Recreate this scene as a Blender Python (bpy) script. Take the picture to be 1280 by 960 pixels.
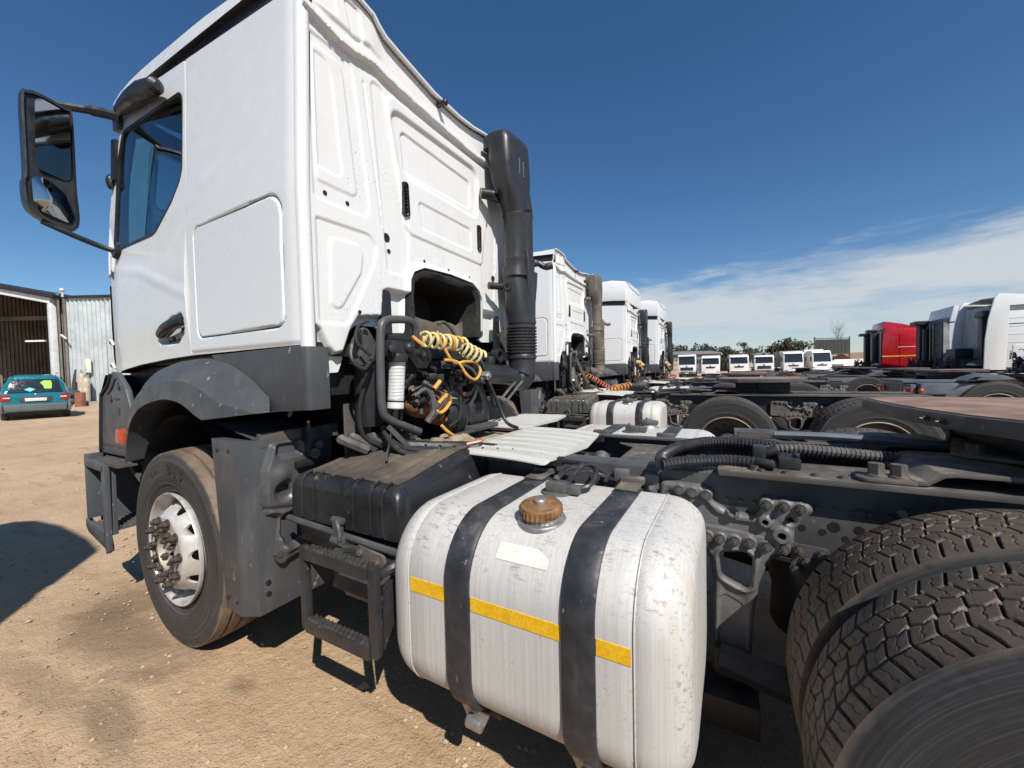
import bpy, bmesh, math, random
import numpy as np
from mathutils import Vector, Matrix
for _o in list(bpy.data.objects): bpy.data.objects.remove(_o)
SC = bpy.context.scene
COL = SC.collection
PI = math.pi
# ---------------------------------------------------------------- camera
F_PX = 492.105
cam_d = bpy.data.cameras.new('camera'); cam = bpy.data.objects.new('camera', cam_d); COL.objects.link(cam)
cam_d.sensor_fit = 'HORIZONTAL'; cam_d.sensor_width = 36.0; cam_d.lens = 36.0*F_PX/1280.0
cam_d.clip_start = 0.02; cam_d.clip_end = 3000
_r = Vector((0.87228941, 0.48845822, -0.02279812)); _d = Vector((-0.00425021, -0.03904758, -0.99922831)); _f = Vector((-0.4889715, 0.87171317, -0.03198474))
cam.matrix_world = Matrix(((_r.x, -_d.x, -_f.x, 2.59424), (_r.y, -_d.y, -_f.y, -0.90105), (_r.z, -_d.z, -_f.z, 1.41258), (0, 0, 0, 1)))
SC.camera = cam
# ---------------------------------------------------------------- sun and sky
SUN = Vector((0.78, -0.58, 1.0)).normalized()
sun_d = bpy.data.lights.new('sun', 'SUN'); sun_d.energy = 4.6; sun_d.angle = math.radians(0.53); sun_d.color = (1.0, 0.955, 0.89)
sun = bpy.data.objects.new('sun', sun_d); COL.objects.link(sun); sun.location = (10, -8, 14)
sun.rotation_euler = SUN.to_track_quat('Z', 'Y').to_euler()
W = bpy.data.worlds.new('World'); SC.world = W; W.use_nodes = True
def build_world():
    nt = W.node_tree; nt.nodes.clear(); N = nt.nodes.new; Lk = nt.links.new
    out = N('ShaderNodeOutputWorld'); bg = N('ShaderNodeBackground'); bg.inputs['Strength'].default_value = 0.082
    sky = N('ShaderNodeTexSky'); sky.sky_type = 'NISHITA'; sky.sun_disc = False
    sky.sun_elevation = math.asin(SUN.z); sky.sun_rotation = math.atan2(SUN.x, SUN.y)
    sky.altitude = 300; sky.air_density = 1.0; sky.dust_density = 0.25; sky.ozone_density = 4.0
    tc = N('ShaderNodeTexCoord')
    # cloud bank: everything below a tilted great circle, broken up with streaky noise
    nrm = Vector(_r * ((800-640)/F_PX) + _d*((362-480)/F_PX) + _f).cross(Vector(_r*((1280-640)/F_PX) + _d*((260-480)/F_PX) + _f)).normalized()
    if nrm.z < 0: nrm = -nrm
    dot = N('ShaderNodeVectorMath'); dot.operation = 'DOT_PRODUCT'; dot.inputs[1].default_value = nrm
    Lk(tc.outputs['Generated'], dot.inputs[0])
    mp = N('ShaderNodeMapping'); mp.inputs['Scale'].default_value = (2.0, 2.0, 10.0); mp.inputs['Rotation'].default_value = (math.radians(-7), math.radians(7), 0)
    Lk(tc.outputs['Generated'], mp.inputs['Vector'])
    n1 = N('ShaderNodeTexNoise'); n1.inputs['Scale'].default_value = 1.6; n1.inputs['Detail'].default_value = 8; n1.inputs['Roughness'].default_value = 0.62
    Lk(mp.outputs['Vector'], n1.inputs['Vector'])
    n2 = N('ShaderNodeTexNoise'); n2.inputs['Scale'].default_value = 4.5; n2.inputs['Detail'].default_value = 6; n2.inputs['Roughness'].default_value = 0.6
    Lk(mp.outputs['Vector'], n2.inputs['Vector'])
    def math_(op, a, b):
        m = N('ShaderNodeMath'); m.operation = op
        for i, q in enumerate((a, b)):
            if isinstance(q, (int, float)): m.inputs[i].default_value = q
            else: Lk(q, m.inputs[i])
        return m.outputs[0]
    def mrange(v, a, b, c, d):
        m = N('ShaderNodeMapRange'); m.interpolation_type = 'SMOOTHSTEP'
        Lk(v, m.inputs['Value'])
        for k, q in zip(('From Min', 'From Max', 'To Min', 'To Max'), (a, b, c, d)): m.inputs[k].default_value = q
        return m.outputs[0]
    # distance below the edge, ruffled by noise
    e = math_('SUBTRACT', math_('MULTIPLY', math_('SUBTRACT', n2.outputs['Fac'], 0.5), 0.15), dot.outputs['Value'])
    edge = mrange(e, -0.018, 0.05, 0.0, 1.0)
    body = mrange(n1.outputs['Fac'], 0.36, 0.56, 0.38, 1.0)
    # thins out towards the horizon into veils
    low = mrange(dot.outputs['Value'], -0.22, -0.10, 0.40, 1.0)
    fac = math_('MULTIPLY', math_('MULTIPLY', edge, body), math_('MULTIPLY', low, 0.92))
    mix = N('ShaderNodeMixRGB'); Lk(fac, mix.inputs['Fac']); hs = N('ShaderNodeHueSaturation'); hs.inputs['Saturation'].default_value = 1.18; Lk(sky.outputs['Color'], hs.inputs['Color']); Lk(hs.outputs['Color'], mix.inputs['Color1']); mix.inputs['Color2'].default_value = (6.0, 6.45, 6.8, 1)
    Lk(mix.outputs['Color'], bg.inputs['Color']); Lk(bg.outputs['Background'], out.inputs['Surface'])
build_world()
SC.view_settings.view_transform = 'Standard'; SC.view_settings.look = 'None'; SC.view_settings.exposure = 0.32; SC.view_settings.gamma = 1.0
SC.view_settings.use_curve_mapping = False
SC.render.engine = 'CYCLES'
SC.cycles.max_bounces = 8; SC.cycles.diffuse_bounces = 1; SC.cycles.glossy_bounces = 4; SC.cycles.transmission_bounces = 8; SC.cycles.transparent_max_bounces = 8
SC.cycles.use_denoising = True
rnd = random.Random(7)
# ---------------------------------------------------------------- materials
MATS = {}
def node_mat(name):
    m = bpy.data.materials.new(name); m.use_nodes = True; MATS[name] = m
    nt = m.node_tree; b = nt.nodes['Principled BSDF']
    return m, nt, b
def nz(nt, scale, detail=4, rough=0.55, vec=None, stretch=None):
    n = nt.nodes.new('ShaderNodeTexNoise'); n.inputs['Scale'].default_value = scale; n.inputs['Detail'].default_value = detail; n.inputs['Roughness'].default_value = rough
    if vec is None:
        tc = nt.nodes.new('ShaderNodeTexCoord'); vec = tc.outputs['Object']
    if stretch:
        mp = nt.nodes.new('ShaderNodeMapping'); mp.inputs['Scale'].default_value = stretch; nt.links.new(vec, mp.inputs['Vector']); vec = mp.outputs['Vector']
    nt.links.new(vec, n.inputs['Vector'])
    return n.outputs['Fac']
def ramp(nt, fac, a, b, lo=0.0, hi=1.0):
    m = nt.nodes.new('ShaderNodeMapRange'); m.interpolation_type = 'SMOOTHSTEP'; nt.links.new(fac, m.inputs['Value'])
    for k, q in zip(('From Min', 'From Max', 'To Min', 'To Max'), (a, b, lo, hi)): m.inputs[k].default_value = q
    return m.outputs[0]
def mth(nt, op, a, b=0.0):
    m = nt.nodes.new('ShaderNodeMath'); m.operation = op
    for i, q in enumerate((a, b)):
        if isinstance(q, (int, float)): m.inputs[i].default_value = q
        else: nt.links.new(q, m.inputs[i])
    return m.outputs[0]
def mixc(nt, fac, c1, c2):
    m = nt.nodes.new('ShaderNodeMixRGB')
    for k, q in (('Fac', fac), ('Color1', c1), ('Color2', c2)):
        if isinstance(q, (int, float)): m.inputs[k].default_value = q
        elif isinstance(q, tuple): m.inputs[k].default_value = q if len(q) == 4 else q + (1,)
        else: nt.links.new(q, m.inputs[k])
    return m.outputs['Color']
def bump(nt, b, h, strength=0.3, dist=0.01):
    n = nt.nodes.new('ShaderNodeBump'); n.inputs['Strength'].default_value = strength; n.inputs['Distance'].default_value = dist
    nt.links.new(h, n.inputs['Height']); nt.links.new(n.outputs['Normal'], b.inputs['Normal'])
def simple(name, col, rough=0.5, metal=0.0, var=0.15, vscale=6.0, bmp=0.0, bscale=60, dust=0.0, dustcol=(0.23, 0.17, 0.115), coat=0.0, rvar=0.12, scuff=0.0):
    """painted / plastic / metal surface: colour variation, roughness variation, blotches of dust"""
    m, nt, b = node_mat(name)
    f = nz(nt, vscale, 6, 0.6)
    c = mixc(nt, ramp(nt, f, 0.3, 0.7), tuple(q*(1-var) for q in col), tuple(min(1, q*(1+var)) for q in col))
    if dust > 0:
        g = mth(nt, 'MULTIPLY', ramp(nt, nz(nt, vscale*0.8, 8, 0.68), 0.46, 0.72), dust)
        geo = nt.nodes.new('ShaderNodeNewGeometry'); sep = nt.nodes.new('ShaderNodeSeparateXYZ'); nt.links.new(geo.outputs['Normal'], sep.inputs[0])
        up = ramp(nt, sep.outputs['Z'], 0.2, 0.95, 0.35, 1.25)
        c = mixc(nt, mth(nt, 'MINIMUM', mth(nt, 'MULTIPLY', g, up), 1.0), c, dustcol)
    if scuff:
        sc = mth(nt, 'MULTIPLY', ramp(nt, nz(nt, 34, 3, 0.6, stretch=(1.0, 1.0, 0.55)), 0.645, 0.69), ramp(nt, nz(nt, 4.5, 3), 0.44, 0.60, 0.0, scuff))
        c = mixc(nt, sc, c, (0.34, 0.335, 0.325))
        rub = mth(nt, 'MULTIPLY', ramp(nt, nz(nt, 10, 7, 0.7, stretch=(1.0, 1.0, 0.25)), 0.52, 0.72), scuff*0.45)
        c = mixc(nt, rub, c, (0.15, 0.145, 0.135))
    nt.links.new(c, b.inputs['Base Color'])
    nt.links.new(ramp(nt, nz(nt, vscale*3, 5), 0.25, 0.75, max(0.03, rough-rvar), min(1, rough+rvar)), b.inputs['Roughness'])
    b.inputs['Metallic'].default_value = metal
    if coat: b.inputs['Coat Weight'].default_value = coat; b.inputs['Coat Roughness'].default_value = 0.06
    if bmp: bump(nt, b, nz(nt, bscale, 4, 0.6), bmp, 0.004)
    return m
def white_paint(name, col=(0.74, 0.75, 0.745), speck=0.55, dirt=0.25, rough=0.3):
    m, nt, b = node_mat(name)
    s1 = ramp(nt, nz(nt, 150, 2, 0.5), 0.655, 0.70)
    s2 = ramp(nt, nz(nt, 62, 3, 0.6), 0.675, 0.72)
    area = ramp(nt, nz(nt, 3.0, 4), 0.42, 0.66)
    sp = mth(nt, 'MULTIPLY', mth(nt, 'MAXIMUM', s1, s2), mth(nt, 'MULTIPLY', area, speck))
    streak = ramp(nt, nz(nt, 7, 6, 0.65, stretch=(1.5, 1.5, 0.22)), 0.5, 0.78, 0, dirt)
    c = mixc(nt, streak, col, (0.50, 0.46, 0.38))
    c = mixc(nt, sp, c, (0.20, 0.17, 0.13))
    nt.links.new(c, b.inputs['Base Color'])
    nt.links.new(ramp(nt, nz(nt, 9, 5), 0.3, 0.7, rough-0.08, rough+0.15), b.inputs['Roughness'])
    b.inputs['Coat Weight'].default_value = 0.25; b.inputs['Coat Roughness'].default_value = 0.08
    return m
white_paint('cab_white', speck=0.10, dirt=0.0, rough=0.24)
white_paint('cab_back_white', (0.72, 0.72, 0.70), speck=0.9, dirt=0.22, rough=0.42)
white_paint('plate_white', (0.47, 0.465, 0.425), speck=0.95, dirt=0.5, rough=0.6)
white_paint('far_white', (0.72, 0.72, 0.71), speck=0.0, dirt=0.15, rough=0.4)
def aluminium():
    m, nt, b = node_mat('aluminium')
    br = nz(nt, 26, 4, 0.7, stretch=(5.0, 1.0, 0.08))
    c = mixc(nt, ramp(nt, br, 0.35, 0.68), (0.575, 0.56, 0.525), (0.485, 0.475, 0.45))
    geo = nt.nodes.new('ShaderNodeNewGeometry'); sep = nt.nodes.new('ShaderNodeSeparateXYZ'); nt.links.new(geo.outputs['Normal'], sep.inputs[0])
    up = ramp(nt, sep.outputs['Z'], 0.05, 0.55, 0.0, 1.0)
    sx = ramp(nt, sep.outputs['X'], 0.25, 0.7, 0.0, 1.0)
    big = nz(nt, 7, 5, 0.65)
    # scuffed grime on the top and on the rear end cap
    g1 = mth(nt, 'MULTIPLY', ramp(nt, nz(nt, 46, 8, 0.75, stretch=(0.6, 1.5, 2.0)), 0.52, 0.63), ramp(nt, big, 0.36, 0.58))
    g1 = mth(nt, 'MULTIPLY', g1, mth(nt, 'MINIMUM', mth(nt, 'ADD', up, sx), 1.0))
    c = mixc(nt, mth(nt, 'MULTIPLY', g1, 0.82), c, (0.25, 0.205, 0.145))
    fine = mth(nt, 'MULTIPLY', ramp(nt, nz(nt, 110, 3), 0.62, 0.68), ramp(nt, nz(nt, 5, 3), 0.45, 0.65, 0.0, 0.55))
    c = mixc(nt, fine, c, (0.30, 0.27, 0.21))
    warm = mth(nt, 'MULTIPLY', sx, ramp(nt, nz(nt, 9, 4, 0.6, stretch=(1, 3.0, 0.35)), 0.45, 0.75, 0.0, 0.5))
    c = mixc(nt, warm, c, (0.52, 0.42, 0.29))
    # drips running down the face
    drip = ramp(nt, nz(nt, 8, 6, 0.7, stretch=(4.0, 4.0, 0.12)), 0.54, 0.74, 0.0, 0.35)
    c = mixc(nt, drip, c, (0.50, 0.46, 0.38))
    nt.links.new(c, b.inputs['Base Color']); b.inputs['Metallic'].default_value = 0.06
    nt.links.new(ramp(nt, br, 0.3, 0.7, 0.52, 0.66), b.inputs['Roughness'])
    bump(nt, b, mth(nt, 'ADD', mth(nt, 'MULTIPLY', br, 0.15), nz(nt, 3.2, 3)), 0.10, 0.010)
aluminium()
simple('grey_plastic', (0.060, 0.063, 0.068), 0.45, var=0.12, vscale=3, dust=0.30, dustcol=(0.16, 0.15, 0.135), bmp=0.06, bscale=220, scuff=0.7)
simple('bumper_grey', (0.070, 0.077, 0.086), 0.45, var=0.12, vscale=3, dust=0.25, dustcol=(0.17, 0.16, 0.145), bmp=0.05, bscale=220, scuff=0.5)
simple('black_plastic', (0.018, 0.019, 0.021), 0.38, var=0.25, dust=0.12, dustcol=(0.09, 0.08, 0.07), bmp=0.05, bscale=160)
simple('stack_black', (0.026, 0.027, 0.029), 0.42, var=0.2, vscale=5, dust=0.12, dustcol=(0.08, 0.075, 0.068), bmp=0.05, bscale=220)
simple('dusty_stack', (0.13, 0.11, 0.088), 0.7, var=0.3, vscale=6, dust=0.7, dustcol=(0.23, 0.19, 0.14))
simple('chassis', (0.066, 0.066, 0.067), 0.42, var=0.2, vscale=8, dust=0.38, dustcol=(0.15, 0.13, 0.105), bmp=0.08, bscale=120, scuff=0.25)
simple('chassis_dark', (0.017, 0.018, 0.020), 0.5, var=0.3, vscale=8, dust=0.22, dustcol=(0.10, 0.085, 0.07), bmp=0.08, bscale=120)
simple('chassis_dusty', (0.085, 0.078, 0.068), 0.72, var=0.25, vscale=9, dust=0.75, dustcol=(0.26, 0.215, 0.16), bmp=0.1, bscale=90)
simple('cast_iron', (0.125, 0.124, 0.122), 0.55, metal=0.1, var=0.25, vscale=10, dust=0.25, dustcol=(0.16, 0.14, 0.11), bmp=0.22, bscale=140)
simple('bolt_steel', (0.095, 0.09, 0.082), 0.42, metal=0.45, var=0.4, vscale=30, dust=0.35, dustcol=(0.2, 0.16, 0.11))
simple('strap_rubber', (0.024, 0.026, 0.031), 0.5, var=0.3, vscale=14, dust=0.5, dustcol=(0.15, 0.14, 0.12), bmp=0.1, bscale=180, scuff=0.5)
simple('box_black', (0.019, 0.020, 0.022), 0.32, var=0.25, vscale=6, dust=0.3, dustcol=(0.12, 0.095, 0.07), bmp=0.05, bscale=200, scuff=0.35)
simple('box_top_dust', (0.075, 0.061, 0.048), 0.75, var=0.4, vscale=5, dust=0.8, dustcol=(0.15, 0.118, 0.086), bmp=0.2, bscale=90)
simple('rust', (0.21, 0.090, 0.038), 0.75, metal=0.1, var=0.5, vscale=18, dust=0.4, dustcol=(0.10, 0.055, 0.035), bmp=0.25, bscale=120)
simple('rust_worn', (0.34, 0.20, 0.125), 0.5, metal=0.3, var=0.35, vscale=7, dust=0.55, dustcol=(0.20, 0.15, 0.11), bmp=0.1, bscale=90)
simple('cap_rust', (0.27, 0.135, 0.055), 0.55, metal=0.35, var=0.55, vscale=16, dust=0.8, dustcol=(0.30, 0.245, 0.175), bmp=0.15, bscale=160)
simple('step_black', (0.028, 0.028, 0.029), 0.45, var=0.25, vscale=9, dust=0.25, dustcol=(0.11, 0.095, 0.08), bmp=0.08, bscale=140, scuff=0.5)
simple('steel', (0.42, 0.41, 0.39), 0.4, metal=0.7, var=0.2, vscale=18, dust=0.3)
simple('nut_rust', (0.060, 0.048, 0.040), 0.62, metal=0.3, var=0.4, vscale=40, dust=0.5, dustcol=(0.12, 0.085, 0.06), bmp=0.2, bscale=180)
simple('mud_dust', (0.27, 0.21, 0.145), 0.9, var=0.35, vscale=9, dust=0.6, dustcol=(0.18, 0.135, 0.095), bmp=0.5, bscale=60)
simple('hose_black', (0.020, 0.020, 0.021), 0.45, var=0.3, vscale=20, dust=0.3, dustcol=(0.11, 0.10, 0.085))
simple('hose_grey', (0.075, 0.073, 0.068), 0.6, var=0.3, vscale=20, dust=0.5, dustcol=(0.2, 0.18, 0.15))
simple('coil_yellow', (0.66, 0.56, 0.26), 0.4, var=0.2, vscale=20, dust=0.25, dustcol=(0.3, 0.24, 0.14))
simple('coil_orange', (0.68, 0.33, 0.07), 0.4, var=0.2, vscale=20, dust=0.2, dustcol=(0.3, 0.2, 0.1))
simple('coil_red', (0.50, 0.14, 0.07), 0.45, var=0.25, vscale=20, dust=0.3, dustcol=(0.3, 0.2, 0.12))
simple('orange_lens', (0.36, 0.055, 0.015), 0.25, var=0.15, vscale=30, coat=0.5)
simple('red_lens', (0.24, 0.012, 0.010), 0.2, var=0.15, vscale=30, coat=0.6)
simple('mirror_glass', (0.34, 0.37, 0.39), 0.04, metal=1.0, var=0.02, rvar=0.015)
simple('lens_dark', (0.012, 0.014, 0.016), 0.08, var=0.1, coat=1.0, rvar=0.03)
simple('interior', (0.025, 0.027, 0.03), 0.7, var=0.2)
simple('curtain_cyan', (0.02, 0.15, 0.19), 0.7, var=0.1)
simple('paper', (0.70, 0.68, 0.60), 0.7, var=0.12, vscale=14, dust=0.35, dustcol=(0.50, 0.40, 0.25))
simple('rim_paint', (0.58, 0.565, 0.53), 0.36, metal=0.3, var=0.15, vscale=9, dust=0.8, dustcol=(0.24, 0.17, 0.11), bmp=0.05, bscale=90)
simple('rim_black', (0.03, 0.03, 0.033), 0.45, var=0.3, dust=0.45, dustcol=(0.16, 0.12, 0.09))
simple('rim_edge', (0.42, 0.38, 0.32), 0.5, metal=0.3, var=0.3, dust=0.4)
simple('foam_lining', (0.016, 0.016, 0.015), 0.95, var=0.5, vscale=40, dust=0.10, dustcol=(0.08, 0.075, 0.065), bmp=0.6, bscale=140)
simple('tan_panel', (0.13, 0.11, 0.085), 0.8, var=0.3, dust=0.4)
simple('red_paint', (0.45, 0.012, 0.02), 0.25, var=0.08, coat=0.4)
simple('dark_cab_back', (0.055, 0.062, 0.075), 0.5, var=0.25, vscale=3, dust=0.35, dustcol=(0.2, 0.19, 0.17))
simple('pale_cab_back', (0.30, 0.31, 0.32), 0.5, var=0.25, vscale=3, dust=0.4, dustcol=(0.12, 0.11, 0.10))
simple('tail_blue_grey', (0.10, 0.115, 0.14), 0.5, var=0.2, dust=0.35)
simple('yellow_paint', (0.65, 0.42, 0.03), 0.5, var=0.15, dust=0.3)
simple('teal_paint', (0.015, 0.20, 0.24), 0.22, metal=0.35, var=0.06, coat=0.6)
simple('car_trim', (0.05, 0.05, 0.05), 0.6, var=0.15)
simple('car_bumper', (0.10, 0.12, 0.125), 0.5, var=0.12, dust=0.3)
simple('plate_pale', (0.62, 0.62, 0.58), 0.5, var=0.08)
simple('sticker_green', (0.30, 0.62, 0.06), 0.6, var=0.1)
simple('sticker_cyan', (0.12, 0.55, 0.58), 0.6, var=0.1)
simple('shed_frame', (0.60, 0.62, 0.63), 0.55, var=0.12, vscale=2, dust=0.3)
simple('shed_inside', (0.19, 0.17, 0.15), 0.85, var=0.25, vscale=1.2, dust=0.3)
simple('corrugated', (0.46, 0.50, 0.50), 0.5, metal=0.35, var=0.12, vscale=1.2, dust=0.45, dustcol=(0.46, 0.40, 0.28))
simple('concrete', (0.34, 0.31, 0.26), 0.9, var=0.2, vscale=2, bmp=0.3, bscale=30)
simple('cylinder_tan', (0.45, 0.40, 0.29), 0.6, var=0.2)
simple('red_drum', (0.27, 0.09, 0.065), 0.55, var=0.3, dust=0.4)
simple('louvre_grey', (0.028, 0.03, 0.032), 0.6, var=0.12, vscale=1)
simple('bark', (0.10, 0.075, 0.055), 0.9, var=0.3)
simple('leaf_dark', (0.024, 0.034, 0.018), 0.75, var=0.4, vscale=0.8)
simple('leaf_olive', (0.045, 0.050, 0.024), 0.75, var=0.4, vscale=0.8)
simple('roof_grey', (0.20, 0.21, 0.215), 0.7, var=0.2, vscale=0.3)
simple('wall_cream', (0.42, 0.36, 0.27), 0.85, var=0.2, vscale=0.4)
simple('stone_pale', (0.37, 0.27, 0.175), 0.9, var=0.4, vscale=3)
simple('cloth_red', (0.50, 0.05, 0.04), 0.8, var=0.2)
simple('blue_plastic', (0.03, 0.10, 0.30), 0.5, var=0.2)
def yellow_tape():
    m, nt, b = node_mat('yellow_tape')
    c = mixc(nt, ramp(nt, nz(nt, 30, 5), 0.3, 0.7), (0.80, 0.44, 0.008), (0.88, 0.53, 0.02))
    v = nt.nodes.new('ShaderNodeTexVoronoi'); v.inputs['Scale'].default_value = 130
    tc = nt.nodes.new('ShaderNodeTexCoord'); nt.links.new(tc.outputs['Object'], v.inputs['Vector'])
    c = mixc(nt, ramp(nt, v.outputs['Distance'], 0.45, 0.7, 0, 0.30), c, (0.50, 0.26, 0.01))
    c = mixc(nt, ramp(nt, nz(nt, 14, 6, 0.7), 0.60, 0.75, 0, 0.5), c, (0.40, 0.28, 0.09))
    nt.links.new(c, b.inputs['Base Color']); b.inputs['Roughness'].default_value = 0.38
yellow_tape()
def tyre_mat(name, tread=(0.105, 0.080, 0.058), side=(0.019, 0.020, 0.022), dusty=0.42, r_in=0.508):
    m, nt, b = node_mat(name)
    tc = nt.nodes.new('ShaderNodeTexCoord'); sep = nt.nodes.new('ShaderNodeSeparateXYZ'); nt.links.new(tc.outputs['Object'], sep.inputs[0])
    r = mth(nt, 'SQRT', mth(nt, 'ADD', mth(nt, 'MULTIPLY', sep.outputs['X'], sep.outputs['X']), mth(nt, 'MULTIPLY', sep.outputs['Z'], sep.outputs['Z'])))
    n = nz(nt, 9, 7, 0.65); n2 = nz(nt, 45, 5, 0.6)
    # angle-smeared noise: scuffs that run round the tyre
    at = mth(nt, 'ARCTAN2', sep.outputs['Z'], sep.outputs['X'])
    cb = nt.nodes.new('ShaderNodeCombineXYZ'); nt.links.new(mth(nt, 'MULTIPLY', r, 75.0), cb.inputs[0]); nt.links.new(mth(nt, 'MULTIPLY', at, 0.5), cb.inputs[1]); nt.links.new(mth(nt, 'MULTIPLY', sep.outputs['Y'], 20.0), cb.inputs[2])
    ring = nz(nt, 2.2, 6, 0.7, vec=cb.outputs[0])
    onr = ramp(nt, mth(nt, 'ADD', r, mth(nt, 'MULTIPLY', mth(nt, 'SUBTRACT', n, 0.5), 0.05)), r_in-0.012, r_in+0.012)
    sidec = mixc(nt, ramp(nt, ring, 0.45, 0.72, 0, dusty), side, (0.110, 0.112, 0.115))
    sidec = mixc(nt, ramp(nt, n, 0.60, 0.85, 0, dusty*0.4), sidec, (0.14, 0.11, 0.085))
    trc = mixc(nt, ramp(nt, n, 0.3, 0.7), tuple(q*0.62 for q in tread), tread)
    trc = mixc(nt, ramp(nt, n2, 0.5, 0.8, 0, 0.4), trc, (0.06, 0.052, 0.045))
    # mixed by radius: sidewall and groove bottoms darker than the tread blocks
    nt.links.new(mixc(nt, onr, sidec, trc), b.inputs['Base Color'])
    nt.links.new(ramp(nt, n2, 0.3, 0.7, 0.5, 0.78), b.inputs['Roughness'])
    bump(nt, b, n2, 0.16, 0.003)
tyre_mat('tyre_tread'); tyre_mat('tyre_rib', tread=(0.20, 0.15, 0.105), side=(0.040, 0.036, 0.033), dusty=0.75, r_in=0.505); tyre_mat('tyre_black', tread=(0.085, 0.072, 0.06), side=(0.020, 0.020, 0.021), dusty=0.3)
def glass(name, tint=(0.55, 0.75, 0.82), rough=0.0):
    m, nt, b = node_mat(name)
    b.inputs['Base Color'].default_value = tint + (1,); b.inputs['Transmission Weight'].default_value = 1.0; b.inputs['Roughness'].default_value = rough; b.inputs['IOR'].default_value = 1.45
    c = mixc(nt, ramp(nt, nz(nt, 8, 4), 0.4, 0.7), tint, tuple(q*0.9 for q in tint)); nt.links.new(c, b.inputs['Base Color'])
glass('glass_tint', (0.27, 0.46, 0.55)); glass('bowl_amber', (0.25, 0.16, 0.05), 0.1)
simple('glass_far', (0.018, 0.024, 0.03), 0.12, var=0.2, coat=0.5)
def filter_print():
    m, nt, b = node_mat('filter_print')
    tc = nt.nodes.new('ShaderNodeTexCoord'); sep = nt.nodes.new('ShaderNodeSeparateXYZ'); nt.links.new(tc.outputs['Object'], sep.inputs[0])
    rows = mth(nt, 'FRACT', mth(nt, 'MULTIPLY', sep.outputs['Z'], 62.0))
    line = mth(nt, 'LESS_THAN', rows, 0.34)
    gaps = ramp(nt, nz(nt, 40, 3, vec=tc.outputs['Object'], stretch=(1.6, 1.6, 0.25)), 0.42, 0.5)
    fac = mth(nt, 'MULTIPLY', mth(nt, 'MULTIPLY', line, gaps), 0.55)
    c = mixc(nt, fac, (0.62, 0.62, 0.60), (0.16, 0.16, 0.17))
    c = mixc(nt, ramp(nt, nz(nt, 20, 5), 0.5, 0.8, 0, 0.4), c, (0.4, 0.35, 0.27))
    nt.links.new(c, b.inputs['Base Color']); b.inputs['Roughness'].default_value = 0.4
filter_print()
def ground_mat():
    m, nt, b = node_mat('ground_dirt')
    tc = nt.nodes.new('ShaderNodeTexCoord'); P = tc.outputs['Object']
    a = nz(nt, 0.35, 6, 0.6, P); d = nz(nt, 2.2, 8, 0.65, P); e = nz(nt, 22, 6, 0.7, P); g = nz(nt, 120, 3, 0.6, P)
    c = mixc(nt, ramp(nt, a, 0.32, 0.68), (0.45, 0.305, 0.178), (0.54, 0.385, 0.24))
    c = mixc(nt, ramp(nt, d, 0.42, 0.72, 0, 0.6), c, (0.40, 0.26, 0.145))
    c = mixc(nt, ramp(nt, e, 0.52, 0.72, 0, 0.55), c, (0.65, 0.475, 0.30))
    c = mixc(nt, ramp(nt, g, 0.58, 0.72, 0, 0.6), c, (0.23, 0.16, 0.10))
    trk = nz(nt, 2.4, 7, 0.65, P, stretch=(0.30, 1.5, 1.0))
    c = mixc(nt, ramp(nt, trk, 0.50, 0.70, 0, 0.55), c, (0.30, 0.185, 0.10))
    c = mixc(nt, ramp(nt, nz(nt, 1.1, 5, 0.6, P, stretch=(0.4, 1.3, 1.0)), 0.52, 0.72, 0, 0.5), c, (0.56, 0.42, 0.275))
    vo = nt.nodes.new('ShaderNodeTexVoronoi'); vo.inputs['Scale'].default_value = 42; nt.links.new(P, vo.inputs['Vector'])
    st = ramp(nt, vo.outputs['Distance'], 0.10, 0.22, 1, 0)
    pick = ramp(nt, nz(nt, 30, 2, 0.5, P), 0.56, 0.62)
    st = mth(nt, 'MULTIPLY', st, pick)
    c = mixc(nt, mth(nt, 'MULTIPLY', st, 0.7), c, (0.60, 0.49, 0.35))
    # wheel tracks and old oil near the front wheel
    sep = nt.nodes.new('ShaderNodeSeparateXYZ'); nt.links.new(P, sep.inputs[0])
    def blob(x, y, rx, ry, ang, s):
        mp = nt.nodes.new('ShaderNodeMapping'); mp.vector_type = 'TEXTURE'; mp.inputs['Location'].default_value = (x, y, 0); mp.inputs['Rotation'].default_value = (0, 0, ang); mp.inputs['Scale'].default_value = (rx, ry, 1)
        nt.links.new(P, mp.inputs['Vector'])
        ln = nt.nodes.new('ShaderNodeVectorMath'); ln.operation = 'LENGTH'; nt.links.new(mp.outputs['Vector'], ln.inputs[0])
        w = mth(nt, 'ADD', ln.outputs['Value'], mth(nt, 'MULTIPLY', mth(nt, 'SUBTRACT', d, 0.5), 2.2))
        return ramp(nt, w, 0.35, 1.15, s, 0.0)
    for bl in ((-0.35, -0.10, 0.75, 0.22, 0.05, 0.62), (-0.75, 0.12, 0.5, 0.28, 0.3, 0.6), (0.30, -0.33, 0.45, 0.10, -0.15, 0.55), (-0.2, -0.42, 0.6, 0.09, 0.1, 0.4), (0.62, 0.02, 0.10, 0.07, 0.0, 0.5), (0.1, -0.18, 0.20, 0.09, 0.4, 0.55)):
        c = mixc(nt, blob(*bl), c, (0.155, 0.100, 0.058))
    nt.links.new(c, b.inputs['Base Color']); b.inputs['Roughness'].default_value = 0.95
    h = mth(nt, 'ADD', mth(nt, 'MULTIPLY', d, 0.8), mth(nt, 'ADD', mth(nt, 'MULTIPLY', e, 0.55), mth(nt, 'MULTIPLY', g, 0.22)))
    h = mth(nt, 'ADD', h, mth(nt, 'MULTIPLY', st, 0.35))
    bump(nt, b, h, 0.9, 0.035)
ground_mat()
def M_(n): return MATS[n]
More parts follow.
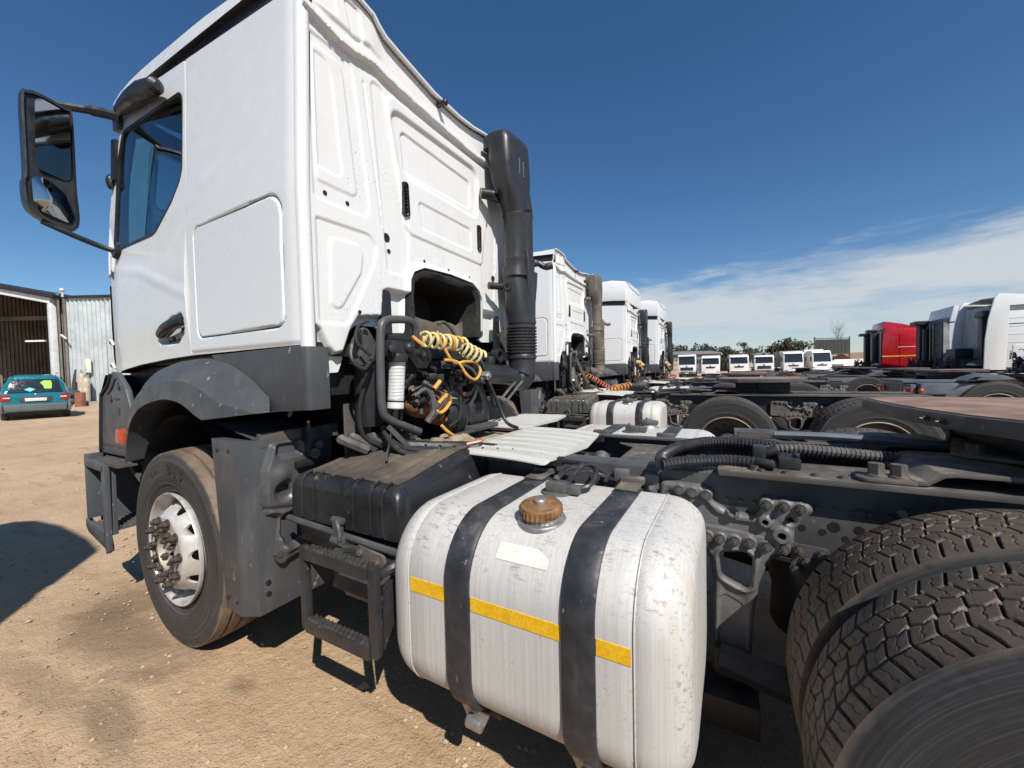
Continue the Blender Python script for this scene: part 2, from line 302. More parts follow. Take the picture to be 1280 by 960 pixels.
# ---------------------------------------------------------------- mesh helpers
def frame_of(ax):
    ax = Vector(ax).normalized(); a = Vector((0, 0, 1)) if abs(ax.z) < 0.9 else Vector((1, 0, 0))
    u = ax.cross(a).normalized(); return u, ax.cross(u).normalized(), ax
class MB:
    def __init__(s): s.v = []; s.f = []
    def add(s, V, F):
        o = len(s.v); s.v += [tuple(p) for p in V]; s.f += [tuple(i+o for i in q) for q in F]; return s
    def box(s, x0, x1, y0, y1, z0, z1):
        V = [(x, y, z) for x in (x0, x1) for y in (y0, y1) for z in (z0, z1)]
        return s.add(V, [(0, 1, 3, 2), (4, 6, 7, 5), (0, 4, 5, 1), (2, 3, 7, 6), (0, 2, 6, 4), (1, 5, 7, 3)])
    def obox(s, c, size, rot=None):
        h = [q/2 for q in size]; V = []
        for x in (-1, 1):
            for y in (-1, 1):
                for z in (-1, 1):
                    p = Vector((x*h[0], y*h[1], z*h[2]))
                    if rot is not None: p = rot @ p
                    V.append(p + Vector(c))
        return s.add(V, [(0, 1, 3, 2), (4, 6, 7, 5), (0, 4, 5, 1), (2, 3, 7, 6), (0, 2, 6, 4), (1, 5, 7, 3)])
    def bar(s, p0, p1, w, h, up=(0, 0, 1)):
        p0, p1 = Vector(p0), Vector(p1); d = (p1-p0).normalized(); u = d.cross(Vector(up))
        if u.length < 1e-4: u = d.cross(Vector((1, 0, 0)))
        u.normalize(); v = u.cross(d); V = []
        for p in (p0, p1):
            for a, b in ((-1, -1), (1, -1), (1, 1), (-1, 1)): V.append(p + u*a*w/2 + v*b*h/2)
        return s.add(V, [(0, 1, 2, 3), (7, 6, 5, 4), (0, 4, 5, 1), (1, 5, 6, 2), (2, 6, 7, 3), (3, 7, 4, 0)])
    def cyl(s, p0, p1, r0, r1=None, n=16, caps=True):
        r1 = r0 if r1 is None else r1; p0, p1 = Vector(p0), Vector(p1); u, w, a = frame_of(p1-p0); V = []
        for p, r in ((p0, r0), (p1, r1)):
            for i in range(n):
                t = 2*PI*i/n; V.append(p + u*(r*math.cos(t)) + w*(r*math.sin(t)))
        F = [(i, (i+1) % n, n+(i+1) % n, n+i) for i in range(n)]
        if caps: F += [tuple(range(n-1, -1, -1)), tuple(range(n, 2*n))]
        return s.add(V, F)
    def tube(s, pts, r, n=8, closed=False, caps=True):
        P = [Vector(p) for p in pts]; m = len(P); R = r if isinstance(r, (list, tuple)) else [r]*m
        T = []
        for i in range(m):
            a = P[(i-1) % m] if (i or closed) else P[0]; b = P[(i+1) % m] if (i < m-1 or closed) else P[-1]
            T.append((b-a).normalized())
        u = frame_of(T[0])[0]; V = []
        for i in range(m):
            u = (u - T[i]*u.dot(T[i]));
            u = frame_of(T[i])[0] if u.length < 1e-5 else u.normalized()
            w = T[i].cross(u)
            for k in range(n):
                t = 2*PI*k/n; V.append(P[i] + (u*math.cos(t) + w*math.sin(t))*R[i])
        F = []
        for i in range(m if closed else m-1):
            j = (i+1) % m
            for k in range(n): F.append((i*n+k, i*n+(k+1) % n, j*n+(k+1) % n, j*n+k))
        if caps and not closed: F += [tuple(range(n-1, -1, -1)), tuple(range((m-1)*n, m*n))]
        return s.add(V, F)
    def lathe(s, prof, c=(0, 0, 0), axis=(0, 1, 0), n=48, close=False, a0=0.0, a1=2*PI):
        """prof: (radius, distance along axis)"""
        u, w, a = frame_of(axis); c = Vector(c); full = abs(a1-a0-2*PI) < 1e-6; m = n if full else n+1; V = []
        for r, d in prof:
            for i in range(m):
                t = a0 + (a1-a0)*i/n; V.append(c + a*d + u*(r*math.cos(t)) + w*(r*math.sin(t)))
        F = []; L = len(prof)
        for j in range(L if close else L-1):
            k = (j+1) % L
            for i in range(n): i2 = (i+1) % m if full else i+1; F.append((j*m+i, j*m+i2, k*m+i2, k*m+i))
        return s.add(V, F)
    def prism(s, poly, axis, a, b):
        n = len(poly)
        def mk(u, v, t): return {'x': (t, u, v), 'y': (u, t, v), 'z': (u, v, t)}[axis]
        V = [mk(u, v, a) for u, v in poly] + [mk(u, v, b) for u, v in poly]
        F = [(i, (i+1) % n, n+(i+1) % n, n+i) for i in range(n)] + [tuple(range(n-1, -1, -1)), tuple(range(n, 2*n))]
        return s.add(V, F)
    def loft(s, secs, closed=True, caps=True):
        n = len(secs[0]); V = [p for q in secs for p in q]; F = []
        for j in range(len(secs)-1):
            for i in range(n if closed else n-1): F.append((j*n+i, j*n+(i+1) % n, (j+1)*n+(i+1) % n, (j+1)*n+i))
        if caps and closed: F += [tuple(range(n-1, -1, -1)), tuple(range((len(secs)-1)*n, len(secs)*n))]
        return s.add(V, F)
    def ball(s, c, r, n=12, m=8):
        rx, ry, rz = (r, r, r) if isinstance(r, (int, float)) else r; V = [(c[0], c[1], c[2]-rz)]; F = []
        for j in range(1, m):
            t = PI*j/m - PI/2
            for i in range(n): p = 2*PI*i/n; V.append((c[0]+rx*math.cos(t)*math.cos(p), c[1]+ry*math.cos(t)*math.sin(p), c[2]+rz*math.sin(t)))
        V.append((c[0], c[1], c[2]+rz)); top = len(V)-1
        for i in range(n): F.append((0, 1+(i+1) % n, 1+i)); F.append((top, 1+(m-2)*n+i, 1+(m-2)*n+(i+1) % n))
        for j in range(m-2):
            for i in range(n): F.append((1+j*n+i, 1+j*n+(i+1) % n, 1+(j+1)*n+(i+1) % n, 1+(j+1)*n+i))
        return s.add(V, F)
    def mirrored(s, yc):
        o = MB(); o.v = [(x, 2*yc-y, z) for x, y, z in s.v]; o.f = [tuple(reversed(q)) for q in s.f]; return o
    def merge(s, o): return s.add(o.v, o.f)
def spline(pts, n=8, closed=False):
    P = [Vector(p) for p in pts]; m = len(P); out = []
    for i in range(m if closed else m-1):
        p0 = P[(i-1) % m] if (closed or i > 0) else P[0]; p1 = P[i]; p2 = P[(i+1) % m]; p3 = P[(i+2) % m] if (closed or i < m-2) else P[-1]
        for k in range(n):
            t = k/n; out.append(0.5*((2*p1) + (p2-p0)*t + (2*p0-5*p1+4*p2-p3)*t*t + (3*p1-p0-3*p2+p3)*t**3))
    if not closed: out.append(P[-1])
    return out
def fillet(poly, r, n=5):
    P = [Vector((p[0], p[1])) for p in poly]; out = []; m = len(P); rr = r if isinstance(r, (list, tuple)) else [r]*m
    for i in range(m):
        a, b, c = P[i-1], P[i], P[(i+1) % m]; u = (a-b); w = (c-b); lu, lw = u.length, w.length; u.normalize(); w.normalize()
        ang = math.acos(max(-1, min(1, u.dot(w))))
        if rr[i] <= 0 or ang > PI-0.05: out.append((b.x, b.y)); continue
        d = min(rr[i]/math.tan(ang/2), lu*0.48, lw*0.48); r2 = d*math.tan(ang/2)
        cen = b + (u+w).normalized()*(r2/math.sin(ang/2)); s0 = b+u*d-cen; s1 = b+w*d-cen
        a0 = math.atan2(s0.y, s0.x); a1 = math.atan2(s1.y, s1.x); da = (a1-a0+PI) % (2*PI)-PI
        for k in range(n+1): t = a0+da*k/n; out.append((cen.x+r2*math.cos(t), cen.y+r2*math.sin(t)))
    return out
def sd_poly(u, v, poly):
    """signed distance to a polygon, negative inside (numpy)"""
    d = np.full(u.shape, 1e9); ins = np.zeros(u.shape, bool); n = len(poly)
    for i in range(n):
        ax, ay = poly[i]; bx, by = poly[(i+1) % n]; ex, ey = bx-ax, by-ay; L = ex*ex+ey*ey
        if L < 1e-14: continue
        t = np.clip(((u-ax)*ex+(v-ay)*ey)/L, 0, 1); d = np.minimum(d, (u-ax-t*ex)**2+(v-ay-t*ey)**2)
        if ay != by:
            c = ((ay > v) != (by > v)) & (u < (bx-ax)*(v-ay)/(by-ay)+ax); ins ^= c
    d = np.sqrt(d); return np.where(ins, -d, d)
def sd_line(u, v, pts):
    d = np.full(u.shape, 1e9)
    for i in range(len(pts)-1):
        ax, ay = pts[i]; bx, by = pts[i+1]; ex, ey = bx-ax, by-ay; L = ex*ex+ey*ey
        t = np.clip(((u-ax)*ex+(v-ay)*ey)/L, 0, 1); d = np.minimum(d, np.hypot(u-ax-t*ex, v-ay-t*ey))
    return d
def sstep(a, b, x):
    t = np.clip((x-a)/(b-a), 0, 1); return t*t*(3-2*t)
def relief(place, u0, u1, v0, v1, res, sdf, hfun, thick):
    """a pressed sheet or casting: front surface at height hfun(u,v) where sdf<0, cut along sdf=0, with side walls THICK deep. place(u,v,h)->xyz (numpy)"""
    nu, nv = int(round((u1-u0)/res))+1, int(round((v1-v0)/res))+1
    U, V = np.meshgrid(np.linspace(u0, u1, nu), np.linspace(v0, v1, nv), indexing='ij')
    cu = (U[:-1, :-1]+U[1:, 1:])/2; cv = (V[:-1, :-1]+V[1:, 1:])/2
    keep = sdf(cu, cv) < 0
    cnt = np.zeros(U.shape, int)
    for a in (0, 1):
        for b in (0, 1): cnt[a:nu-1+a, b:nv-1+b] += keep
    edge = (cnt > 0) & (cnt < 4); edge[0, :] = edge[-1, :] = False; edge[:, 0] = edge[:, -1] = False
    for _ in range(4):
        d = sdf(U, V); e = 1e-4; gx = (sdf(U+e, V)-d)/e; gy = (sdf(U, V+e)-d)/e; g = np.maximum(gx*gx+gy*gy, 0.2)
        st = np.clip(d, -1.2*res, 1.2*res)
        U = np.where(edge, U-st*gx/g, U); V = np.where(edge, V-st*gy/g, V)
    H = hfun(U, V); X = np.stack(place(U, V, H), -1).reshape(-1, 3); B = np.stack(place(U, V, H-thick), -1).reshape(-1, 3)
    idx = np.arange(nu*nv).reshape(nu, nv); ii, jj = np.nonzero(keep)
    F = np.stack([idx[ii, jj], idx[ii+1, jj], idx[ii+1, jj+1], idx[ii, jj+1]], 1)
    # boundary edges
    kp = np.pad(keep, 1); W = []
    for i, j in zip(ii, jj):
        a, b, c, d = idx[i, j], idx[i+1, j], idx[i+1, j+1], idx[i, j+1]
        if not kp[i+1, j]: W.append((a, b))
        if not kp[i+2, j+1]: W.append((b, c))
        if not kp[i+1, j+2]: W.append((c, d))
        if not kp[i, j+1]: W.append((d, a))
    used = np.unique(F); m = -np.ones(nu*nv, int); m[used] = np.arange(len(used))
    bv = sorted({q for e in W for q in e}); bm_ = {q: len(used)+k for k, q in enumerate(bv)}
    mb = MB(); mb.v = [tuple(p) for p in X[used]] + [tuple(B[q]) for q in bv]
    mb.f = [tuple(q) for q in m[F].tolist()] + [(int(m[b]), int(m[a]), bm_[a], bm_[b]) for a, b in W]
    return mb
# ---------------------------------------------------------------- objects
def mesh_of(name, mb, mat, off=(0, 0, 0), bevel=0.0, seg=2, angle=35.0, smooth=True, recalc=True):
    me = bpy.data.meshes.new(name); o = Vector(off)
    me.from_pydata([(v[0]-o.x, v[1]-o.y, v[2]-o.z) for v in mb.v], [], mb.f)
    big = len(mb.f) > 20000
    if not big and (recalc or bevel):
        bm = bmesh.new(); bm.from_mesh(me)
        if recalc: bmesh.ops.recalc_face_normals(bm, faces=bm.faces)
        if bevel:
            ed = [e for e in bm.edges if len(e.link_faces) == 2 and e.calc_face_angle(0) > math.radians(28)]
            bmesh.ops.bevel(bm, geom=ed, offset=bevel, segments=seg, profile=0.6, affect='EDGES', clamp_overlap=True)
        bm.to_mesh(me); bm.free()
    for m in (mat if isinstance(mat, (list, tuple)) else [mat]): me.materials.append(MATS[m])
    if smooth:
        me.polygons.foreach_set('use_smooth', [True]*len(me.polygons))
        me.set_sharp_from_angle(angle=math.radians(angle))
    me.update(); return me
ORG = {}
def link(name, data, parent=None, loc=None, **props):
    o = bpy.data.objects.new(name, data); COL.objects.link(o)
    if parent is not None: o.parent = parent
    if loc is not None: o.location = loc
    for k, v in props.items(): o[k] = v
    return o
def org(p):
    t = Vector((0, 0, 0))
    while p is not None: t += p.location; p = p.parent
    return t
def obj(name, mb, mat, parent=None, at=None, bevel=0.0, seg=2, angle=35.0, label=None, kind=None, smooth=True):
    """MB in world coordinates -> one object; its origin is at AT (world) or at the parent's origin"""
    po = org(parent); a = Vector(at) if at is not None else po
    o = link(name, mesh_of(name, mb, mat, a, bevel, seg, angle, smooth), parent, a-po)
    if label: o['label'] = label
    if kind: o['kind'] = kind
    return o
def thing(name, label, cat, loc, group=None, rotz=0.0):
    o = link(name, None, None, loc); o.empty_display_size = 0.3; o.rotation_euler.z = rotz
    o['label'] = label; o['category'] = cat
    if group: o['group'] = group
    return o
def tag(o, label, cat, group=None):
    o['label'] = label; o['category'] = cat
    if group: o['group'] = group
    return o
def struct(name, mb, mat, **k):
    o = obj(name, mb, mat, **k); o['kind'] = 'structure'; return o
def kids(o): return CH.get(o.name, [])
CH = {}
def index_children():
    CH.clear()
    for o in COL.objects:
        if o.parent: CH.setdefault(o.parent.name, []).append(o)
def copy_tree(o, parent=None, skip=(), swap=None, remat=None):
    if o.name.split('.')[0] in skip or o.get('hero_only'): return None
    c = o.copy(); COL.objects.link(c)
    if parent is not None: c.parent = parent
    if swap and c.data is not None and c.data.name in swap: c.data = swap[c.data.name]
    if remat and c.data is not None:
        for (nm, old), new in remat.items():
            if o.name.split('.')[0] == nm: c.data = new_mesh_mat(c.data, new)
    for ch in kids(o): copy_tree(ch, c, skip, swap, remat)
    return c
_mm = {}
def new_mesh_mat(me, mat):
    k = (me.name, mat)
    if k not in _mm:
        m = me.copy(); m.materials[0] = MATS[mat]; _mm[k] = m
    return _mm[k]
# ---------------------------------------------------------------- the nearest tractor unit: cab
YC = 1.09
def mir(y): return 2*YC-y
T = thing('tractor_truck', 'white tractor unit nearest the camera, with a big pale fuel tank crossed by yellow tape', 'truck', (1.5, YC, 0), 'white tractor units parked side by side')
def side_y(z): return 0.10 + np.maximum(0, z-2.2)*0.036
def strip_lo(x): return 3.020 + (0.887-x)*0.0875 + np.maximum(0, -0.2-x)*0.02
# --- rear side panel
HATCH = fillet([(0.175, 1.622), (0.935, 1.628), (0.945, 2.192), (0.175, 2.186)], [0.05, 0.05, 0.09, 0.05])
def side_h(u, v):
    d = sd_poly(u, v, HATCH)
    h = -0.010*(1-sstep(0.002, 0.007, np.abs(d))) + 0.002*sstep(0.004, -0.01, d)
    h = h - 0.011*sstep(0.018, 0.0, v-1.545)*0.6
    ln = sd_line(u, v, [(0.10, 2.33), (0.45, 2.46), (0.62, 2.53)])
    h = h + 0.004*(1-sstep(0.0, 0.06, ln))*sstep(0.60, 0.25, u) - 0.010*sstep(0.95, 1.05, u)**2
    h = h + 0.010*sstep(0.0, 0.25, 3.0-v)*sstep(2.9, 2.2, v)*0.6
    return h
def side_place(u, v, h): return (u, side_y(v)-h, v)
def sp_sdf(u, v): return sd_poly(u, v, [(0.095, 1.536), (1.02, 1.546), (1.034, 1.56), (1.034, 3.0), (0.095, 3.0+0.085)])
def sp2(u, v): return np.maximum(np.maximum(0.0945-u, u-1.036), np.maximum(1.538+(u-0.09)*0.006-v, v-strip_lo(u)))
obj('side_panel', relief(side_place, 0.08, 1.045, 1.53, 3.11, 0.0072, sp2, side_h, 0.018), 'cab_white', T, angle=50)
obj('side_panel', relief(side_place, 0.08, 1.045, 1.53, 3.11, 0.02, sp2, side_h, 0.018).mirrored(YC), 'cab_white', T, angle=50)
HP = [Vector((u, float(side_y(np.array(v)))+0.0035, v)) for u, v in HATCH]
obj('hatch_gap', MB().tube(HP, 0.0045, 6, closed=True), 'interior', T)
# rolled rear corner between side and back
for mm in (0, 1):
    secs = []
    for z in np.linspace(1.462, 2.985, 18):
        y0 = float(side_y(np.array(z))); w = 0.055
        pr = [(1.030, y0+0.002), (1.046, y0+0.001), (1.060, y0+0.008), (1.068, y0+0.022), (1.068, y0+0.040), (1.060, y0+0.050), (1.048, y0+0.055), (1.040, y0+0.065), (1.02, y0+0.065), (1.02, y0+0.03)]
        secs.append([(x, y, z) for x, y in pr])
    b = MB().loft(secs)
    obj('corner_post', b if not mm else b.mirrored(YC), 'cab_back_white', T, angle=60)
# --- door with window
def front_x(z): return np.interp(z, [1.40, 1.60, 1.98, 2.20, 2.32, 2.45, 2.62, 2.80, 3.00, 3.10, 3.2], [-1.02, -1.03, -1.035, -1.03, -1.02, -1.00, -0.955, -0.885, -0.80, -0.755, -0.70])
WIN = fillet([(-0.915, 2.245), (-0.30, 2.245), (-0.075, 2.385), (0.048, 2.50), (0.058, 2.945), (-0.76, 2.985), (-0.845, 2.80)], [0.06, 0.20, 0.15, 0.15, 0.06, 0.08, 0.3], 9)
def door_sdf(u, v):
    lo = np.interp(u, [-1.03, -0.6, -0.2, 0.083], [1.462, 1.505, 1.528, 1.537])
    d = np.maximum(np.maximum(u-0.0785, front_x(v)-u), np.maximum(lo-v, v-strip_lo(u)))
    return np.maximum(d, -sd_poly(u, v, WIN))
HANDLE = fillet([(-0.295, 1.612), (-0.06, 1.600), (0.030, 1.655), (0.046, 1.705), (0.030, 1.772), (-0.10, 1.757), (-0.285, 1.69)], 0.03)
def door_h(u, v):
    h = 0.016*sstep(1.5, 1.8, v)*sstep(2.25, 1.95, v)
    ln = sd_line(u, v, [(-1.0, 2.14), (-0.5, 2.06), (-0.05, 1.90), (0.07, 1.865)])
    h = h + 0.0035*(1-sstep(0, 0.05, ln))
    h = h - 0.06*(np.maximum(0, -0.80-u)/0.25)**2*sstep(2.5, 2.2, v)*0.7
    h = h - 0.035*sstep(0.0, -0.018, sd_poly(u, v, HANDLE))
    return h
b = relief(side_place, -1.06, 0.085, 1.44, 3.18, 0.0085, door_sdf, door_h, 0.022)
door = obj('door', b, 'cab_white', T, angle=50)
door2 = obj('door', relief(side_place, -1.06, 0.085, 1.44, 3.18, 0.02, door_sdf, door_h, 0.022).mirrored(YC), 'cab_white', T, angle=50)
for dr, mm in ((door, 0), (door2, 1)):
    fx = (lambda q: q) if not mm else (lambda q: q.mirrored(YC))
    def ring_(off, y): return None
    inner = [(-0.42+(u+0.42)*0.968, 2.62+(v-2.62)*0.955) for u, v in WIN]
    n = len(WIN); V = []; F = []
    for poly, dy in ((WIN, -0.004), (WIN, 0.02), (inner, 0.02), (inner, 0.0)):
        V += [(u, float(side_y(np.array(v)))+dy, v) for u, v in poly]
    for k in range(4):
        for i in range(n): F.append((k*n+i, k*n+(i+1) % n, ((k+1) % 4)*n+(i+1) % n, ((k+1) % 4)*n+i))
    obj('window_frame', fx(MB().add(V, F)), 'black_plastic', dr)
    V = []
    for dy in (0.008, 0.012): V += [(u, float(side_y(np.array(v)))+dy, v) for u, v in inner]
    F = [(i, (i+1) % n, n+(i+1) % n, n+i) for i in range(n)] + [tuple(range(n-1, -1, -1)), tuple(range(n, 2*n))]
    obj('window_glass', fx(MB().add(V, F)), 'glass_tint', dr)
    # handle: dark pocket lining and the grip across it
    pk = [(-0.127+(u+0.127)*0.97, 1.685+(v-1.685)*0.95) for u, v in HANDLE]
    b = MB().prism(pk, 'y', 0.128, 0.134)
    g = spline([(-0.275, 0.095, 1.668), (-0.18, 0.078, 1.69), (-0.06, 0.074, 1.712), (0.028, 0.090, 1.725)], 6)
    b.tube(g, [0.022+0.006*math.sin(i/len(g)*PI) for i in range(len(g))], 8)
    b.cyl((-0.155, 0.12, 1.64), (-0.155, 0.104, 1.64), 0.014, n=12)
    b.prism(fillet([(-0.02, 1.63), (0.03, 1.66), (0.035, 1.70), (-0.03, 1.69)], 0.01), 'y', 0.1, 0.125)
    obj('door_handle', fx(b), 'black_plastic', dr, bevel=0.003)
# dark trim inside the cab walls
def trim_place(u, v, h): return (u, side_y(v)+0.055-h, v)
tr = relief(trim_place, -1.06, 0.085, 1.44, 3.18, 0.03, door_sdf, lambda u, v: np.zeros(u.shape), 0.01)
obj('inner_trim', tr, 'interior', T); obj('inner_trim', tr.mirrored(YC), 'interior', T)
tr = relief(trim_place, 0.08, 1.045, 1.53, 3.11, 0.04, sp2, lambda u, v: np.zeros(u.shape), 0.01)
obj('inner_trim', tr, 'interior', T); obj('inner_trim', tr.mirrored(YC), 'interior', T)
# --- dark drip channel between panels and roof, roof skin
secs = []
for x in np.linspace(-0.78, 1.05, 26):
    lo = float(strip_lo(np.array(x))); up = np.interp(x, [-0.78, -0.511, 0.661, 1.05], [3.186, 3.180, 3.127, 3.106])
    secs.append((x, lo, max(up, lo+0.008)))
for mm in (0, 1):
    b = MB().loft([[(x, 0.137, lo-0.01), (x, 0.150, lo+0.004), (x, 0.155, up), (x, 0.20, up+0.01), (x, 0.20, lo-0.01)] for x, lo, up in secs])
    obj('roof_channel', b if not mm else b.mirrored(YC), 'black_plastic', T)
BACKTOP = [(0.138, 3.172), (0.165, 3.19), (0.22, 3.197), (0.444, 3.193), (0.522, 3.182), (0.556, 3.153), (0.60, 3.128), (0.69, 3.112), (0.97, 3.070), (1.21, 3.066), (1.376, 3.080), (1.50, 3.104), (1.61, 3.118), (1.76, 3.122), (1.95, 3.18), (2.015, 3.185), (2.042, 3.172)]
def roof_section(x):
    up = float(np.interp(x, [-0.78, -0.511, 0.661, 1.05], [3.186, 3.180, 3.127, 3.106])); t = float(sstep(0.2, 1.0, np.array(x)))
    fr = float(np.interp(x, [-0.95, -0.75, -0.4, 1.0], [-0.10, -0.02, 0.0, 0.0]))
    out = [(x, 0.128, up+0.002)]
    for y, z in BACKTOP:
        a = abs(y-YC)/0.97; flat = up+0.090-0.05*max(0, a-0.9)*10*0.2 + 0.03*(1-a*a)
        if a > 0.985: flat = up+0.055
        out.append((x, y, (flat*(1-t)+z*t)+fr*(1.2 if 0.2 < y < 2 else 0.6)))
    out.append((x, mir(0.128), up+0.002))
    return out
xs = [-0.90, -0.80, -0.65, -0.5, -0.3, -0.1, 0.1, 0.3, 0.5, 0.7, 0.85, 0.95, 1.02, 1.055]
obj('roof', MB().loft([roof_section(x) for x in xs], closed=False), 'cab_white', T, angle=40)
obj('roof_edge_lip', MB().tube([(1.062, y, z-0.004) for y, z in BACKTOP[1:-1]], 0.011, 10), 'cab_white', T)
# --- pressed back panel
FOOT = [(0.118, 3.165), (0.118, 1.461), (0.211, 1.450), (0.235, 1.424), (0.293, 1.427), (0.308, 1.462), (0.340, 1.560), (0.360, 1.618), (0.392, 1.652), (0.520, 1.655), (0.545, 1.640), (0.66, 1.615), (0.706, 1.635), (0.72, 1.927), (0.748, 1.974), (0.833, 2.013)]
FR = [(1.31, 2.013), (1.385, 1.974), (1.418, 1.915), (1.408, 1.70), (1.44, 1.650), (1.50, 1.628), (1.62, 1.635), (1.66, 1.655), (1.788, 1.652), (1.82, 1.618), (1.84, 1.56), (1.872, 1.462), (1.887, 1.427), (1.945, 1.424), (1.969, 1.45), (2.062, 1.461), (2.062, 3.165)]
OUT = fillet(FOOT[1:] + [(1.078, 2.026)] + FR[:-1], [0.01]*5+[0.03, 0.04, 0.03, 0.02, 0.03, 0.02, 0.03, 0.02, 0.02, 0.03] + [0] + [0.03, 0.02, 0.02, 0.02, 0.02, 0.02, 0.02, 0.03, 0.02, 0.03, 0.04, 0.03, 0.01, 0.01, 0.01, 0.01], 3)
btz = [q[1]-0.012 for q in BACKTOP]; bty = [q[0] for q in BACKTOP]
OUTP = OUT + [(y, z) for y, z in reversed(list(zip(bty, btz)))]
def mirp(p): return [(mir(y), z) for y, z in p]
P_OUT = fillet([(0.166, 2.868), (0.392, 2.868), (0.406, 2.774), (0.474, 2.21), (0.440, 2.174), (0.176, 2.174)], [0.02, 0.03, 0.1, 0.05, 0.02, 0.02])
P_MID = fillet([(0.190, 2.83), (0.335, 2.825), (0.346, 2.77), (0.402, 2.25), (0.190, 2.253)], [0.02, 0.04, 0.05, 0.03, 0.02])
P_IN = fillet([(0.200, 2.80), (0.255, 2.80), (0.282, 2.74), (0.326, 2.305), (0.200, 2.315)], [0.01, 0.04, 0.05, 0.03, 0.01])
TRI_O = fillet([(0.180, 2.092), (0.465, 2.098), (0.512, 2.05), (0.486, 1.95), (0.325, 1.645), (0.180, 1.640)], [0.01, 0.05, 0.04, 0.05, 0.05, 0.02])
TRI_I = fillet([(0.245, 2.025), (0.395, 2.030), (0.424, 1.99), (0.410, 1.90), (0.290, 1.712), (0.240, 1.722)], [0.03, 0.04, 0.04, 0.04, 0.04, 0.03])
SLOTL = [(0.458, 2.82), (0.548, 2.165)]
COLP = fillet([(0.500, 2.862), (0.575, 2.862), (0.665, 2.465), (0.735, 2.185), (0.725, 1.985), (0.70, 1.945), (0.575, 1.935)], 0.03)
FIELD = fillet([(0.585, 2.855), (1.60, 2.855), (1.46, 2.165), (0.745, 2.178), (0.705, 2.22)], [0.06, 0.06, 0.05, 0.06, 0.03])
BUMP_O = fillet([(0.615, 2.795), (1.425, 2.805), (1.400, 2.475), (0.735, 2.480), (0.675, 2.53)], [0.06, 0.07, 0.05, 0.05, 0.04])
BUMP_I = fillet([(0.700, 2.722), (1.345, 2.705), (1.340, 2.520), (0.722, 2.510)], 0.035)
R2 = fillet([(0.808, 2.380), (1.318, 2.378), (1.325, 2.230), (0.840, 2.236)], 0.025)
RC = fillet([(1.60, 2.40), (1.68, 2.42), (1.76, 2.08), (1.74, 1.94), (1.59, 1.94), (1.56, 2.0)], 0.03)
FLG = [(0.10, 1.640), (0.160, 1.628), (0.182, 1.612), (0.221, 1.538), (0.251, 1.508), (0.297, 1.518), (0.342, 1.625), (0.387, 1.688), (0.53, 1.705), (0.545, 1.835), (0.575, 1.848), (0.712, 1.85)]
FLGP = [(0.0, 1.30)] + [(0.0, 1.640)] + FLG + [(0.74, 1.85), (0.74, 1.30)]
def emb(d, a, w): return a*sstep(w/2, -w/2, d)
def back_h(u, v):
    h = np.zeros(u.shape)
    um = np.where(u > YC, 2*YC-u, u)
    h += emb(sd_poly(um, v, P_OUT), -0.007, 0.009) + emb(sd_poly(um, v, P_MID), 0.005, 0.008) + emb(sd_poly(um, v, P_IN), -0.005, 0.008)
    h += emb(sd_poly(um, v, TRI_O), -0.007, 0.009) + emb(sd_poly(um, v, TRI_I), 0.006, 0.009)
    h += -0.005*(1-sstep(0.003, 0.009, sd_line(um, v, SLOTL))) + emb(sd_poly(um, v, COLP), -0.006, 0.010)
    h += emb(sd_poly(u, v, FIELD), 0.008, 0.010) + emb(sd_poly(u, v, BUMP_O), -0.018, 0.028) + emb(sd_poly(u, v, BUMP_I), -0.009, 0.009) + emb(sd_poly(u, v, R2), -0.007, 0.008)
    # ledge under the roof and the roll at the left edge
    lz = np.interp(u, [0.14, 0.29, 0.40, 0.51, 0.56, 0.68, 1.10, 1.37, 1.66, 1.78, 2.06], [2.928, 2.898, 2.898, 2.918, 2.906, 2.896, 2.878, 2.870, 2.90, 2.90, 2.925])
    h += 0.032*sstep(-0.004, 0.010, v-lz) - 0.044*sstep(0.030, 0.062, v-lz) + 0.012*sstep(0.10, 0.12, v-lz)*sstep(0.62, 0.50, um)
    t1 = sd_poly(um, v, fillet([(0.36, 3.15), (0.445, 3.15), (0.47, 3.03), (0.46, 3.0), (0.40, 3.0)], 0.02)); h += emb(t1, -0.010, 0.010)
    t2 = sd_poly(um, v, fillet([(0.17, 3.15), (0.30, 3.15), (0.33, 3.03), (0.17, 3.02)], 0.02)); h += emb(t2, -0.010, 0.010)
    # lower edge set back under a pressed lip
    h += emb(sd_poly(um, v, FLGP), -0.045, 0.022)
    # lip round the opening
    op = sd_line(u, v, [(0.715, 1.63), (0.722, 1.927), (0.752, 1.974), (0.84, 2.014), (1.30, 2.014), (1.385, 1.972), (1.418, 1.91), (1.408, 1.66)])
    h += 0.022*(1-sstep(0.0, 0.038, op))
    return h
holes = [(0.576, 2.114, 0.021), (0.590, 2.048, 0.011), (0.391, 1.709, 0.012), (0.856, 2.056, 0.011), (1.078, 2.053, 0.010), (1.300, 2.051, 0.010), (1.608, 2.101, 0.022), (1.598, 2.033, 0.011), (1.734, 1.745, 0.011), (0.231, 2.211, 0.009), (0.346, 2.206, 0.009), (0.140, 1.60, 0.010)]
VENTS = [fillet([(0.690, 2.432), (0.722, 2.440), (0.728, 2.275), (0.697, 2.265)], 0.012), fillet([(1.395, 2.425), (1.428, 2.420), (1.426, 2.258), (1.396, 2.262)], 0.012)]
def back_sdf(u, v):
    d = sd_poly(u, v, OUTP)
    for y, z, r in holes: d = np.maximum(d, r-np.hypot(u-y, v-z))
    for p in VENTS: d = np.maximum(d, -sd_poly(u, v, p))
    return d
def back_place(u, v, h): return (1.050+h, u, v)
back = obj('back_panel', relief(back_place, 0.115, 2.065, 1.415, 3.21, 0.0062, back_sdf, back_h, 0.016), 'cab_back_white', T, angle=55)
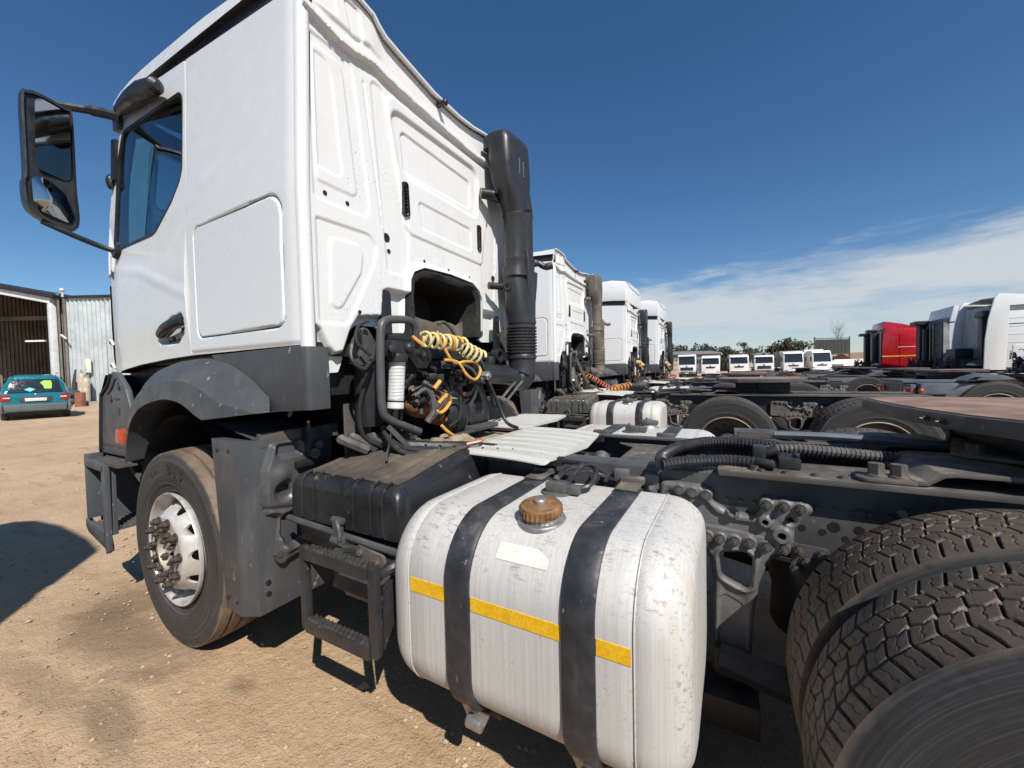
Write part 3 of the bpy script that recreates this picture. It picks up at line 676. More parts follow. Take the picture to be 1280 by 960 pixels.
for p in VENTS:
    cy = sum(q[0] for q in p)/len(p); z0, z1 = min(q[1] for q in p), max(q[1] for q in p)
    hv = float(back_h(np.array([cy+0.05]), np.array([(z0+z1)/2]))[0])
    b = MB().prism([(cy+(y-cy)*1.0, z) for y, z in p], 'x', 1.01, 1.02)
    for k in range(9): z = z0+(z1-z0)*(k+0.5)/9; b.obox((1.042+hv, cy, z), (0.022, 0.036, 0.005), Matrix.Rotation(0.5, 3, 'Y'))
    n = len(p); V = []; F = []
    for s, x in ((1.35, 1.060+hv), (1.35, 1.030+hv), (1.0, 1.030+hv), (1.0, 1.060+hv)): V += [(x, cy+(y-cy)*s, (z0+z1)/2+(z-(z0+z1)/2)*(1+(s-1)*0.25)) for y, z in p]
    for k in range(4):
        for i in range(n): F.append((k*n+i, k*n+(i+1) % n, ((k+1) % 4)*n+(i+1) % n, ((k+1) % 4)*n+i))
    obj('vent_grille', b.add(V, F), 'black_plastic', back)
for y, z, r in holes: obj('hole_backing', MB().cyl((1.028, y, z), (1.046, y, z), r*1.12, n=12), 'black_plastic', back)  # dark disc closing each hole, standing in for the shade inside it
for y, z in ((0.254, 2.918), (0.318, 2.905), (1.028, 3.035)):
    big = z > 3
    b = MB().ball((1.095 if big else 1.078, y, z), 0.020 if big else 0.009, 10, 6)
    if big: b.cyl((1.04, y, z), (1.10, y, z), 0.016, n=10)
    obj('roof_stud', b, 'black_plastic' if big else 'cab_back_white', back)
# foam lining in the opening, and the tunnel behind it
lin = [(0.715, 1.60), (0.722, 1.927), (0.752, 1.974), (0.84, 2.014), (1.30, 2.014), (1.385, 1.972), (1.418, 1.91), (1.408, 1.66)]
lin = [(p.x, p.y) for p in spline([(a, b, 0) for a, b in lin], 4)]
secs = []
for y, z in lin:
    cy, cz = 1.066, 1.75; k = 0.87; yi, zi = cy+(y-cy)*k, min(cz+(z-cz)*0.82, z)
    j = rnd.uniform(-0.005, 0.005); secs.append([(1.056, y, z), (1.068+j, (y+yi)/2, (z+zi)/2+j), (1.050, yi+j, zi+j), (0.62, yi, zi), (0.62, y, z)])
obj('engine_tunnel_lining', MB().loft(secs), 'foam_lining', T, angle=50)
b = MB().box(0.60, 0.62, 0.62, 1.50, 1.3, 2.0); obj('engine_tunnel_wall', b, 'foam_lining', T)
rp = [(0.80, 1.60), (0.80, 1.752)] + [(0.80+0.52*i/9, 1.738+0.008*math.sin(i*1.35)+0.006*(i % 2)) for i in range(1, 9)] + [(1.335, 1.765), (1.335, 1.60)]
obj('heat_shield_panel', MB().prism(rp, 'x', 0.945, 0.955), 'tan_panel', T)
# --- cab shell: floor, front, inside
b = MB(); b.box(-1.15, 1.02, 0.17, 2.01, 1.50, 1.56)
obj('cab_floor', b, 'black_plastic', T)
obj('under_cab_blocker', MB().box(-1.08, 0.95, 0.20, 1.98, 1.32, 1.49), 'chassis_dark', T)  # dark box added to block the daylight gap below the cab floor
secs = []
for z in (1.46, 1.7, 2.0, 2.2, 2.24):
    fx = float(front_x(np.array(z))); row = []
    for a in np.linspace(0, 1, 15):
        y = 0.102+a*(2*YC-0.204); bul = 0.30*(1-(2*a-1)**4); row.append((fx+0.04-bul, y, z))
    secs.append(row)
obj('front_panel', MB().loft(secs, closed=False), 'cab_white', T)
secs = []
for z in (2.26, 2.5, 2.8, 3.05):
    fx = float(front_x(np.array(z))); y0 = float(side_y(np.array(z)))
    secs.append([(fx+0.02-0.27*(1-(2*a-1)**4), y0+a*(2*YC-2*y0), z) for a in np.linspace(0.015, 0.985, 15)])
obj('windscreen', MB().loft(secs, closed=False), 'glass_tint', T)
b = MB().loft([[(float(front_x(np.array(z)))+dx, float(side_y(np.array(z)))+0.003+dy, z) for dx, dy in ((0.0, 0.0), (-0.045, 0.02), (-0.05, 0.07), (0.03, 0.07), (0.05, 0.02))] for z in np.linspace(2.1, 3.1, 9)])
obj('windscreen_pillar', b, 'cab_white', T); obj('windscreen_pillar', b.mirrored(YC), 'cab_white', T)
secs = [[(-0.76-0.25*(1-(2*a-1)**4)+dx, 0.13+a*(2*YC-0.26), z) for a in np.linspace(0, 1, 15)] for dx, z in ((-0.02, 3.03), (-0.10, 3.06), (-0.12, 3.09), (0.02, 3.18))]
obj('sun_visor', MB().loft(secs, closed=False), 'black_plastic', T)
# dark corner deflector ahead of the door
b = MB().loft([[(x0-0.015, 0.115, z), (x0-0.075, 0.165, z), (x0-0.135, 0.30, z), (x0-0.10, 0.32, z), (x0-0.03, 0.20, z)] for x0, z in ((-1.015, 1.47), (-1.05, 1.56), (-1.06, 1.75), (-1.055, 2.05))])
obj('corner_deflector', b, 'lens_dark', T); obj('corner_deflector', b.mirrored(YC), 'lens_dark', T)
for z in (1.505, 1.66): obj('deflector_hook', MB().tube(spline([(-1.10, 0.13, z), (-1.075, 0.105, z+0.006), (-1.05, 0.10, z+0.022), (-1.035, 0.11, z-0.01)], 4), 0.009, 6), 'cab_white', T)
# inside the cab: seats, wheel, dashboard, far wall
b = MB().box(-0.45, 0.0, 0.32, 0.80, 1.90, 2.08); b.obox((0.02, 0.56, 2.42), (0.14, 0.46, 0.72), Matrix.Rotation(0.12, 3, 'Y')); b.obox((0.07, 0.56, 2.84), (0.10, 0.26, 0.2)); b.box(-0.3, -0.1, 0.4, 0.7, 1.55, 1.9)
obj('seat', b, 'interior', T, bevel=0.03); obj('seat', b.mirrored(YC), 'interior', T, bevel=0.03)
b = MB().box(-1.18, -0.82, 0.22, 1.96, 1.56, 2.22); obj('dashboard', b, 'interior', T, bevel=0.05)
b = MB().lathe([(0.205+0.016*math.cos(t), 0.016*math.sin(t)) for t in np.linspace(0, 2*PI, 9)[:-1]], (-0.66, 0.56, 2.30), (-0.5, 0, 0.86), 24, close=True); b.cyl((-0.66, 0.56, 2.3), (-0.84, 0.56, 2.0), 0.03, n=8); b.bar((-0.66, 0.37, 2.3), (-0.66, 0.75, 2.3), 0.03, 0.02)
obj('steering_wheel', b, 'interior', T)
b = MB().box(0.60, 0.64, 0.17, 2.01, 1.56, 3.05); obj('bunk_wall', b, 'interior', T)
b = MB().box(-0.6, 0.6, 0.2, 1.98, 3.04, 3.07); obj('headliner', b, 'interior', T)
b = MB()
for i in range(5): b.box(0.10+i*0.035, 0.125+i*0.035, 1.95-0.012*(i % 2), 1.97-0.012*(i % 2), 2.26, 2.9)
obj('curtain', b, 'interior', T)
# --- mirrors
def mirror_set(mm):
    fx = (lambda q: q) if not mm else (lambda q: q.mirrored(YC))
    X = -0.90
    sh = [(p.x, p.y) for p in spline([(-0.255, 3.03, 0), (-0.235, 3.075, 0), (-0.19, 3.085, 0), (-0.08, 3.06, 0), (-0.055, 3.02, 0), (-0.055, 2.60, 0), (-0.050, 2.40, 0), (-0.07, 2.335, 0), (-0.11, 2.325, 0), (-0.22, 2.375, 0), (-0.262, 2.43, 0), (-0.268, 2.56, 0), (-0.258, 2.62, 0)], 4, True)]
    cy, cz = -0.16, 2.7
    def shp(k, x): return [(x, cy+(y-cy)*k, cz+(z-cz)*(1-(1-k)*0.45)) for y, z in sh]
    b = MB().loft([shp(0.62, X-0.16), shp(0.86, X-0.13), shp(1.0, X-0.07), shp(1.0, X), shp(0.90, X+0.002), shp(0.88, X-0.012)])
    m = obj('mirror', fx(b), 'black_plastic', T, angle=50)
    g1 = fillet([(-0.218, 2.645), (-0.075, 2.615), (-0.075, 3.015), (-0.213, 3.042)], 0.03)
    g2 = fillet([(-0.240, 2.600), (-0.235, 2.45), (-0.205, 2.40), (-0.085, 2.365), (-0.072, 2.42), (-0.10, 2.53), (-0.165, 2.585)], 0.03)
    def face(g, bul, x, tl=0.20):
        gy, gz = sum(p[0] for p in g)/len(g), sum(p[1] for p in g)/len(g); n = len(g); V = []; F = []
        for k in (1.0, 0.8, 0.55, 0.3): V += [(x+bul*(1-k*k)+tl*0.28*(z-gz)*k-0.10*(y-gy)*k, gy+(y-gy)*k, gz+(z-gz)*k) for y, z in g]
        V.append((x+bul, gy, gz))
        for j in range(3):
            for i in range(n): F.append((j*n+i, j*n+(i+1) % n, (j+1)*n+(i+1) % n, (j+1)*n+i))
        for i in range(n): F.append((3*n+i, 3*n+(i+1) % n, 4*n))
        return MB().add(V, F)
    obj('mirror_glass', fx(face(g1, 0.0, X+0.020, 0.36)), 'mirror_glass', m); obj('wide_angle_glass', fx(face(g2, 0.022, X+0.010)), 'mirror_glass', m)
    b = MB().tube(spline([(X-0.05, -0.12, 3.075), (X-0.02, -0.02, 3.095), (X+0.03, 0.06, 3.10), (X+0.10, 0.135, 3.085)], 5), [0.023]*8+[0.031]*8, 8)
    obj('mirror_arm', fx(b), 'black_plastic', T)
    obj('arm_root', fx(MB().obox((X+0.10, 0.135, 3.05), (0.11, 0.06, 0.10))), 'black_plastic', T, bevel=0.015)
    b = MB().tube(spline([(X-0.03, -0.20, 2.355), (X, -0.08, 2.30), (X+0.02, 0.05, 2.255), (X+0.06, 0.13, 2.235)], 5), 0.0165, 8)
    obj('mirror_arm', fx(b), 'black_plastic', T)
    b = MB().loft([[(X+0.06+dx, 0.125, 2.235+dz) for dx, dz in ((-0.09, 0.03), (0.07, 0.012), (0.05, -0.03), (-0.03, -0.055))], [(X+0.06+dx*0.7, 0.075, 2.235+dz*0.7) for dx, dz in ((-0.09, 0.03), (0.07, 0.012), (0.05, -0.03), (-0.03, -0.055))]])
    obj('arm_root', fx(b), 'black_plastic', T, bevel=0.006)
    # kerb mirror over the door: a long pod lying along the roof edge
    def ell(x, ry, rz, cy, cz): return [(x+0.25*rz*math.sin(t), cy+ry*math.cos(t), cz+rz*math.sin(t)) for t in np.linspace(0, 2*PI, 17)[:-1]]
    b = MB().loft([ell(-0.745, 0.012, 0.015, 0.112, 3.075), ell(-0.70, 0.030, 0.030, 0.10, 3.075), ell(-0.60, 0.036, 0.036, 0.092, 3.070), ell(-0.46, 0.044, 0.046, 0.084, 3.055), ell(-0.30, 0.048, 0.052, 0.078, 3.034), ell(-0.18, 0.044, 0.045, 0.074, 3.008), ell(-0.105, 0.038, 0.040, 0.07, 2.990), ell(-0.085, 0.015, 0.02, 0.072, 2.985)])
    m2 = obj('kerb_mirror', fx(b), 'black_plastic', T)
    gc = Vector((-0.27, 0.044, 3.000)); gu = Vector((0.135, 0.004, -0.036)); gv = Vector((-0.006, 0.018, -0.028)); V = []
    for t in np.linspace(0, 2*PI, 25)[:-1]: V.append(tuple(gc+gu*math.cos(t)+gv*math.sin(t)))
    obj('kerb_mirror_glass', fx(MB().add(V + [tuple(gc+Vector((0, -0.012, -0.012)))], [(i, (i+1) % 24, 24) for i in range(24)])), 'black_plastic', m2)
    obj('camera_pod', fx(MB().ball((X-0.02, 0.105, 2.70), (0.025, 0.025, 0.05), 10, 7).cyl((X-0.02, 0.105, 2.70), (X-0.01, 0.14, 2.70), 0.02, n=8).bar((X+0.03, 0.115, 2.70), (X+0.05, 0.12, 2.95), 0.03, 0.04)), 'black_plastic', T)
mirror_set(0); mirror_set(1)
# ---------------------------------------------------------------- chassis of the nearest tractor unit
RW = 0.523
def hexbolt(b, p, d, r=0.0165, h=0.022, stud=True):
    """washer, hexagon head and stud end, pointing along d"""
    p, d = Vector(p), Vector(d).normalized()
    b.cyl(p, p+d*0.005, r*1.28, n=14); b.cyl(p+d*0.005, p+d*h, r, n=6)
    if stud: b.cyl(p+d*h, p+d*(h+0.012), r*0.5, n=8)
    return b
_bolt_me = {}
def bolt(parent, p, d=(0, -1, 0), r=0.0165, h=0.022, mat='bolt_steel', stud=True, name='bolt', hero=True):
    k = (tuple(d), r, h, mat, stud)
    if k not in _bolt_me: _bolt_me[k] = mesh_of(name, hexbolt(MB(), (0, 0, 0), d, r, h, stud), mat)
    o = link(name, _bolt_me[k], parent, Vector(p)-org(parent))
    if hero: o['hero_only'] = 1
    return o
# --- frame rails
def rail(yw, s):
    """C section, web at yw, flanges pointing along s (+1 towards the far side)"""
    t = 0.010; z0, z1 = 0.755, 1.024; w = 0.075; R = 0.016
    pr = [(yw+s*w, z1), (yw+s*R, z1)] + [(yw+s*R*(1-math.sin(a)), z1-R*(1-math.cos(a))) for a in (0.4, 0.8, 1.2)] + [(yw, z1-R), (yw, z0+R)] + [(yw+s*R*(1-math.sin(a)), z0+R*(1-math.cos(a))) for a in (1.2, 0.8, 0.4)] + [(yw+s*R, z0), (yw+s*w, z0), (yw+s*w, z0+t), (yw+s*(t+R), z0+t), (yw+s*t, z0+t+R), (yw+s*t, z1-t-R), (yw+s*(t+R), z1-t), (yw+s*w, z1-t)]
    return MB().prism(pr, 'x', -0.9, 5.55)
railL = obj('chassis_rail', rail(0.74, 1), 'chassis', T); railR = obj('chassis_rail', rail(1.455, -1), 'chassis', T)
# cross members
def cross(x0, x1, z0, z1):
    b = MB().box(x0, x1, 0.752, 1.443, z1-0.012, z1-0.001); b.box(x0, x0+0.01, 0.752, 1.443, z0, z1-0.013); b.box(x1-0.01, x1, 0.752, 1.443, z0, z1-0.013); return b
for x0 in (0.4, 3.3, 4.2, 5.3): obj('cross_member', cross(x0, x0+0.16, 0.8, 1.0), 'chassis_dark', T)
def cm_sdf(u, v):
    d = sd_poly(u, v, fillet([(2.02, 0.755), (2.43, 0.755), (2.33, 0.90), (2.33, 1.28), (2.46, 1.44), (1.95, 1.44), (2.12, 1.28), (2.12, 0.90)], 0.05))
    for k in range(5):
        for s in (0, 1): d = np.maximum(d, 0.008-np.hypot(np.maximum(np.abs(u-(2.17+s*0.10))-0.012, 0), v-(0.93+k*0.075)))
    d = np.maximum(d, 0.012-np.hypot(u-2.22, v-1.35)); d = np.maximum(d, 0.012-np.hypot(u-2.14, v-1.37)); d = np.maximum(d, 0.012-np.hypot(u-2.30, v-1.35))
    return d
obj('cross_member', relief(lambda u, v, h: (u, v, 0.985+h), 1.94, 2.47, 0.75, 1.45, 0.008, cm_sdf, lambda u, v: np.zeros(u.shape), 0.010), 'chassis_dusty', T)
b = MB().prism([(2.62, 0.86), (2.62, 0.998), (2.36, 0.998), (2.30, 0.90)], 'y', 1.425, 1.435)
for k in range(4): b.cyl((2.40+k*0.05, 1.424, 0.955-0.01*(k % 2)), (2.40+k*0.05, 1.420, 0.955-0.01*(k % 2)), 0.012, n=10)
obj('gusset_plate', b, 'chassis_dusty', T)
b = MB().box(1.96, 2.14, 1.05, 1.16, 0.80, 0.93); b.cyl((1.90, 1.0, 0.90), (2.10, 1.0, 0.92), 0.05, n=12); b.cyl((2.1, 1.0, 0.92), (2.13, 1.0, 0.95), 0.025, n=8); b.ball((1.98, 1.15, 0.93), 0.05); b.box(1.72, 1.9, 1.08, 1.2, 0.86, 0.95)
obj('air_valve', b, 'hose_grey', T, bevel=0.008)
# web bolts, flush rivets, lugs
for x in (2.075, 2.124): bolt(railL, (x, 0.739, 0.953))
for x in (2.364,): bolt(railL, (x, 0.739, 0.95))
for x, z in ((2.194, 0.972), (2.313, 0.965)):
    b = MB().obox((x, 0.722, z), (0.055, 0.036, 0.055)); b.obox((x-0.004, 0.715, z-0.028), (0.05, 0.02, 0.03)); hexbolt(b, (x, 0.708, z-0.022), (0, -1, 0), 0.013)
    o = obj('mounting_lug', b, 'cast_iron', railL, bevel=0.006); o['hero_only'] = 1
for x in (2.575, 2.615, 2.66, 2.795, 2.84, 2.885, 2.93, 2.975, 3.02): 
    bolt(railL, (x, 0.739, 0.930 if x > 2.7 else 0.922), r=0.0062, h=0.008, stud=False, name='rivet', mat='bolt_steel')
for x, z, r in ((2.80, 0.855, 0.011), (2.855, 0.85, 0.011), (2.885, 0.872, 0.017), (2.915, 0.838, 0.010), (2.95, 0.872, 0.014), (2.98, 0.845, 0.012), (1.95, 0.93, 0.010), (1.90, 0.94, 0.010), (1.80, 0.93, 0.010)):
    o = obj('rail_hole', MB().cyl((x, 0.7385, z), (x, 0.745, z), r, n=14), 'black_plastic', railL); o['hero_only'] = 1
for k in range(11): 
    o = bolt(railR, (1.9+k*0.22, 1.456, 0.94-0.1*(k % 3)), (0, 1, 0), hero=True)
b = MB()
for s, yw in ((1, 0.7395), (-1, 1.4555)):
    for k in range(16): b.cyl((2.95+k*0.14, yw, 0.93-0.10*(k % 2)), (2.95+k*0.14, yw-s*0.008, 0.93-0.10*(k % 2)), 0.013, n=8)
obj('rear_rail_bolts', b, 'bolt_steel', T)
b = MB()
for s_, yw in ((1, 0.7385), (-1, 1.4565)):
    for k in range(44):
        x = 1.7+k*0.075; z = (0.945, 0.90, 0.80)[k % 3]
        if s_ == 1 and x < 3.05: continue
        b.cyl((x, yw, z), (x, yw-s_*0.010, z), 0.012, n=7)
obj('rail_bolts', b, 'steel', T, kind='stuff')
# --- casting bolted to the web, with a leg going down
def brk_poly():
    body = [(2.345, 0.975), (2.49, 0.970), (2.515, 0.955), (2.53, 0.915), (2.57, 0.892), (2.62, 0.884), (2.665, 0.882), (2.685, 0.925), (2.715, 0.950), (2.755, 0.953), (2.815, 0.948), (2.830, 0.925), (2.80, 0.895), (2.775, 0.855), (2.772, 0.80), (2.762, 0.765), (2.72, 0.755), (2.695, 0.715), (2.672, 0.64), (2.655, 0.50), (2.648, 0.30), (2.652, 0.205), (2.52, 0.205), (2.525, 0.40), (2.53, 0.62), (2.515, 0.715), (2.485, 0.752), (2.44, 0.765), (2.33, 0.77)]
    return fillet(body, 0.018, 4)
BRK = brk_poly(); HOLE = fillet([(2.545, 0.735), (2.555, 0.645), (2.60, 0.625), (2.645, 0.615), (2.655, 0.735), (2.63, 0.752)], 0.025, 5)
BB = [(2.413, 0.947), (2.459, 0.943), (2.506, 0.940), (2.694, 0.931), (2.744, 0.932), (2.789, 0.930)]
BC = [(2.455, 0.786), (2.510, 0.785), (2.550, 0.786), (2.597, 0.786), (2.643, 0.788), (2.694, 0.784), (2.744, 0.785)]
BOSS = [(2.592, 0.888, 0.020, 0.010), (2.690, 0.872, 0.022, 0.010), (2.738, 0.832, 0.029, 0.013)]
def brk_sdf(u, v):
    d = sd_poly(u, v, BRK)
    for x, z in BB + BC: d = np.minimum(d, np.hypot(u-x, v-z)-0.0225)
    d = np.maximum(d, -sd_poly(u, v, HOLE))
    for x, z, r, q in BOSS: d = np.maximum(d, q-np.hypot(u-x, v-z))
    d = np.maximum(d, 0.009-np.hypot(u-2.765, v-0.885))
    return d
PANEL = fillet([(2.36, 0.935), (2.50, 0.918), (2.535, 0.875), (2.60, 0.855), (2.66, 0.855), (2.71, 0.84), (2.70, 0.815), (2.60, 0.825), (2.48, 0.832), (2.36, 0.835)], 0.015)
LEGP = fillet([(2.548, 0.585), (2.62, 0.555), (2.635, 0.42), (2.63, 0.24), (2.545, 0.24)], 0.02)
def brk_h(u, v):
    d = brk_sdf(u, v)
    h = 0.010*sstep(0.0, -0.012, d) - 0.006*sstep(-0.02, -0.04, d)
    h += emb(sd_poly(u, v, PANEL), -0.016, 0.014) + emb(sd_poly(u, v, LEGP), -0.014, 0.012)
    for x, z in BB + BC: h = np.maximum(h, 0.012*sstep(0.024, 0.018, np.hypot(u-x, v-z)))
    for x, z, r, q in BOSS: h = np.maximum(h, 0.024*sstep(r+0.004, r-0.003, np.hypot(u-x, v-z)))
    hd = sd_poly(u, v, HOLE); h += 0.010*sstep(0.022, 0.006, hd)
    return h
brk = obj('crossbar_bracket', relief(lambda u, v, h: (u, 0.712-h, v), 2.30, 2.85, 0.19, 1.0, 0.0042, brk_sdf, brk_h, 0.026), 'cast_iron', T, angle=60)
for x, z in BB + BC: bolt(brk, (x, 0.700, z), r=0.0138, h=0.019)
for x, z, r, q in BOSS: 
    o = obj('boss_hole', MB().cyl((x, 0.722, z), (x, 0.730, z), q*1.3, n=12), 'black_plastic', brk); o['hero_only'] = 1
ab = link('axle_bracket', brk.data, T, (1.385, 0, 0)); link('axle_bracket', brk.data, T, (2.70, 0, 0))
b = MB().prism(fillet([(2.765, 0.81), (2.765, 0.70), (2.86, 0.70), (2.875, 0.735), (2.868, 0.805)], [0.002, 0.002, 0.004, 0.01, 0.012]), 'y', 0.706, 0.714)
pl = obj('corner_plate', b, 'chassis', T); pl['hero_only'] = 1
for x, z in ((2.787, 0.79), (2.848, 0.785), (2.806, 0.757), (2.778, 0.725)): bolt(pl, (x, 0.706, z), r=0.014)
obj('support_leg_foot', MB().box(2.50, 2.67, 0.58, 0.76, 0.17, 0.28).box(2.53, 2.64, 0.66, 0.70, 0.28, 0.40), 'chassis_dark', T, bevel=0.008)
obj('air_bag', MB().lathe([(0.0, 0.40), (0.13, 0.40), (0.14, 0.42), (0.135, 0.55), (0.15, 0.62), (0.15, 0.68), (0.12, 0.72), (0, 0.72)], (2.86, 0.95, 0), (0, 0, 1), 28), 'chassis_dark', T)
obj('spring_seat', MB().obox((2.76, 0.80, 0.728), (0.09, 0.10, 0.012), Matrix.Rotation(0.12, 3, 'Y')), 'tan_panel', T)
obj('leaf_spring', MB().tube(spline([(2.55, 0.62, 0.40), (3.0, 0.62, 0.34), (3.6, 0.62, 0.36), (4.3, 0.62, 0.42)], 6), 0.05, 8).mirrored(YC).merge(MB().tube(spline([(2.55, 0.62, 0.40), (3.0, 0.62, 0.34), (3.6, 0.62, 0.36), (4.3, 0.62, 0.42)], 6), 0.05, 8)), 'chassis_dark', T)
# --- subframe plate along the rail top, overhanging the web
b = MB().prism([(2.545, 1.046), (2.552, 1.026), (5.2, 1.026), (5.2, 1.046)], 'y', 0.665, 0.90)
sub = obj('subframe_plate', b, 'chassis_dusty', T, bevel=0.004)
b = MB().prism([(2.545, 1.046), (2.552, 1.026), (5.2, 1.026), (5.2, 1.046)], 'y', mir(0.90), mir(0.70))
obj('subframe_plate', b, 'chassis_dusty', T, bevel=0.004)
for x in (2.68, 2.75, 2.83, 2.90): bolt(sub, (x, 0.705, 1.046), (0, 0, 1), r=0.010, h=0.008, stud=False)
for x in (2.66, 2.95): bolt(sub, (x, 0.72, 1.046), (0, 0, 1), r=0.015, h=0.014, stud=False)
# fifth wheel mounting: flange, two large bolts, a raised pressing
b = MB().prism(fillet([(2.925, 0.672), (3.085, 0.672), (3.085, 0.80), (3.02, 0.84), (2.95, 0.80)], 0.03), 'z', 1.048, 1.060)
fl = obj('mount_flange', b, 'chassis_dusty', T, bevel=0.003)
for x in (2.985, 3.038): bolt(fl, (x, 0.722, 1.060), (0, 0, 1), r=0.021, h=0.040, stud=False, mat='chassis_dusty')
pr = [(3.06, 1.049), (3.09, 1.051), (3.125, 1.078), (3.15, 1.082), (3.32, 1.082), (3.345, 1.076), (3.385, 1.050), (3.60, 1.050), (3.60, 1.062), (3.39, 1.062), (3.352, 1.089), (3.32, 1.096), (3.145, 1.096), (3.118, 1.091), (3.085, 1.063), (3.06, 1.062)]
obj('fifth_wheel_mount', MB().prism(pr, 'y', 0.675, 1.02), 'chassis_dusty', T, bevel=0.003)
obj('fifth_wheel_mount', MB().prism(pr, 'y', mir(1.02), mir(0.70)), 'chassis_dusty', T, bevel=0.003)
b = MB().prism(fillet([(3.22, 0.93), (3.35, 0.84), (3.75, 0.80), (3.75, 1.30), (3.35, 1.30)], 0.04), 'z', 1.10, 1.112)
bp = obj('bearing_plate', b, 'chassis_dusty', T, bevel=0.003); bolt(bp, (3.285, 0.955, 1.112), (0, 0, 1), r=0.022, h=0.03, stud=False, mat='chassis_dusty')
b = MB().box(3.35, 3.95, 0.82, 0.86, 1.06, 1.20).box(3.35, 3.95, mir(0.86), mir(0.82), 1.06, 1.20).box(3.3, 4.0, 0.82, mir(0.82), 1.02, 1.06).cyl((3.65, 0.75, 1.16), (3.65, mir(0.75), 1.16), 0.06, n=16)
obj('fifth_wheel_pedestal', b, 'chassis_dark', T, bevel=0.01)
# fifth wheel plate
plate = [(3.128, 1.545), (3.135, 1.218), (3.158, 1.0), (3.202, 0.792), (3.262, 0.655), (3.37, 0.590), (3.62, 0.575), (3.85, 0.61), (4.12, 0.76), (4.14, 0.85), (3.95, 0.98), (3.72, 1.04), (3.68, 1.10), (3.72, 1.16), (3.95, 1.22), (4.14, 1.35), (4.12, 1.44), (3.85, 1.60), (3.62, 1.64), (3.37, 1.63), (3.20, 1.605)]
pf = fillet(plate, 0.035, 3)
fw = obj('fifth_wheel', MB().prism(pf, 'z', 1.198, 1.247), 'chassis', T, bevel=0.004)
cx, cy = 3.6, 1.10
ins = [(cx+(x-cx)*0.97, cy+(y-cy)*0.97) for x, y in pf]
obj('wear_surface', MB().prism(ins, 'z', 1.243, 1.2515), 'rust_worn', fw)
b = MB().box(3.36, 3.95, 0.80, 1.45, 1.12, 1.197); obj('fifth_wheel_ribs', b, 'chassis_dark', T, bevel=0.02)
for p in ((3.170, 0.945, 1.222), (3.185, 0.872, 1.220)):
    bolt(fw, p, (-0.97, -0.2, 0), r=0.008, h=0.012, mat='bolt_steel')
# --- hoses along the frame
def corrug(path, r, n=10, step=0.014):
    P = spline(path, 10); L = [0.0]
    for i in range(1, len(P)): L.append(L[-1]+(P[i]-P[i-1]).length)
    m = max(4, int(L[-1]/step*4)); out = []; rr = []
    for k in range(m+1):
        s = L[-1]*k/m; i = max(j for j in range(len(L)) if L[j] <= s+1e-9); i = min(i, len(P)-2)
        t = (s-L[i])/max(1e-6, L[i+1]-L[i]); out.append(P[i].lerp(P[i+1], t)); rr.append(r*(1.0 if k % 4 < 2 else 0.86))
    return MB().tube(out, rr, n)
b = corrug([(2.66, 0.92, 1.05), (2.50, 0.90, 1.062), (2.40, 0.84, 1.065), (2.372, 0.74, 1.065), (2.395, 0.665, 1.055), (2.47, 0.66, 1.052), (2.56, 0.70, 1.052)], 0.022)
obj('air_hose', corrug([(2.36, 0.66, 1.052), (2.35, 0.76, 1.062), (2.40, 0.90, 1.075), (2.52, 1.02, 1.085), (2.70, 1.03, 1.085), (2.85, 1.0, 1.07), (3.1, 0.98, 1.07)], 0.025), 'hose_black', T)
obj('air_hose', corrug([(2.36, 0.655, 1.048), (2.43, 0.70, 1.056), (2.55, 0.76, 1.060), (2.64, 0.76, 1.062), (2.72, 0.74, 1.058)], 0.023), 'hose_black', T)
obj('air_hose', corrug([(2.70, 0.92, 1.08), (2.80, 0.92, 1.095), (2.92, 0.93, 1.09), (3.05, 0.95, 1.08)], 0.020), 'hose_grey', T)
b = MB().box(2.735, 2.80, 0.76, 0.88, 1.048, 1.085).box(2.66, 2.70, 0.80, 0.88, 1.05, 1.11).cyl((2.69, 0.85, 1.08), (2.74, 0.85, 1.10), 0.02, n=8).cyl((2.67, 0.74, 1.07), (2.72, 0.72, 1.065), 0.016, n=8).cyl((2.79, 0.80, 1.085), (2.79, 0.80, 1.1), 0.012, n=8)
obj('hose_junction', b, 'hose_black', T, bevel=0.005)
b = MB()
for yy, zz in ((1.16, 1.11), (1.22, 1.10), (1.30, 1.085)): b.tube(spline([(2.75, yy, zz), (3.0, yy+0.01, zz), (3.4, yy, zz-0.02)], 5), 0.016, 7)
obj('brake_lines', b, 'tail_blue_grey', T)
b = MB().box(2.62, 3.6, mir(0.745), mir(0.69), 1.048, 1.075); obj('rail_cap', b, 'chassis_dusty', T)
b = MB().tube([(2.60, 1.47, 1.055), (2.78, 1.47, 1.055)], 0.035, 10).tube([(2.80, 1.47, 1.055), (3.3, 1.47, 1.05)], 0.032, 10); obj('damper', b, 'chassis', T)
bolt(T, (2.84, 1.40, 1.07), (0, 0, 1), r=0.02, h=0.03, stud=False, mat='chassis_dark'); bolt(T, (2.90, 1.40, 1.07), (0, 0, 1), r=0.02, h=0.03, stud=False, mat='chassis_dark')
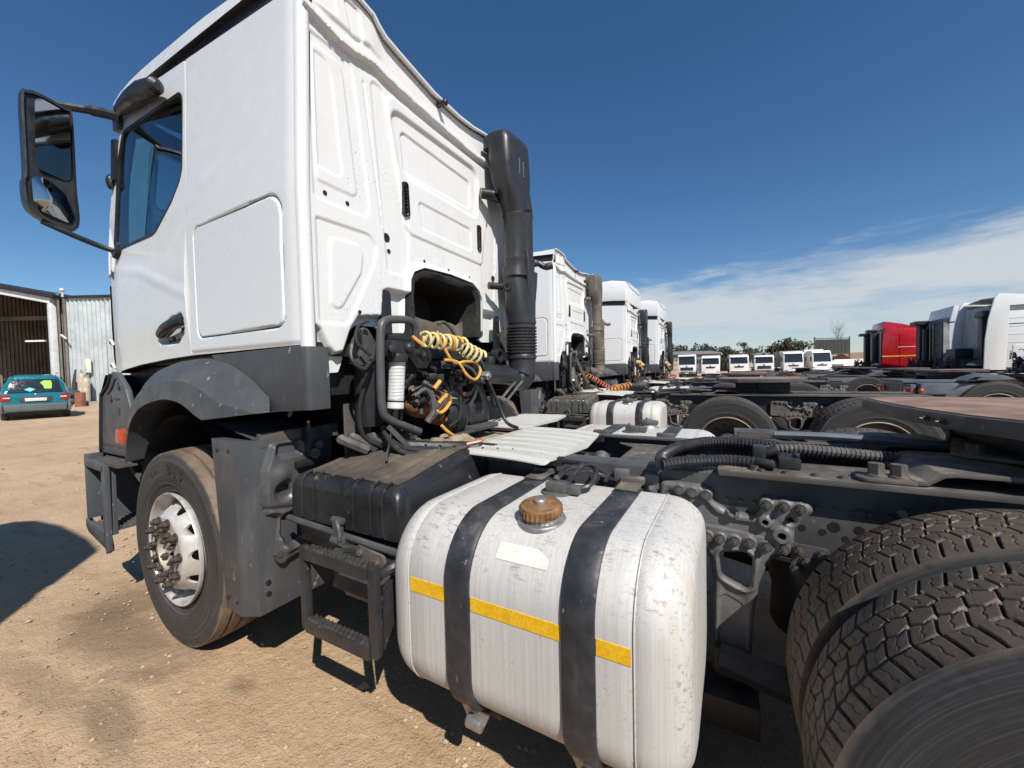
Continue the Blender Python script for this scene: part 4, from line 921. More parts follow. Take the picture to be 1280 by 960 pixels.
# --- white tread plates over the frame
def ribplate(u0, u1, v0, v1, sag, curl, nm):
    def hf(u, v):
        h = np.zeros(u.shape)
        for k in range(6): c = v0+(v1-v0)*(k+0.7)/6.4; h += 0.007*(1-sstep(0.006, 0.015, np.abs(v-c-0.05*np.sin((u-u0)*3))))*sstep(0.0, 0.03, np.minimum(u-u0-0.05, u1-0.04-u))
        return h + curl*((u-u0)/(u1-u0))**3*-1 + sag*(v-v0) - 0.018*sstep(0.03, 0.0, v-v0)
    sd = lambda u, v: sd_poly(u, v, fillet([(u0, v0), (u1-0.04, v0), (u1, (v0+v1)/2), (u1-0.05, v1), (u0+0.02, v1)], 0.05))
    return obj(nm, relief(lambda u, v, h: (u, v, 1.055+h), u0-0.02, u1+0.02, v0-0.02, v1+0.02, 0.008, sd, hf, 0.006), 'plate_white', T, angle=60)
ribplate(1.44, 1.965, 0.585, 1.36, 0.0, 0.025, 'walkway_plate')
ribplate(1.02, 1.50, 1.38, 2.02, 0.0, 0.0, 'walkway_plate')
for y0 in (0.66, 1.28): obj('walkway_support', MB().box(1.44, 1.95, y0, y0+0.04, 1.0, 1.035), 'chassis_dark', T)
# --- aluminium fuel tanks
def tank_sec(x, k=0.0, grow=0.0):
    y0, y1, z0, z1 = 0.03+k-grow, 0.70-k+grow, 0.335+k-grow, 0.950-k+grow
    pts = []
    for cy, cz, a0, r in ((y1-0.10, z1-0.10, 0, 0.10), (y0+0.19, z1-0.19, 90, 0.19), (y0+0.16, z0+0.16, 180, 0.16), (y1-0.10, z0+0.10, 270, 0.10)):
        r2 = max(0.02, r)
        for a in np.radians(np.linspace(a0, a0+90, 11)): pts.append((x, cy+r2*math.cos(a), cz+r2*math.sin(a)))
    return pts
def tank(mm, cap=True):
    def up_(q): q.v = [(x, y+0.03, z+0.045) for x, y, z in q.v]; return q
    fx = (lambda q: q) if not mm else (lambda q: up_(q.mirrored(YC)))
    def endk(t): return 0.066*(1-math.sqrt(max(0, 1-t*t)))
    secs = []
    for t in (1.0, 0.97, 0.9, 0.78, 0.6, 0.4, 0.2): secs.append(tank_sec(1.663-0.105*t, endk(t)))
    secs.append(tank_sec(1.663)); secs.append(tank_sec(1.665, 0.001)); secs.append(tank_sec(1.670, 0.001)); secs.append(tank_sec(1.672))
    for x in np.linspace(1.75, 2.34, 8): secs.append(tank_sec(x))
    secs.append(tank_sec(2.382)); secs.append(tank_sec(2.384, 0.001)); secs.append(tank_sec(2.390, 0.001)); secs.append(tank_sec(2.392))
    for t in (0.2, 0.4, 0.6, 0.78, 0.9, 0.97, 1.0): secs.append(tank_sec(2.392+0.118*t, endk(t)*1.1))
    tk = obj('fuel_tank', fx(MB().loft(secs)), 'aluminium', T, angle=50, label=None if not mm else None)
    for j, xs in enumerate((1.6675, 2.387)):
        P = [Vector(p) for p in tank_sec(xs, 0, 0.0005)]
        obj('weld_seam', fx(MB().tube(P, 0.0026, 6, closed=True)), 'aluminium', tk)
    for x0 in (1.822, 2.203):
        q = [tank_sec(x0-0.0, 0, 0.001), tank_sec(x0-0.0, 0, 0.007), tank_sec(x0+0.009, 0, 0.011), tank_sec(x0+0.081, 0, 0.011), tank_sec(x0+0.09, 0, 0.007), tank_sec(x0+0.09, 0, 0.001)]
        obj('tank_strap', fx(MB().loft(q, caps=False)), 'strap_rubber', tk, angle=50)
        b = MB().bar((x0+0.045, 0.10, 0.335), (x0+0.045, 0.16, 0.26), 0.035, 0.012).cyl((x0+0.02, 0.10, 0.29), (x0+0.075, 0.10, 0.29), 0.022, n=10).prism([(x0-0.01, 0.33), (x0+0.10, 0.33), (x0+0.065, 0.255), (x0+0.03, 0.255)], 'y', 0.105, 0.118)
        obj('strap_clamp', fx(b), 'steel', tk, bevel=0.004)
        b = MB().box(x0-0.02, x0+0.11, 0.16, 0.76, 0.27, 0.33); b.box(x0-0.02, x0+0.11, 0.712, 0.737, 0.30, 0.96); obj('tank_bracket', fx(b), 'chassis_dark', T, bevel=0.005)
        b = MB().box(x0+0.003, x0+0.087, 0.55, 0.66, 0.963, 0.968).box(x0+0.0, x0+0.09, 0.655, 0.70, 0.962, 0.985); obj('strap_end_plate', fx(b), 'chassis_dusty', tk, bevel=0.003)
    # tape
    def tp(x0, x1, yo, z0, z1): return MB().box(x0, x1, yo-0.0012, yo+0.002, z0, z1)
    if not mm:
        for x0, x1, z0, z1 in ((1.676, 1.820, 0.708, 0.754), (1.914, 2.201, 0.706, 0.748), (2.295, 2.380, 0.702, 0.7445)):
            o = obj('reflective_tape', MB().box(x0, x1, 0.0282, 0.031, z0, z1), 'yellow_tape', tk); o['hero_only'] = 1
    # cap on its neck, sender unit, sticker
    yy, zz = 0.208, 0.944
    ax = Vector((0, -0.13, 1)).normalized(); c = Vector((2.068, yy, zz))
    b = MB().lathe([(0.078, -0.02), (0.078, 0.004), (0.074, 0.010), (0.058, 0.012), (0.056, 0.03)], c, ax, 32); obj('filler_neck', fx(b), 'steel', tk)
    prof = [(0.052, 0.022), (0.064, 0.024), (0.066, 0.028), (0.066, 0.048), (0.062, 0.054), (0.030, 0.060), (0.0, 0.061)]
    b = MB().lathe(prof, c, ax, 40); u, w, a = frame_of(ax)
    for k in range(28): t = 2*PI*k/28; p = c+(u*math.cos(t)+w*math.sin(t))*0.0655; b.cyl(p+a*0.026, p+a*0.049, 0.0035, n=6)
    capo = obj('filler_cap', fx(b), 'cap_rust' if not mm else 'hose_grey', tk)
    obj('cap_lock', fx(MB().lathe([(0.020, 0.058), (0.020, 0.068), (0.016, 0.072), (0, 0.072)], c, ax, 20)), 'steel', capo)
    b = MB().cyl((2.012, 0.47, 0.948), (2.012, 0.47, 0.957), 0.062, n=24).box(1.975, 2.055, 0.44, 0.50, 0.955, 0.992).box(2.05, 2.105, 0.445, 0.49, 0.955, 0.984).cyl((2.0, 0.48, 0.99), (2.0, 0.50, 1.0), 0.014, n=8)
    obj('sender_unit', fx(b), 'hose_grey', tk, bevel=0.006)
    if not mm:
        b = MB()
        P = [(0.0, 0.885), (0.0, 0.0)]
        V = []
        def surf(s):   # arc over the front upper corner of the tank
            cy, cz, r = 0.22, 0.76, 0.1915; return (cy+r*math.cos(s), cz+r*math.sin(s))
        a0, a1 = math.radians(146), math.radians(131); pol = []
        for k in range(7):
            y, z = surf(a0+(a1-a0)*k/6); V += [(1.985, y, z), (2.075, y, z), (2.150 if k < 4 else 2.142-0.016*(k-4), y, z)]
        for k in range(6):
            for j in range(2): b.f.append((3*k+j, 3*k+j+1, 3*k+4+j, 3*k+3+j))
        b.v = V
        o = obj('paper_label', b, 'paper', tk); o['hero_only'] = 1
    return tk
tank(0); tank(1)
# cables over the tank top
b = MB()
for pts, r in (([(2.09, 0.47, 0.972), (2.13, 0.50, 0.985), (2.13, 0.58, 1.01), (2.08, 0.66, 1.02), (1.97, 0.69, 1.015), (1.80, 0.69, 1.01), (1.60, 0.66, 1.01)], 0.010), ([(2.0, 0.49, 0.995), (2.02, 0.55, 1.02), (2.06, 0.62, 1.025), (1.98, 0.675, 1.02), (1.85, 0.68, 1.018), (1.60, 0.63, 1.012)], 0.011), ([(2.04, 0.50, 0.985), (2.07, 0.57, 1.03), (2.10, 0.62, 1.03), (2.14, 0.65, 0.99), (2.12, 0.70, 0.96)], 0.009), ([(2.05, 0.49, 0.99), (2.06, 0.55, 1.01), (2.10, 0.60, 1.01), (2.16, 0.64, 0.98), (2.17, 0.70, 0.95)], 0.008)):
    b.tube(spline(pts, 6), r, 7)
obj('sender_cable', b, 'hose_black', T)
# --- black battery box
def box_sec(y, k=0.0):
    x0, x1 = 0.900+k, 1.535-k
    zt = 0.990+0.065*sstep(0.12, 0.62, np.array(y)); zt = float(zt)
    pts = [(x0, y, 0.80)]
    r = 0.045
    for a in np.linspace(180, 90, 6): pts.append((x0+r+r*math.cos(math.radians(a)), y, zt-r+r*math.sin(math.radians(a))-k))
    N = 44
    for i in range(1, N):
        x = x0+r+(x1-x0-2*r)*i/N; pts.append((x, y, zt-k-0.007*(1 if (i % 11) in (2, 3) else 0)))
    for a in np.linspace(90, 0, 6): pts.append((x1-r+r*math.cos(math.radians(a)), y, zt-r+r*math.sin(math.radians(a))-k))
    pts.append((x1, y, 0.80)); return pts
secs = []
for y, k, dz in ((0.118, 0.0, -0.05), (0.122, 0.0, -0.028), (0.131, 0.0, -0.012), (0.148, 0.0, -0.003), (0.17, 0, 0)) + tuple((float(y), 0, 0) for y in np.linspace(0.22, 0.72, 8)):
    s = box_sec(y); secs.append([(x, yy, z+dz if z > 0.81 else z) for x, yy, z in s])
# front face follows the same ribs, so it is part of the loft
s = secs[0]; fr = [(x, yy, z) for x, yy, z in s]
lid = MB().loft(secs, closed=False); nb = len(lid.v); lid.add(fr, [tuple(range(len(fr)))])
bx = obj('battery_box', lid, 'box_black', T, angle=40)
tops = [[p for p in q if p[2] > 0.93 and 0.94 < p[0] < 1.495] for q in secs[4:]]
obj('dusty_lid_top', MB().loft([[(x, y, z+0.0015) for x, y, z in q] for q in tops], closed=False), 'box_top_dust', bx)
for x in (0.975, 1.055, 1.30, 1.395, 1.46):
    P = spline([(x, 0.1165, 0.81), (x, 0.1165, 0.90), (x, 0.119, 0.955), (x, 0.135, 0.985), (x, 0.17, 0.997)], 4); obj('lid_rib', MB().tube(P, 0.006, 6), 'box_black', bx)
b = MB().tube([(0.885, 0.108, 0.793), (1.20, 0.108, 0.781), (1.545, 0.108, 0.768)], 0.013, 8); obj('lid_rim', b, 'chassis', bx)
b = MB().loft([[(x, y, z) for x, y, z in ((0.905, 0.135, 0.79), (1.53, 0.135, 0.775), (1.53, 0.135, 0.69), (1.40, 0.15, 0.665), (0.905, 0.15, 0.685))], [(x, 0.70, z) for x, z in ((0.905, 0.79), (1.53, 0.79), (1.53, 0.69), (1.40, 0.665), (0.905, 0.685))]])
obj('battery_tray', b, 'box_black', bx, bevel=0.008)
b = MB().box(1.222, 1.262, 0.078, 0.10, 0.745, 0.85).cyl((1.212, 0.09, 0.845), (1.272, 0.09, 0.845), 0.014, n=10).cyl((1.212, 0.088, 0.765), (1.272, 0.088, 0.765), 0.02, n=10).tube(spline([(1.245, 0.08, 0.85), (1.27, 0.072, 0.82), (1.268, 0.075, 0.77)], 4), 0.010, 6)
obj('lid_latch', b, 'chassis', bx, bevel=0.004)
b = MB().prism(fillet([(1.335, 0.768), (1.475, 0.748), (1.485, 0.72), (1.47, 0.695), (1.33, 0.712)], 0.018), 'y', 0.095, 0.112); hp = obj('hinge_plate', b, 'chassis_dusty', bx, bevel=0.004)
for x, z in ((1.362, 0.742), (1.45, 0.722)): bolt(hp, (x, 0.095, z), r=0.012, h=0.012, stud=False, mat='chassis_dusty')
bolt(bx, (1.52, 0.13, 0.725), r=0.012, h=0.012, stud=False, mat='chassis_dusty')
# --- folding step below the box
st = MB().bar((1.115, 0.03, 0.745), (1.115, 0.03, 0.415), 0.034, 0.030, (0, 1, 0)).bar((1.505, 0.03, 0.745), (1.505, 0.03, 0.425), 0.036, 0.032, (0, 1, 0))
st.bar((1.132, 0.03, 0.722), (1.487, 0.03, 0.722), 0.045, 0.045).bar((1.132, 0.03, 0.436), (1.487, 0.03, 0.441), 0.045, 0.050)
step = obj('folding_step', st, 'step_black', T, bevel=0.006)
for z in (0.746, 0.464):
    b = MB()
    for k in range(15):
        for j in (0, 1):
            x = 1.145+k*0.0232+0.0116*j; b.lathe([(0.0085, 0.0), (0.0085, 0.007), (0.0055, 0.007), (0.0055, 0.0)], (x, 0.020+0.02*j, z-0.002), (0, 0, 1), 8)
    o = obj('tread_studs', b, 'bolt_steel', step); o['hero_only'] = 1
b = MB().tube(spline([(1.49, 0.05, 0.70), (1.535, 0.07, 0.725), (1.545, 0.10, 0.735), (1.50, 0.13, 0.725), (1.36, 0.12, 0.735), (1.27, 0.10, 0.735), (1.235, 0.06, 0.715)], 6), 0.018, 8)
obj('step_hanger', b, 'step_black', step)
b = MB().prism([(0.06, 0.66), (0.16, 0.70), (0.16, 0.60), (0.055, 0.44)], 'x', 1.512, 1.520); obj('step_side_plate', b, 'step_black', step)
b = MB().obox((1.315, 0.155, 0.61), (0.36, 0.012, 0.16), Matrix.Rotation(-0.25, 3, 'X')); b.box(1.12, 1.50, 0.20, 0.60, 0.46, 0.64); obj('lower_tray', b, 'chassis', T, bevel=0.01)
obj('tray_lip', MB().cyl((1.12, 0.195, 0.545), (1.50, 0.195, 0.53), 0.028, n=12), 'mud_dust', T)
# ---------------------------------------------------------------- wings, steps, wheels
# grey skirt under the cab's rear corner
pr = fillet([(0.30, 1.53), (1.045, 1.541), (1.072, 1.535), (1.060, 1.272), (0.80, 1.256), (0.55, 1.40)], [0, 0, 0.01, 0.01, 0.01, 0.01])
secs = []
for (y, k) in ((0.112, 0.012), (0.094, 0.0), (0.099, 0.0)): pass
def both(nm, b, mat, **k):
    obj(nm, b, mat, T, **k); obj(nm, b.mirrored(YC), mat, T, **k)
b = MB().prism([(0.30, 1.528), (1.020, 1.540), (1.010, 1.268), (0.80, 1.256), (0.62, 1.36)], 'y', 0.094, 0.14)
b.loft([[(1.020, 0.094, z), (1.050, 0.096, z), (1.066, 0.105, z), (1.073, 0.125, z), (1.073, 0.20, z), (1.02, 0.20, z)] for z in (1.270, 1.40, 1.536)])
both('corner_skirt', b, 'grey_plastic', bevel=0.003)
# wing over the front wheel
INN = [(-0.49, 0.93), (-0.455, 1.042), (-0.40, 1.150), (-0.30, 1.226), (-0.179, 1.272), (0.043, 1.306), (0.20, 1.298), (0.30, 1.272), (0.38, 1.240), (0.450, 1.218)]
OUTR = [(-0.62, 0.95), (-0.64, 1.10), (-0.62, 1.235), (-0.52, 1.36), (-0.38, 1.445), (-0.10, 1.498), (0.116, 1.513), (0.33, 1.507), (0.52, 1.463), (0.70, 1.385)]
CRE = [(-0.515, 0.94), (-0.50, 1.062), (-0.455, 1.190), (-0.36, 1.290), (-0.23, 1.356), (0.03, 1.400), (0.22, 1.402), (0.36, 1.380), (0.47, 1.345), (0.58, 1.300)]
def res(p, n=40):
    q = spline([(a, b, 0) for a, b in p], 8); L = [0]
    for i in range(1, len(q)): L.append(L[-1]+(q[i]-q[i-1]).length)
    t = np.linspace(0, L[-1], n); return list(zip(np.interp(t, L, [v.x for v in q]), np.interp(t, L, [v.y for v in q])))
I_, C_, O_ = res(INN), res(CRE), res(OUTR)
rows = [[(x, 0.30, z+0.02) for x, z in I_], [(x, -0.008, z+0.008) for x, z in I_], [(x, -0.020, z) for x, z in I_], [(x, -0.024, z+0.004) for x, z in I_],
        [(x, -0.012, z) for x, z in C_], [(x, -0.002, z+0.008) for x, z in C_], [((a[0]+c[0])/2, 0.045, (a[1]+c[1])/2+0.015) for a, c in zip(C_, O_)], [(x, 0.092, z) for x, z in O_], [(x, 0.20, z) for x, z in O_]]
b = MB(); n = len(I_)
b.add([p for r in rows for p in r], [(j*n+i, j*n+i+1, (j+1)*n+i+1, (j+1)*n+i) for j in range(len(rows)-1) for i in range(n-1)])
# rear facet of the wing
e = [(0.450, -0.024, 1.222), (0.58, -0.012, 1.300), (0.58, -0.002, 1.308), (0.64, 0.045, 1.3575), (0.70, 0.092, 1.385), (0.80, 0.094, 1.318), (0.86, 0.06, 1.262), (0.875, -0.005, 1.262), (0.45, 0.30, 1.238), (0.86, 0.30, 1.262), (0.450, -0.020, 1.218), (0.45, -0.008, 1.226)]
b.add(e, [(0, 1, 7), (1, 2, 7), (2, 3, 6, 7), (3, 4, 5, 6), (10, 0, 7), (11, 10, 7), (8, 11, 7, 9), (7, 6, 9)])
both('front_wing', b, 'grey_plastic', angle=28)
b = MB().loft([[(0.02+0.60*math.cos(t), y, 0.60+0.62*math.sin(t)) for t in np.linspace(-0.15, PI+0.15, 24)] for y in (0.06, 0.62)], closed=False)
b.box(-0.62, 0.78, 0.62, 0.64, 0.5, 1.45)
both('wheel_arch_liner', b, 'chassis_dark')
b = MB().add([(0.46, 0.03, 1.20), (0.78, 0.03, 1.14), (0.78, 0.30, 1.14), (0.46, 0.30, 1.20), (0.50, 0.20, 1.18), (0.77, 0.20, 1.06)], [(0, 1, 2, 3), (0, 4, 5, 1)]); both('inner_splash_panel', b, 'grey_plastic')
b = MB().loft([[(-0.585+dx, y, 1.085+dz) for dx, dz in ((-0.02, -0.035), (0.075, -0.048), (0.055, 0.035), (0.03, 0.043), (-0.005, 0.035))] for y in (-0.030, 0.02)])
both('side_marker_lamp', b, 'orange_lens', bevel=0.006)
# mudguard behind the front wheel
b = MB().loft([[(0.535+(1.14-z)*0.07*0.8, 0.03, z), (0.505+(1.14-z)*0.09, -0.010, z), (0.700+(1.14-z)*0.02, -0.016, z), (0.755, 0.008, z), (0.790, 0.022, z), (0.790, 0.40, z), (0.765, 0.40, z), (0.755, 0.03, z)] for z in (0.365, 0.75, 1.138)])
both('mudguard', b, 'grey_plastic', bevel=0.002, angle=20)
for x, z in ((0.56, 1.09), (0.66, 1.09), (0.60, 0.42), (0.68, 0.42)): bolt(T, (x, -0.012, z), r=0.007, h=0.006, stud=False, mat='black_plastic', name='guard_screw')
for y, z in ((0.06, 0.45), (0.22, 0.45), (0.06, 0.50)): bolt(T, (0.79, y, z), (1, 0, 0), r=0.009, h=0.007, stud=False, mat='black_plastic', name='guard_screw')
b = MB().box(0.765, 0.793, 0.05, 0.44, 1.10, 1.165); both('mudguard_top', b, 'chassis_dusty', bevel=0.004)
# pressed bracket on the rear of the mudguard
BP = fillet([(0.075, 1.085), (0.085, 1.118), (0.235, 1.12), (0.30, 1.08), (0.30, 0.62), (0.275, 0.585), (0.10, 0.56), (0.085, 0.60), (0.115, 0.78), (0.06, 0.80), (0.04, 0.86), (0.045, 1.0)], 0.02)
def bp_sdf(u, v):
    d = sd_poly(u, v, BP); d = np.maximum(d, 0.030-np.hypot((u-0.135)*1.0, v-0.895)); d = np.maximum(d, -sd_poly(u, v, fillet([(0.115, 1.06), (0.215, 1.06), (0.22, 1.10), (0.12, 1.10)], 0.012)))
    d = np.maximum(d, -sd_poly(u, v, fillet([(0.125, 0.775), (0.25, 0.79), (0.26, 0.68), (0.15, 0.64), (0.12, 0.70)], 0.02)))
    return d
def bp_h(u, v):
    d = bp_sdf(u, v); h = 0.028*sstep(0, -0.022, d) + 0.010*sstep(0.045, 0.03, np.hypot(u-0.135, v-0.895))
    h += 0.018*(1-sstep(0.0, 0.06, np.hypot(u-0.12, v-0.97))) + 0.015*(1-sstep(0.01, 0.03, sd_line(u, v, [(0.14, 0.63), (0.28, 0.66)])))
    h -= 0.012*(1-sstep(0.0, 0.018, sd_line(u, v, [(0.06, 0.83), (0.20, 0.80), (0.29, 0.83)])))
    return h
obj('guard_bracket', relief(lambda u, v, h: (0.795+h, u, v), 0.02, 0.32, 0.54, 1.14, 0.006, bp_sdf, bp_h, 0.012), 'chassis', T, angle=60)
b = MB().box(0.80, 0.86, 0.235, 0.30, 1.03, 1.17).cyl((0.85, 0.24, 1.15), (0.85, 0.24, 1.19), 0.012, n=8).cyl((0.84, 0.28, 1.09), (0.90, 0.26, 1.09), 0.02, n=10).cyl((0.84, 0.27, 1.05), (0.88, 0.25, 1.05), 0.025, n=10).box(0.80, 0.85, 0.18, 0.3, 0.99, 1.02); obj('guard_hinge', b, 'chassis_dark', T, bevel=0.004)
obj('warning_tip', MB().ball((0.85, 0.24, 1.197), 0.008, 8, 6), 'coil_orange', T)
obj('guard_bolt', MB().cyl((0.80, 0.095, 0.62), (0.83, 0.095, 0.62), 0.016, n=6).cyl((0.80, 0.11, 0.60), (0.825, 0.11, 0.60), 0.025, n=12), 'chassis', T)
obj('bracket_plate', MB().obox((0.90, 0.48, 1.12), (0.012, 0.20, 0.30), Matrix.Rotation(0.2, 3, 'Z')), 'chassis_dusty', T, bevel=0.004)
# front corner: bumper end, entry steps
b = MB().loft([[(x+dx, y, z) for dx, y in ((0.0, 0.035), (-0.05, 0.05), (-0.16, 0.16), (-0.27, 0.5), (-0.30, YC), (-0.27, mir(0.5)), (-0.16, mir(0.16)), (-0.05, mir(0.05)), (0.0, mir(0.035)))] for x, z in ((-1.10, 0.345), (-1.17, 0.42), (-1.17, 0.55), (-1.135, 0.70), (-1.13, 0.93), (-1.09, 1.15), (-1.055, 1.315), (-1.02, 1.36), (-0.94, 1.45))], closed=False)
obj('front_bumper', b, 'bumper_grey', T, angle=40)
b = MB().prism(fillet([(-1.135, 0.93), (-1.055, 1.32), (-0.96, 1.375), (-0.87, 1.47), (-0.79, 1.455), (-0.66, 1.36), (-0.58, 1.2), (-0.545, 1.0), (-0.55, 0.935)], 0.02), 'y', 0.045, 0.075)
both('corner_panel', b, 'bumper_grey', bevel=0.006)
b = MB().tube(spline([(-0.875, 0.041, 1.452), (-0.93, 0.041, 1.39), (-1.04, 0.041, 1.33), (-1.065, 0.041, 1.29), (-1.12, 0.041, 0.95)], 5), 0.010, 6); both('panel_gasket', b, 'black_plastic')
b = MB()
for x, z in ((-0.895, 1.298), (-0.755, 1.375)): b.cyl((x, 0.0445, z), (x, 0.039, z), 0.018, n=16)
both('panel_socket', b, 'black_plastic')
b = MB()
for x, z in ((-0.895, 1.298), (-0.755, 1.375)): b.lathe([(0.019, 0), (0.024, 0.004), (0.027, 0.002), (0.028, 0)], (x, 0.045, z), (0, -1, 0), 18)
b.tube(spline([(-0.96, 0.046, 1.325), (-0.88, 0.042, 1.36), (-0.80, 0.042, 1.43)], 5), 0.006, 6)
both('panel_ridge', b, 'bumper_grey')
both('panel_slot', MB().prism(fillet([(-0.83, 1.245), (-0.76, 1.235), (-0.765, 1.185)], 0.005), 'y', 0.042, 0.048), 'black_plastic')
both('panel_slot', MB().prism([(-0.83, 1.30), (-0.745, 1.298), (-0.76, 1.29), (-0.82, 1.288)], 'y', 0.042, 0.048), 'black_plastic')
both('panel_joint', MB().box(-1.12, -0.56, 0.0425, 0.047, 0.985, 0.995), 'black_plastic')
def treadplate(x0, x1, y0, y1, z, nm):
    b = MB().box(x0, x1, y0, y1, z-0.02, z)
    nx = int((x1-x0)/0.035)
    for i in range(nx):
        for j in range(int((y1-y0)/0.03)):
            x = x0+0.018+i*0.035+0.012*(j % 2); y = y0+0.015+j*0.03
            b.obox((x, y, z+0.004), (0.020, 0.009, 0.008))
    both(nm, b, 'chassis_dusty')
treadplate(-1.09, -0.62, -0.02, 0.24, 0.905, 'upper_step'); treadplate(-1.10, -0.82, -0.01, 0.25, 0.478, 'lower_step')
b = MB().bar((-1.13, -0.030, 0.885), (-0.79, -0.030, 0.872), 0.02, 0.055).prism([(-0.83, 0.89), (-0.785, 0.89), (-0.80, 0.345), (-0.815, 0.33), (-0.842, 0.46)], 'y', -0.040, -0.010)
b.prism([(-1.17, 0.93), (-1.13, 0.93), (-1.13, 0.50), (-1.17, 0.50)], 'y', -0.03, 0.055)
b.prism(fillet([(-1.20, 0.505), (-1.165, 0.48), (-0.845, 0.462), (-0.80, 0.335), (-0.83, 0.345), (-1.16, 0.405), (-1.205, 0.44)], 0.012), 'y', -0.030, 0.0)
both('step_frame', b, 'bumper_grey', bevel=0.006)
both('step_post', MB().box(-0.828, -0.806, -0.01, 0.022, 0.44, 0.872), 'bumper_grey', bevel=0.004)
both('step_well', MB().prism([(-1.15, 0.05), (-1.12, 0.05), (-1.12, 0.25), (-0.82, 0.25), (-0.82, 0.265), (-1.15, 0.265)], 'z', 0.46, 0.89), 'bumper_grey', bevel=0.003)
b = MB().loft([[(-0.78+0.14*math.sin(t), y, 0.88-0.46*t/1.6) for t in np.linspace(0, 1.6, 8)] for y in (0.12, 0.42)], closed=False); both('front_splash_guard', b, 'mud_dust')
b = MB().bar((-0.72, 0.10, 0.87), (-0.62, 0.16, 0.70), 0.10, 0.02); both('splash_bracket', b, 'chassis_dusty')
# --- tyres
def tyre_profile(w, R, r0=0.292):
    """half a tyre section, from bead to shoulder: (radius, offset from the middle)"""
    h = w/2
    return [(r0, h*0.76), (r0+0.012, h*0.84), (r0+0.02, h*0.83), (r0+0.05, h*0.93), (r0+0.054, h*0.955), (r0+0.058, h*0.94), (r0+0.10, h*1.0), (R-0.10, h*1.0), (R-0.060, h*0.975), (R-0.052, h*0.985), (R-0.046, h*0.965), (R-0.030, h*0.945), (R-0.010, h*0.91)]
def drive_tyre(NT, NS, R=RW, w=0.285, fine=True):
    tw = w*0.455; npitch = 66
    s = np.linspace(-1, 1, NS); th = np.linspace(0, 2*PI, NT, endpoint=False)
    TH, S = np.meshgrid(th, s, indexing='ij'); a = TH*npitch/(2*PI); aS = np.abs(S); sg = np.sign(S)
    tri = lambda x: np.abs(((x) % 1.0)-0.5)*4-1
    mm = 2*PI*R/npitch
    half = tw
    def groove(dist, wid, dep): return dep*(1-sstep(wid*0.5-0.0012, wid*0.5+0.0016, dist))
    dep = np.zeros(TH.shape)
    # zigzag circumferential grooves
    for c, amp, wd, dp, ph in ((-0.52, 0.020, 0.0046, 0.012, 0.0), (0.52, 0.020, 0.0046, 0.012, 0.5), (-0.17, 0.05, 0.0040, 0.011, 0.25), (0.17, 0.05, 0.0040, 0.011, 0.75)):
        dd = np.abs(S-(c+amp*tri(a+ph)))*half*0.85; dep = np.maximum(dep, groove(dd, wd, dp))
    # cross grooves: shoulder, intermediate and centre rows
    cen = (aS < 0.0); mid = (aS < 0.54) & (aS > 0.14)
    sh = a+0.95*(aS-0.52)-0.42*(aS-0.52)**2+np.where(S > 0, 0.25, 0.0)
    dd = np.abs(((sh+0.5) % 1.0)-0.5)*mm
    dep = np.maximum(dep, np.where(aS >= 0.50, groove(dd, 0.0060*(1.0-0.40*sstep(0.75, 1.0, aS)), 0.0140), 0))
    m2 = a-0.75*(aS-0.25)+np.where(S > 0, 0.62, 0.12); dd = np.abs(((m2+0.5) % 1.0)-0.5)*mm
    dep = np.maximum(dep, np.where(mid, groove(dd, 0.0040, 0.011), 0))
    m3 = a+0.5*S+0.35; dd = np.abs(((m3+0.5) % 1.0)-0.5)*mm
    dep = np.maximum(dep, np.where(aS < 0.19, groove(dd, 0.0036, 0.010), 0))
    if fine:   # wavy sipes
        for base, msk, f in ((sh+0.5, (aS > 0.58) & (aS < 0.92), 6.5), (m2+0.5, (aS < 0.47) & (aS > 0.23), 8)):
            q = base+0.045*np.sin(S*f*5); dd = np.abs(((q+0.5) % 1.0)-0.5)*mm; dep = np.maximum(dep, np.where(msk, groove(dd, 0.0012, 0.0035), 0))
        rs = np.random.RandomState(3); dep += 0.0006*rs.rand(*dep.shape)
    crown = 0.010*np.abs(S)**3
    Rr = R-crown-dep
    Y = S*tw; X = Rr*np.cos(TH); Z = Rr*np.sin(TH)
    b = MB(); b.v = list(map(tuple, np.stack([X, Y, Z], -1).reshape(-1, 3)))
    idx = np.arange(NT*NS).reshape(NT, NS); n2 = np.roll(idx, -1, 0)
    b.f = list(map(tuple, np.stack([idx[:, :-1], idx[:, 1:], n2[:, 1:], n2[:, :-1]], -1).reshape(-1, 4)))
    pr = tyre_profile(w, R); pr = pr + [(R-0.0105, tw*1.0)]
    n = 96 if fine else 40
    b.lathe([(r, y) for r, y in pr], (0, 0, 0), (0, 1, 0), n); b.lathe([(r, -y) for r, y in pr], (0, 0, 0), (0, 1, 0), n)
    # shoulder lugs
    if False:
        for k in range(npitch):
            for sd in (-1, 1):
                t = 2*PI*(k+(0.25 if sd > 0 else 0.0))/npitch; c, q = math.cos(t), math.sin(t)
                r = R-0.030; b.obox((r*c, sd*w*0.474, r*q), (0.030, 0.003, 0.010), Matrix.Rotation(-t, 3, 'Y'))
    return b
def rib_tyre(n=120, R=RW, w=0.305):
    h = w/2; tread = []
    g = (-0.62, -0.22, 0.22, 0.62)
    ys = [-0.93]
    for c in g: ys += [c-0.055, c-0.045, c+0.045, c+0.055]
    ys += [0.93]
    for i, y in enumerate(ys):
        k = (i-1) % 4; deep = 0.011 if (0 < i < len(ys)-1 and k in (1, 2)) else 0.0
        tread.append((R-0.012*abs(y)**3-deep, y*h*0.96))
    pr = tyre_profile(w, R)
    full = [(r, -y) for r, y in pr] + tread + [(r, y) for r, y in reversed(pr)]
    return MB().lathe(full, (0, 0, 0), (0, 1, 0), n)
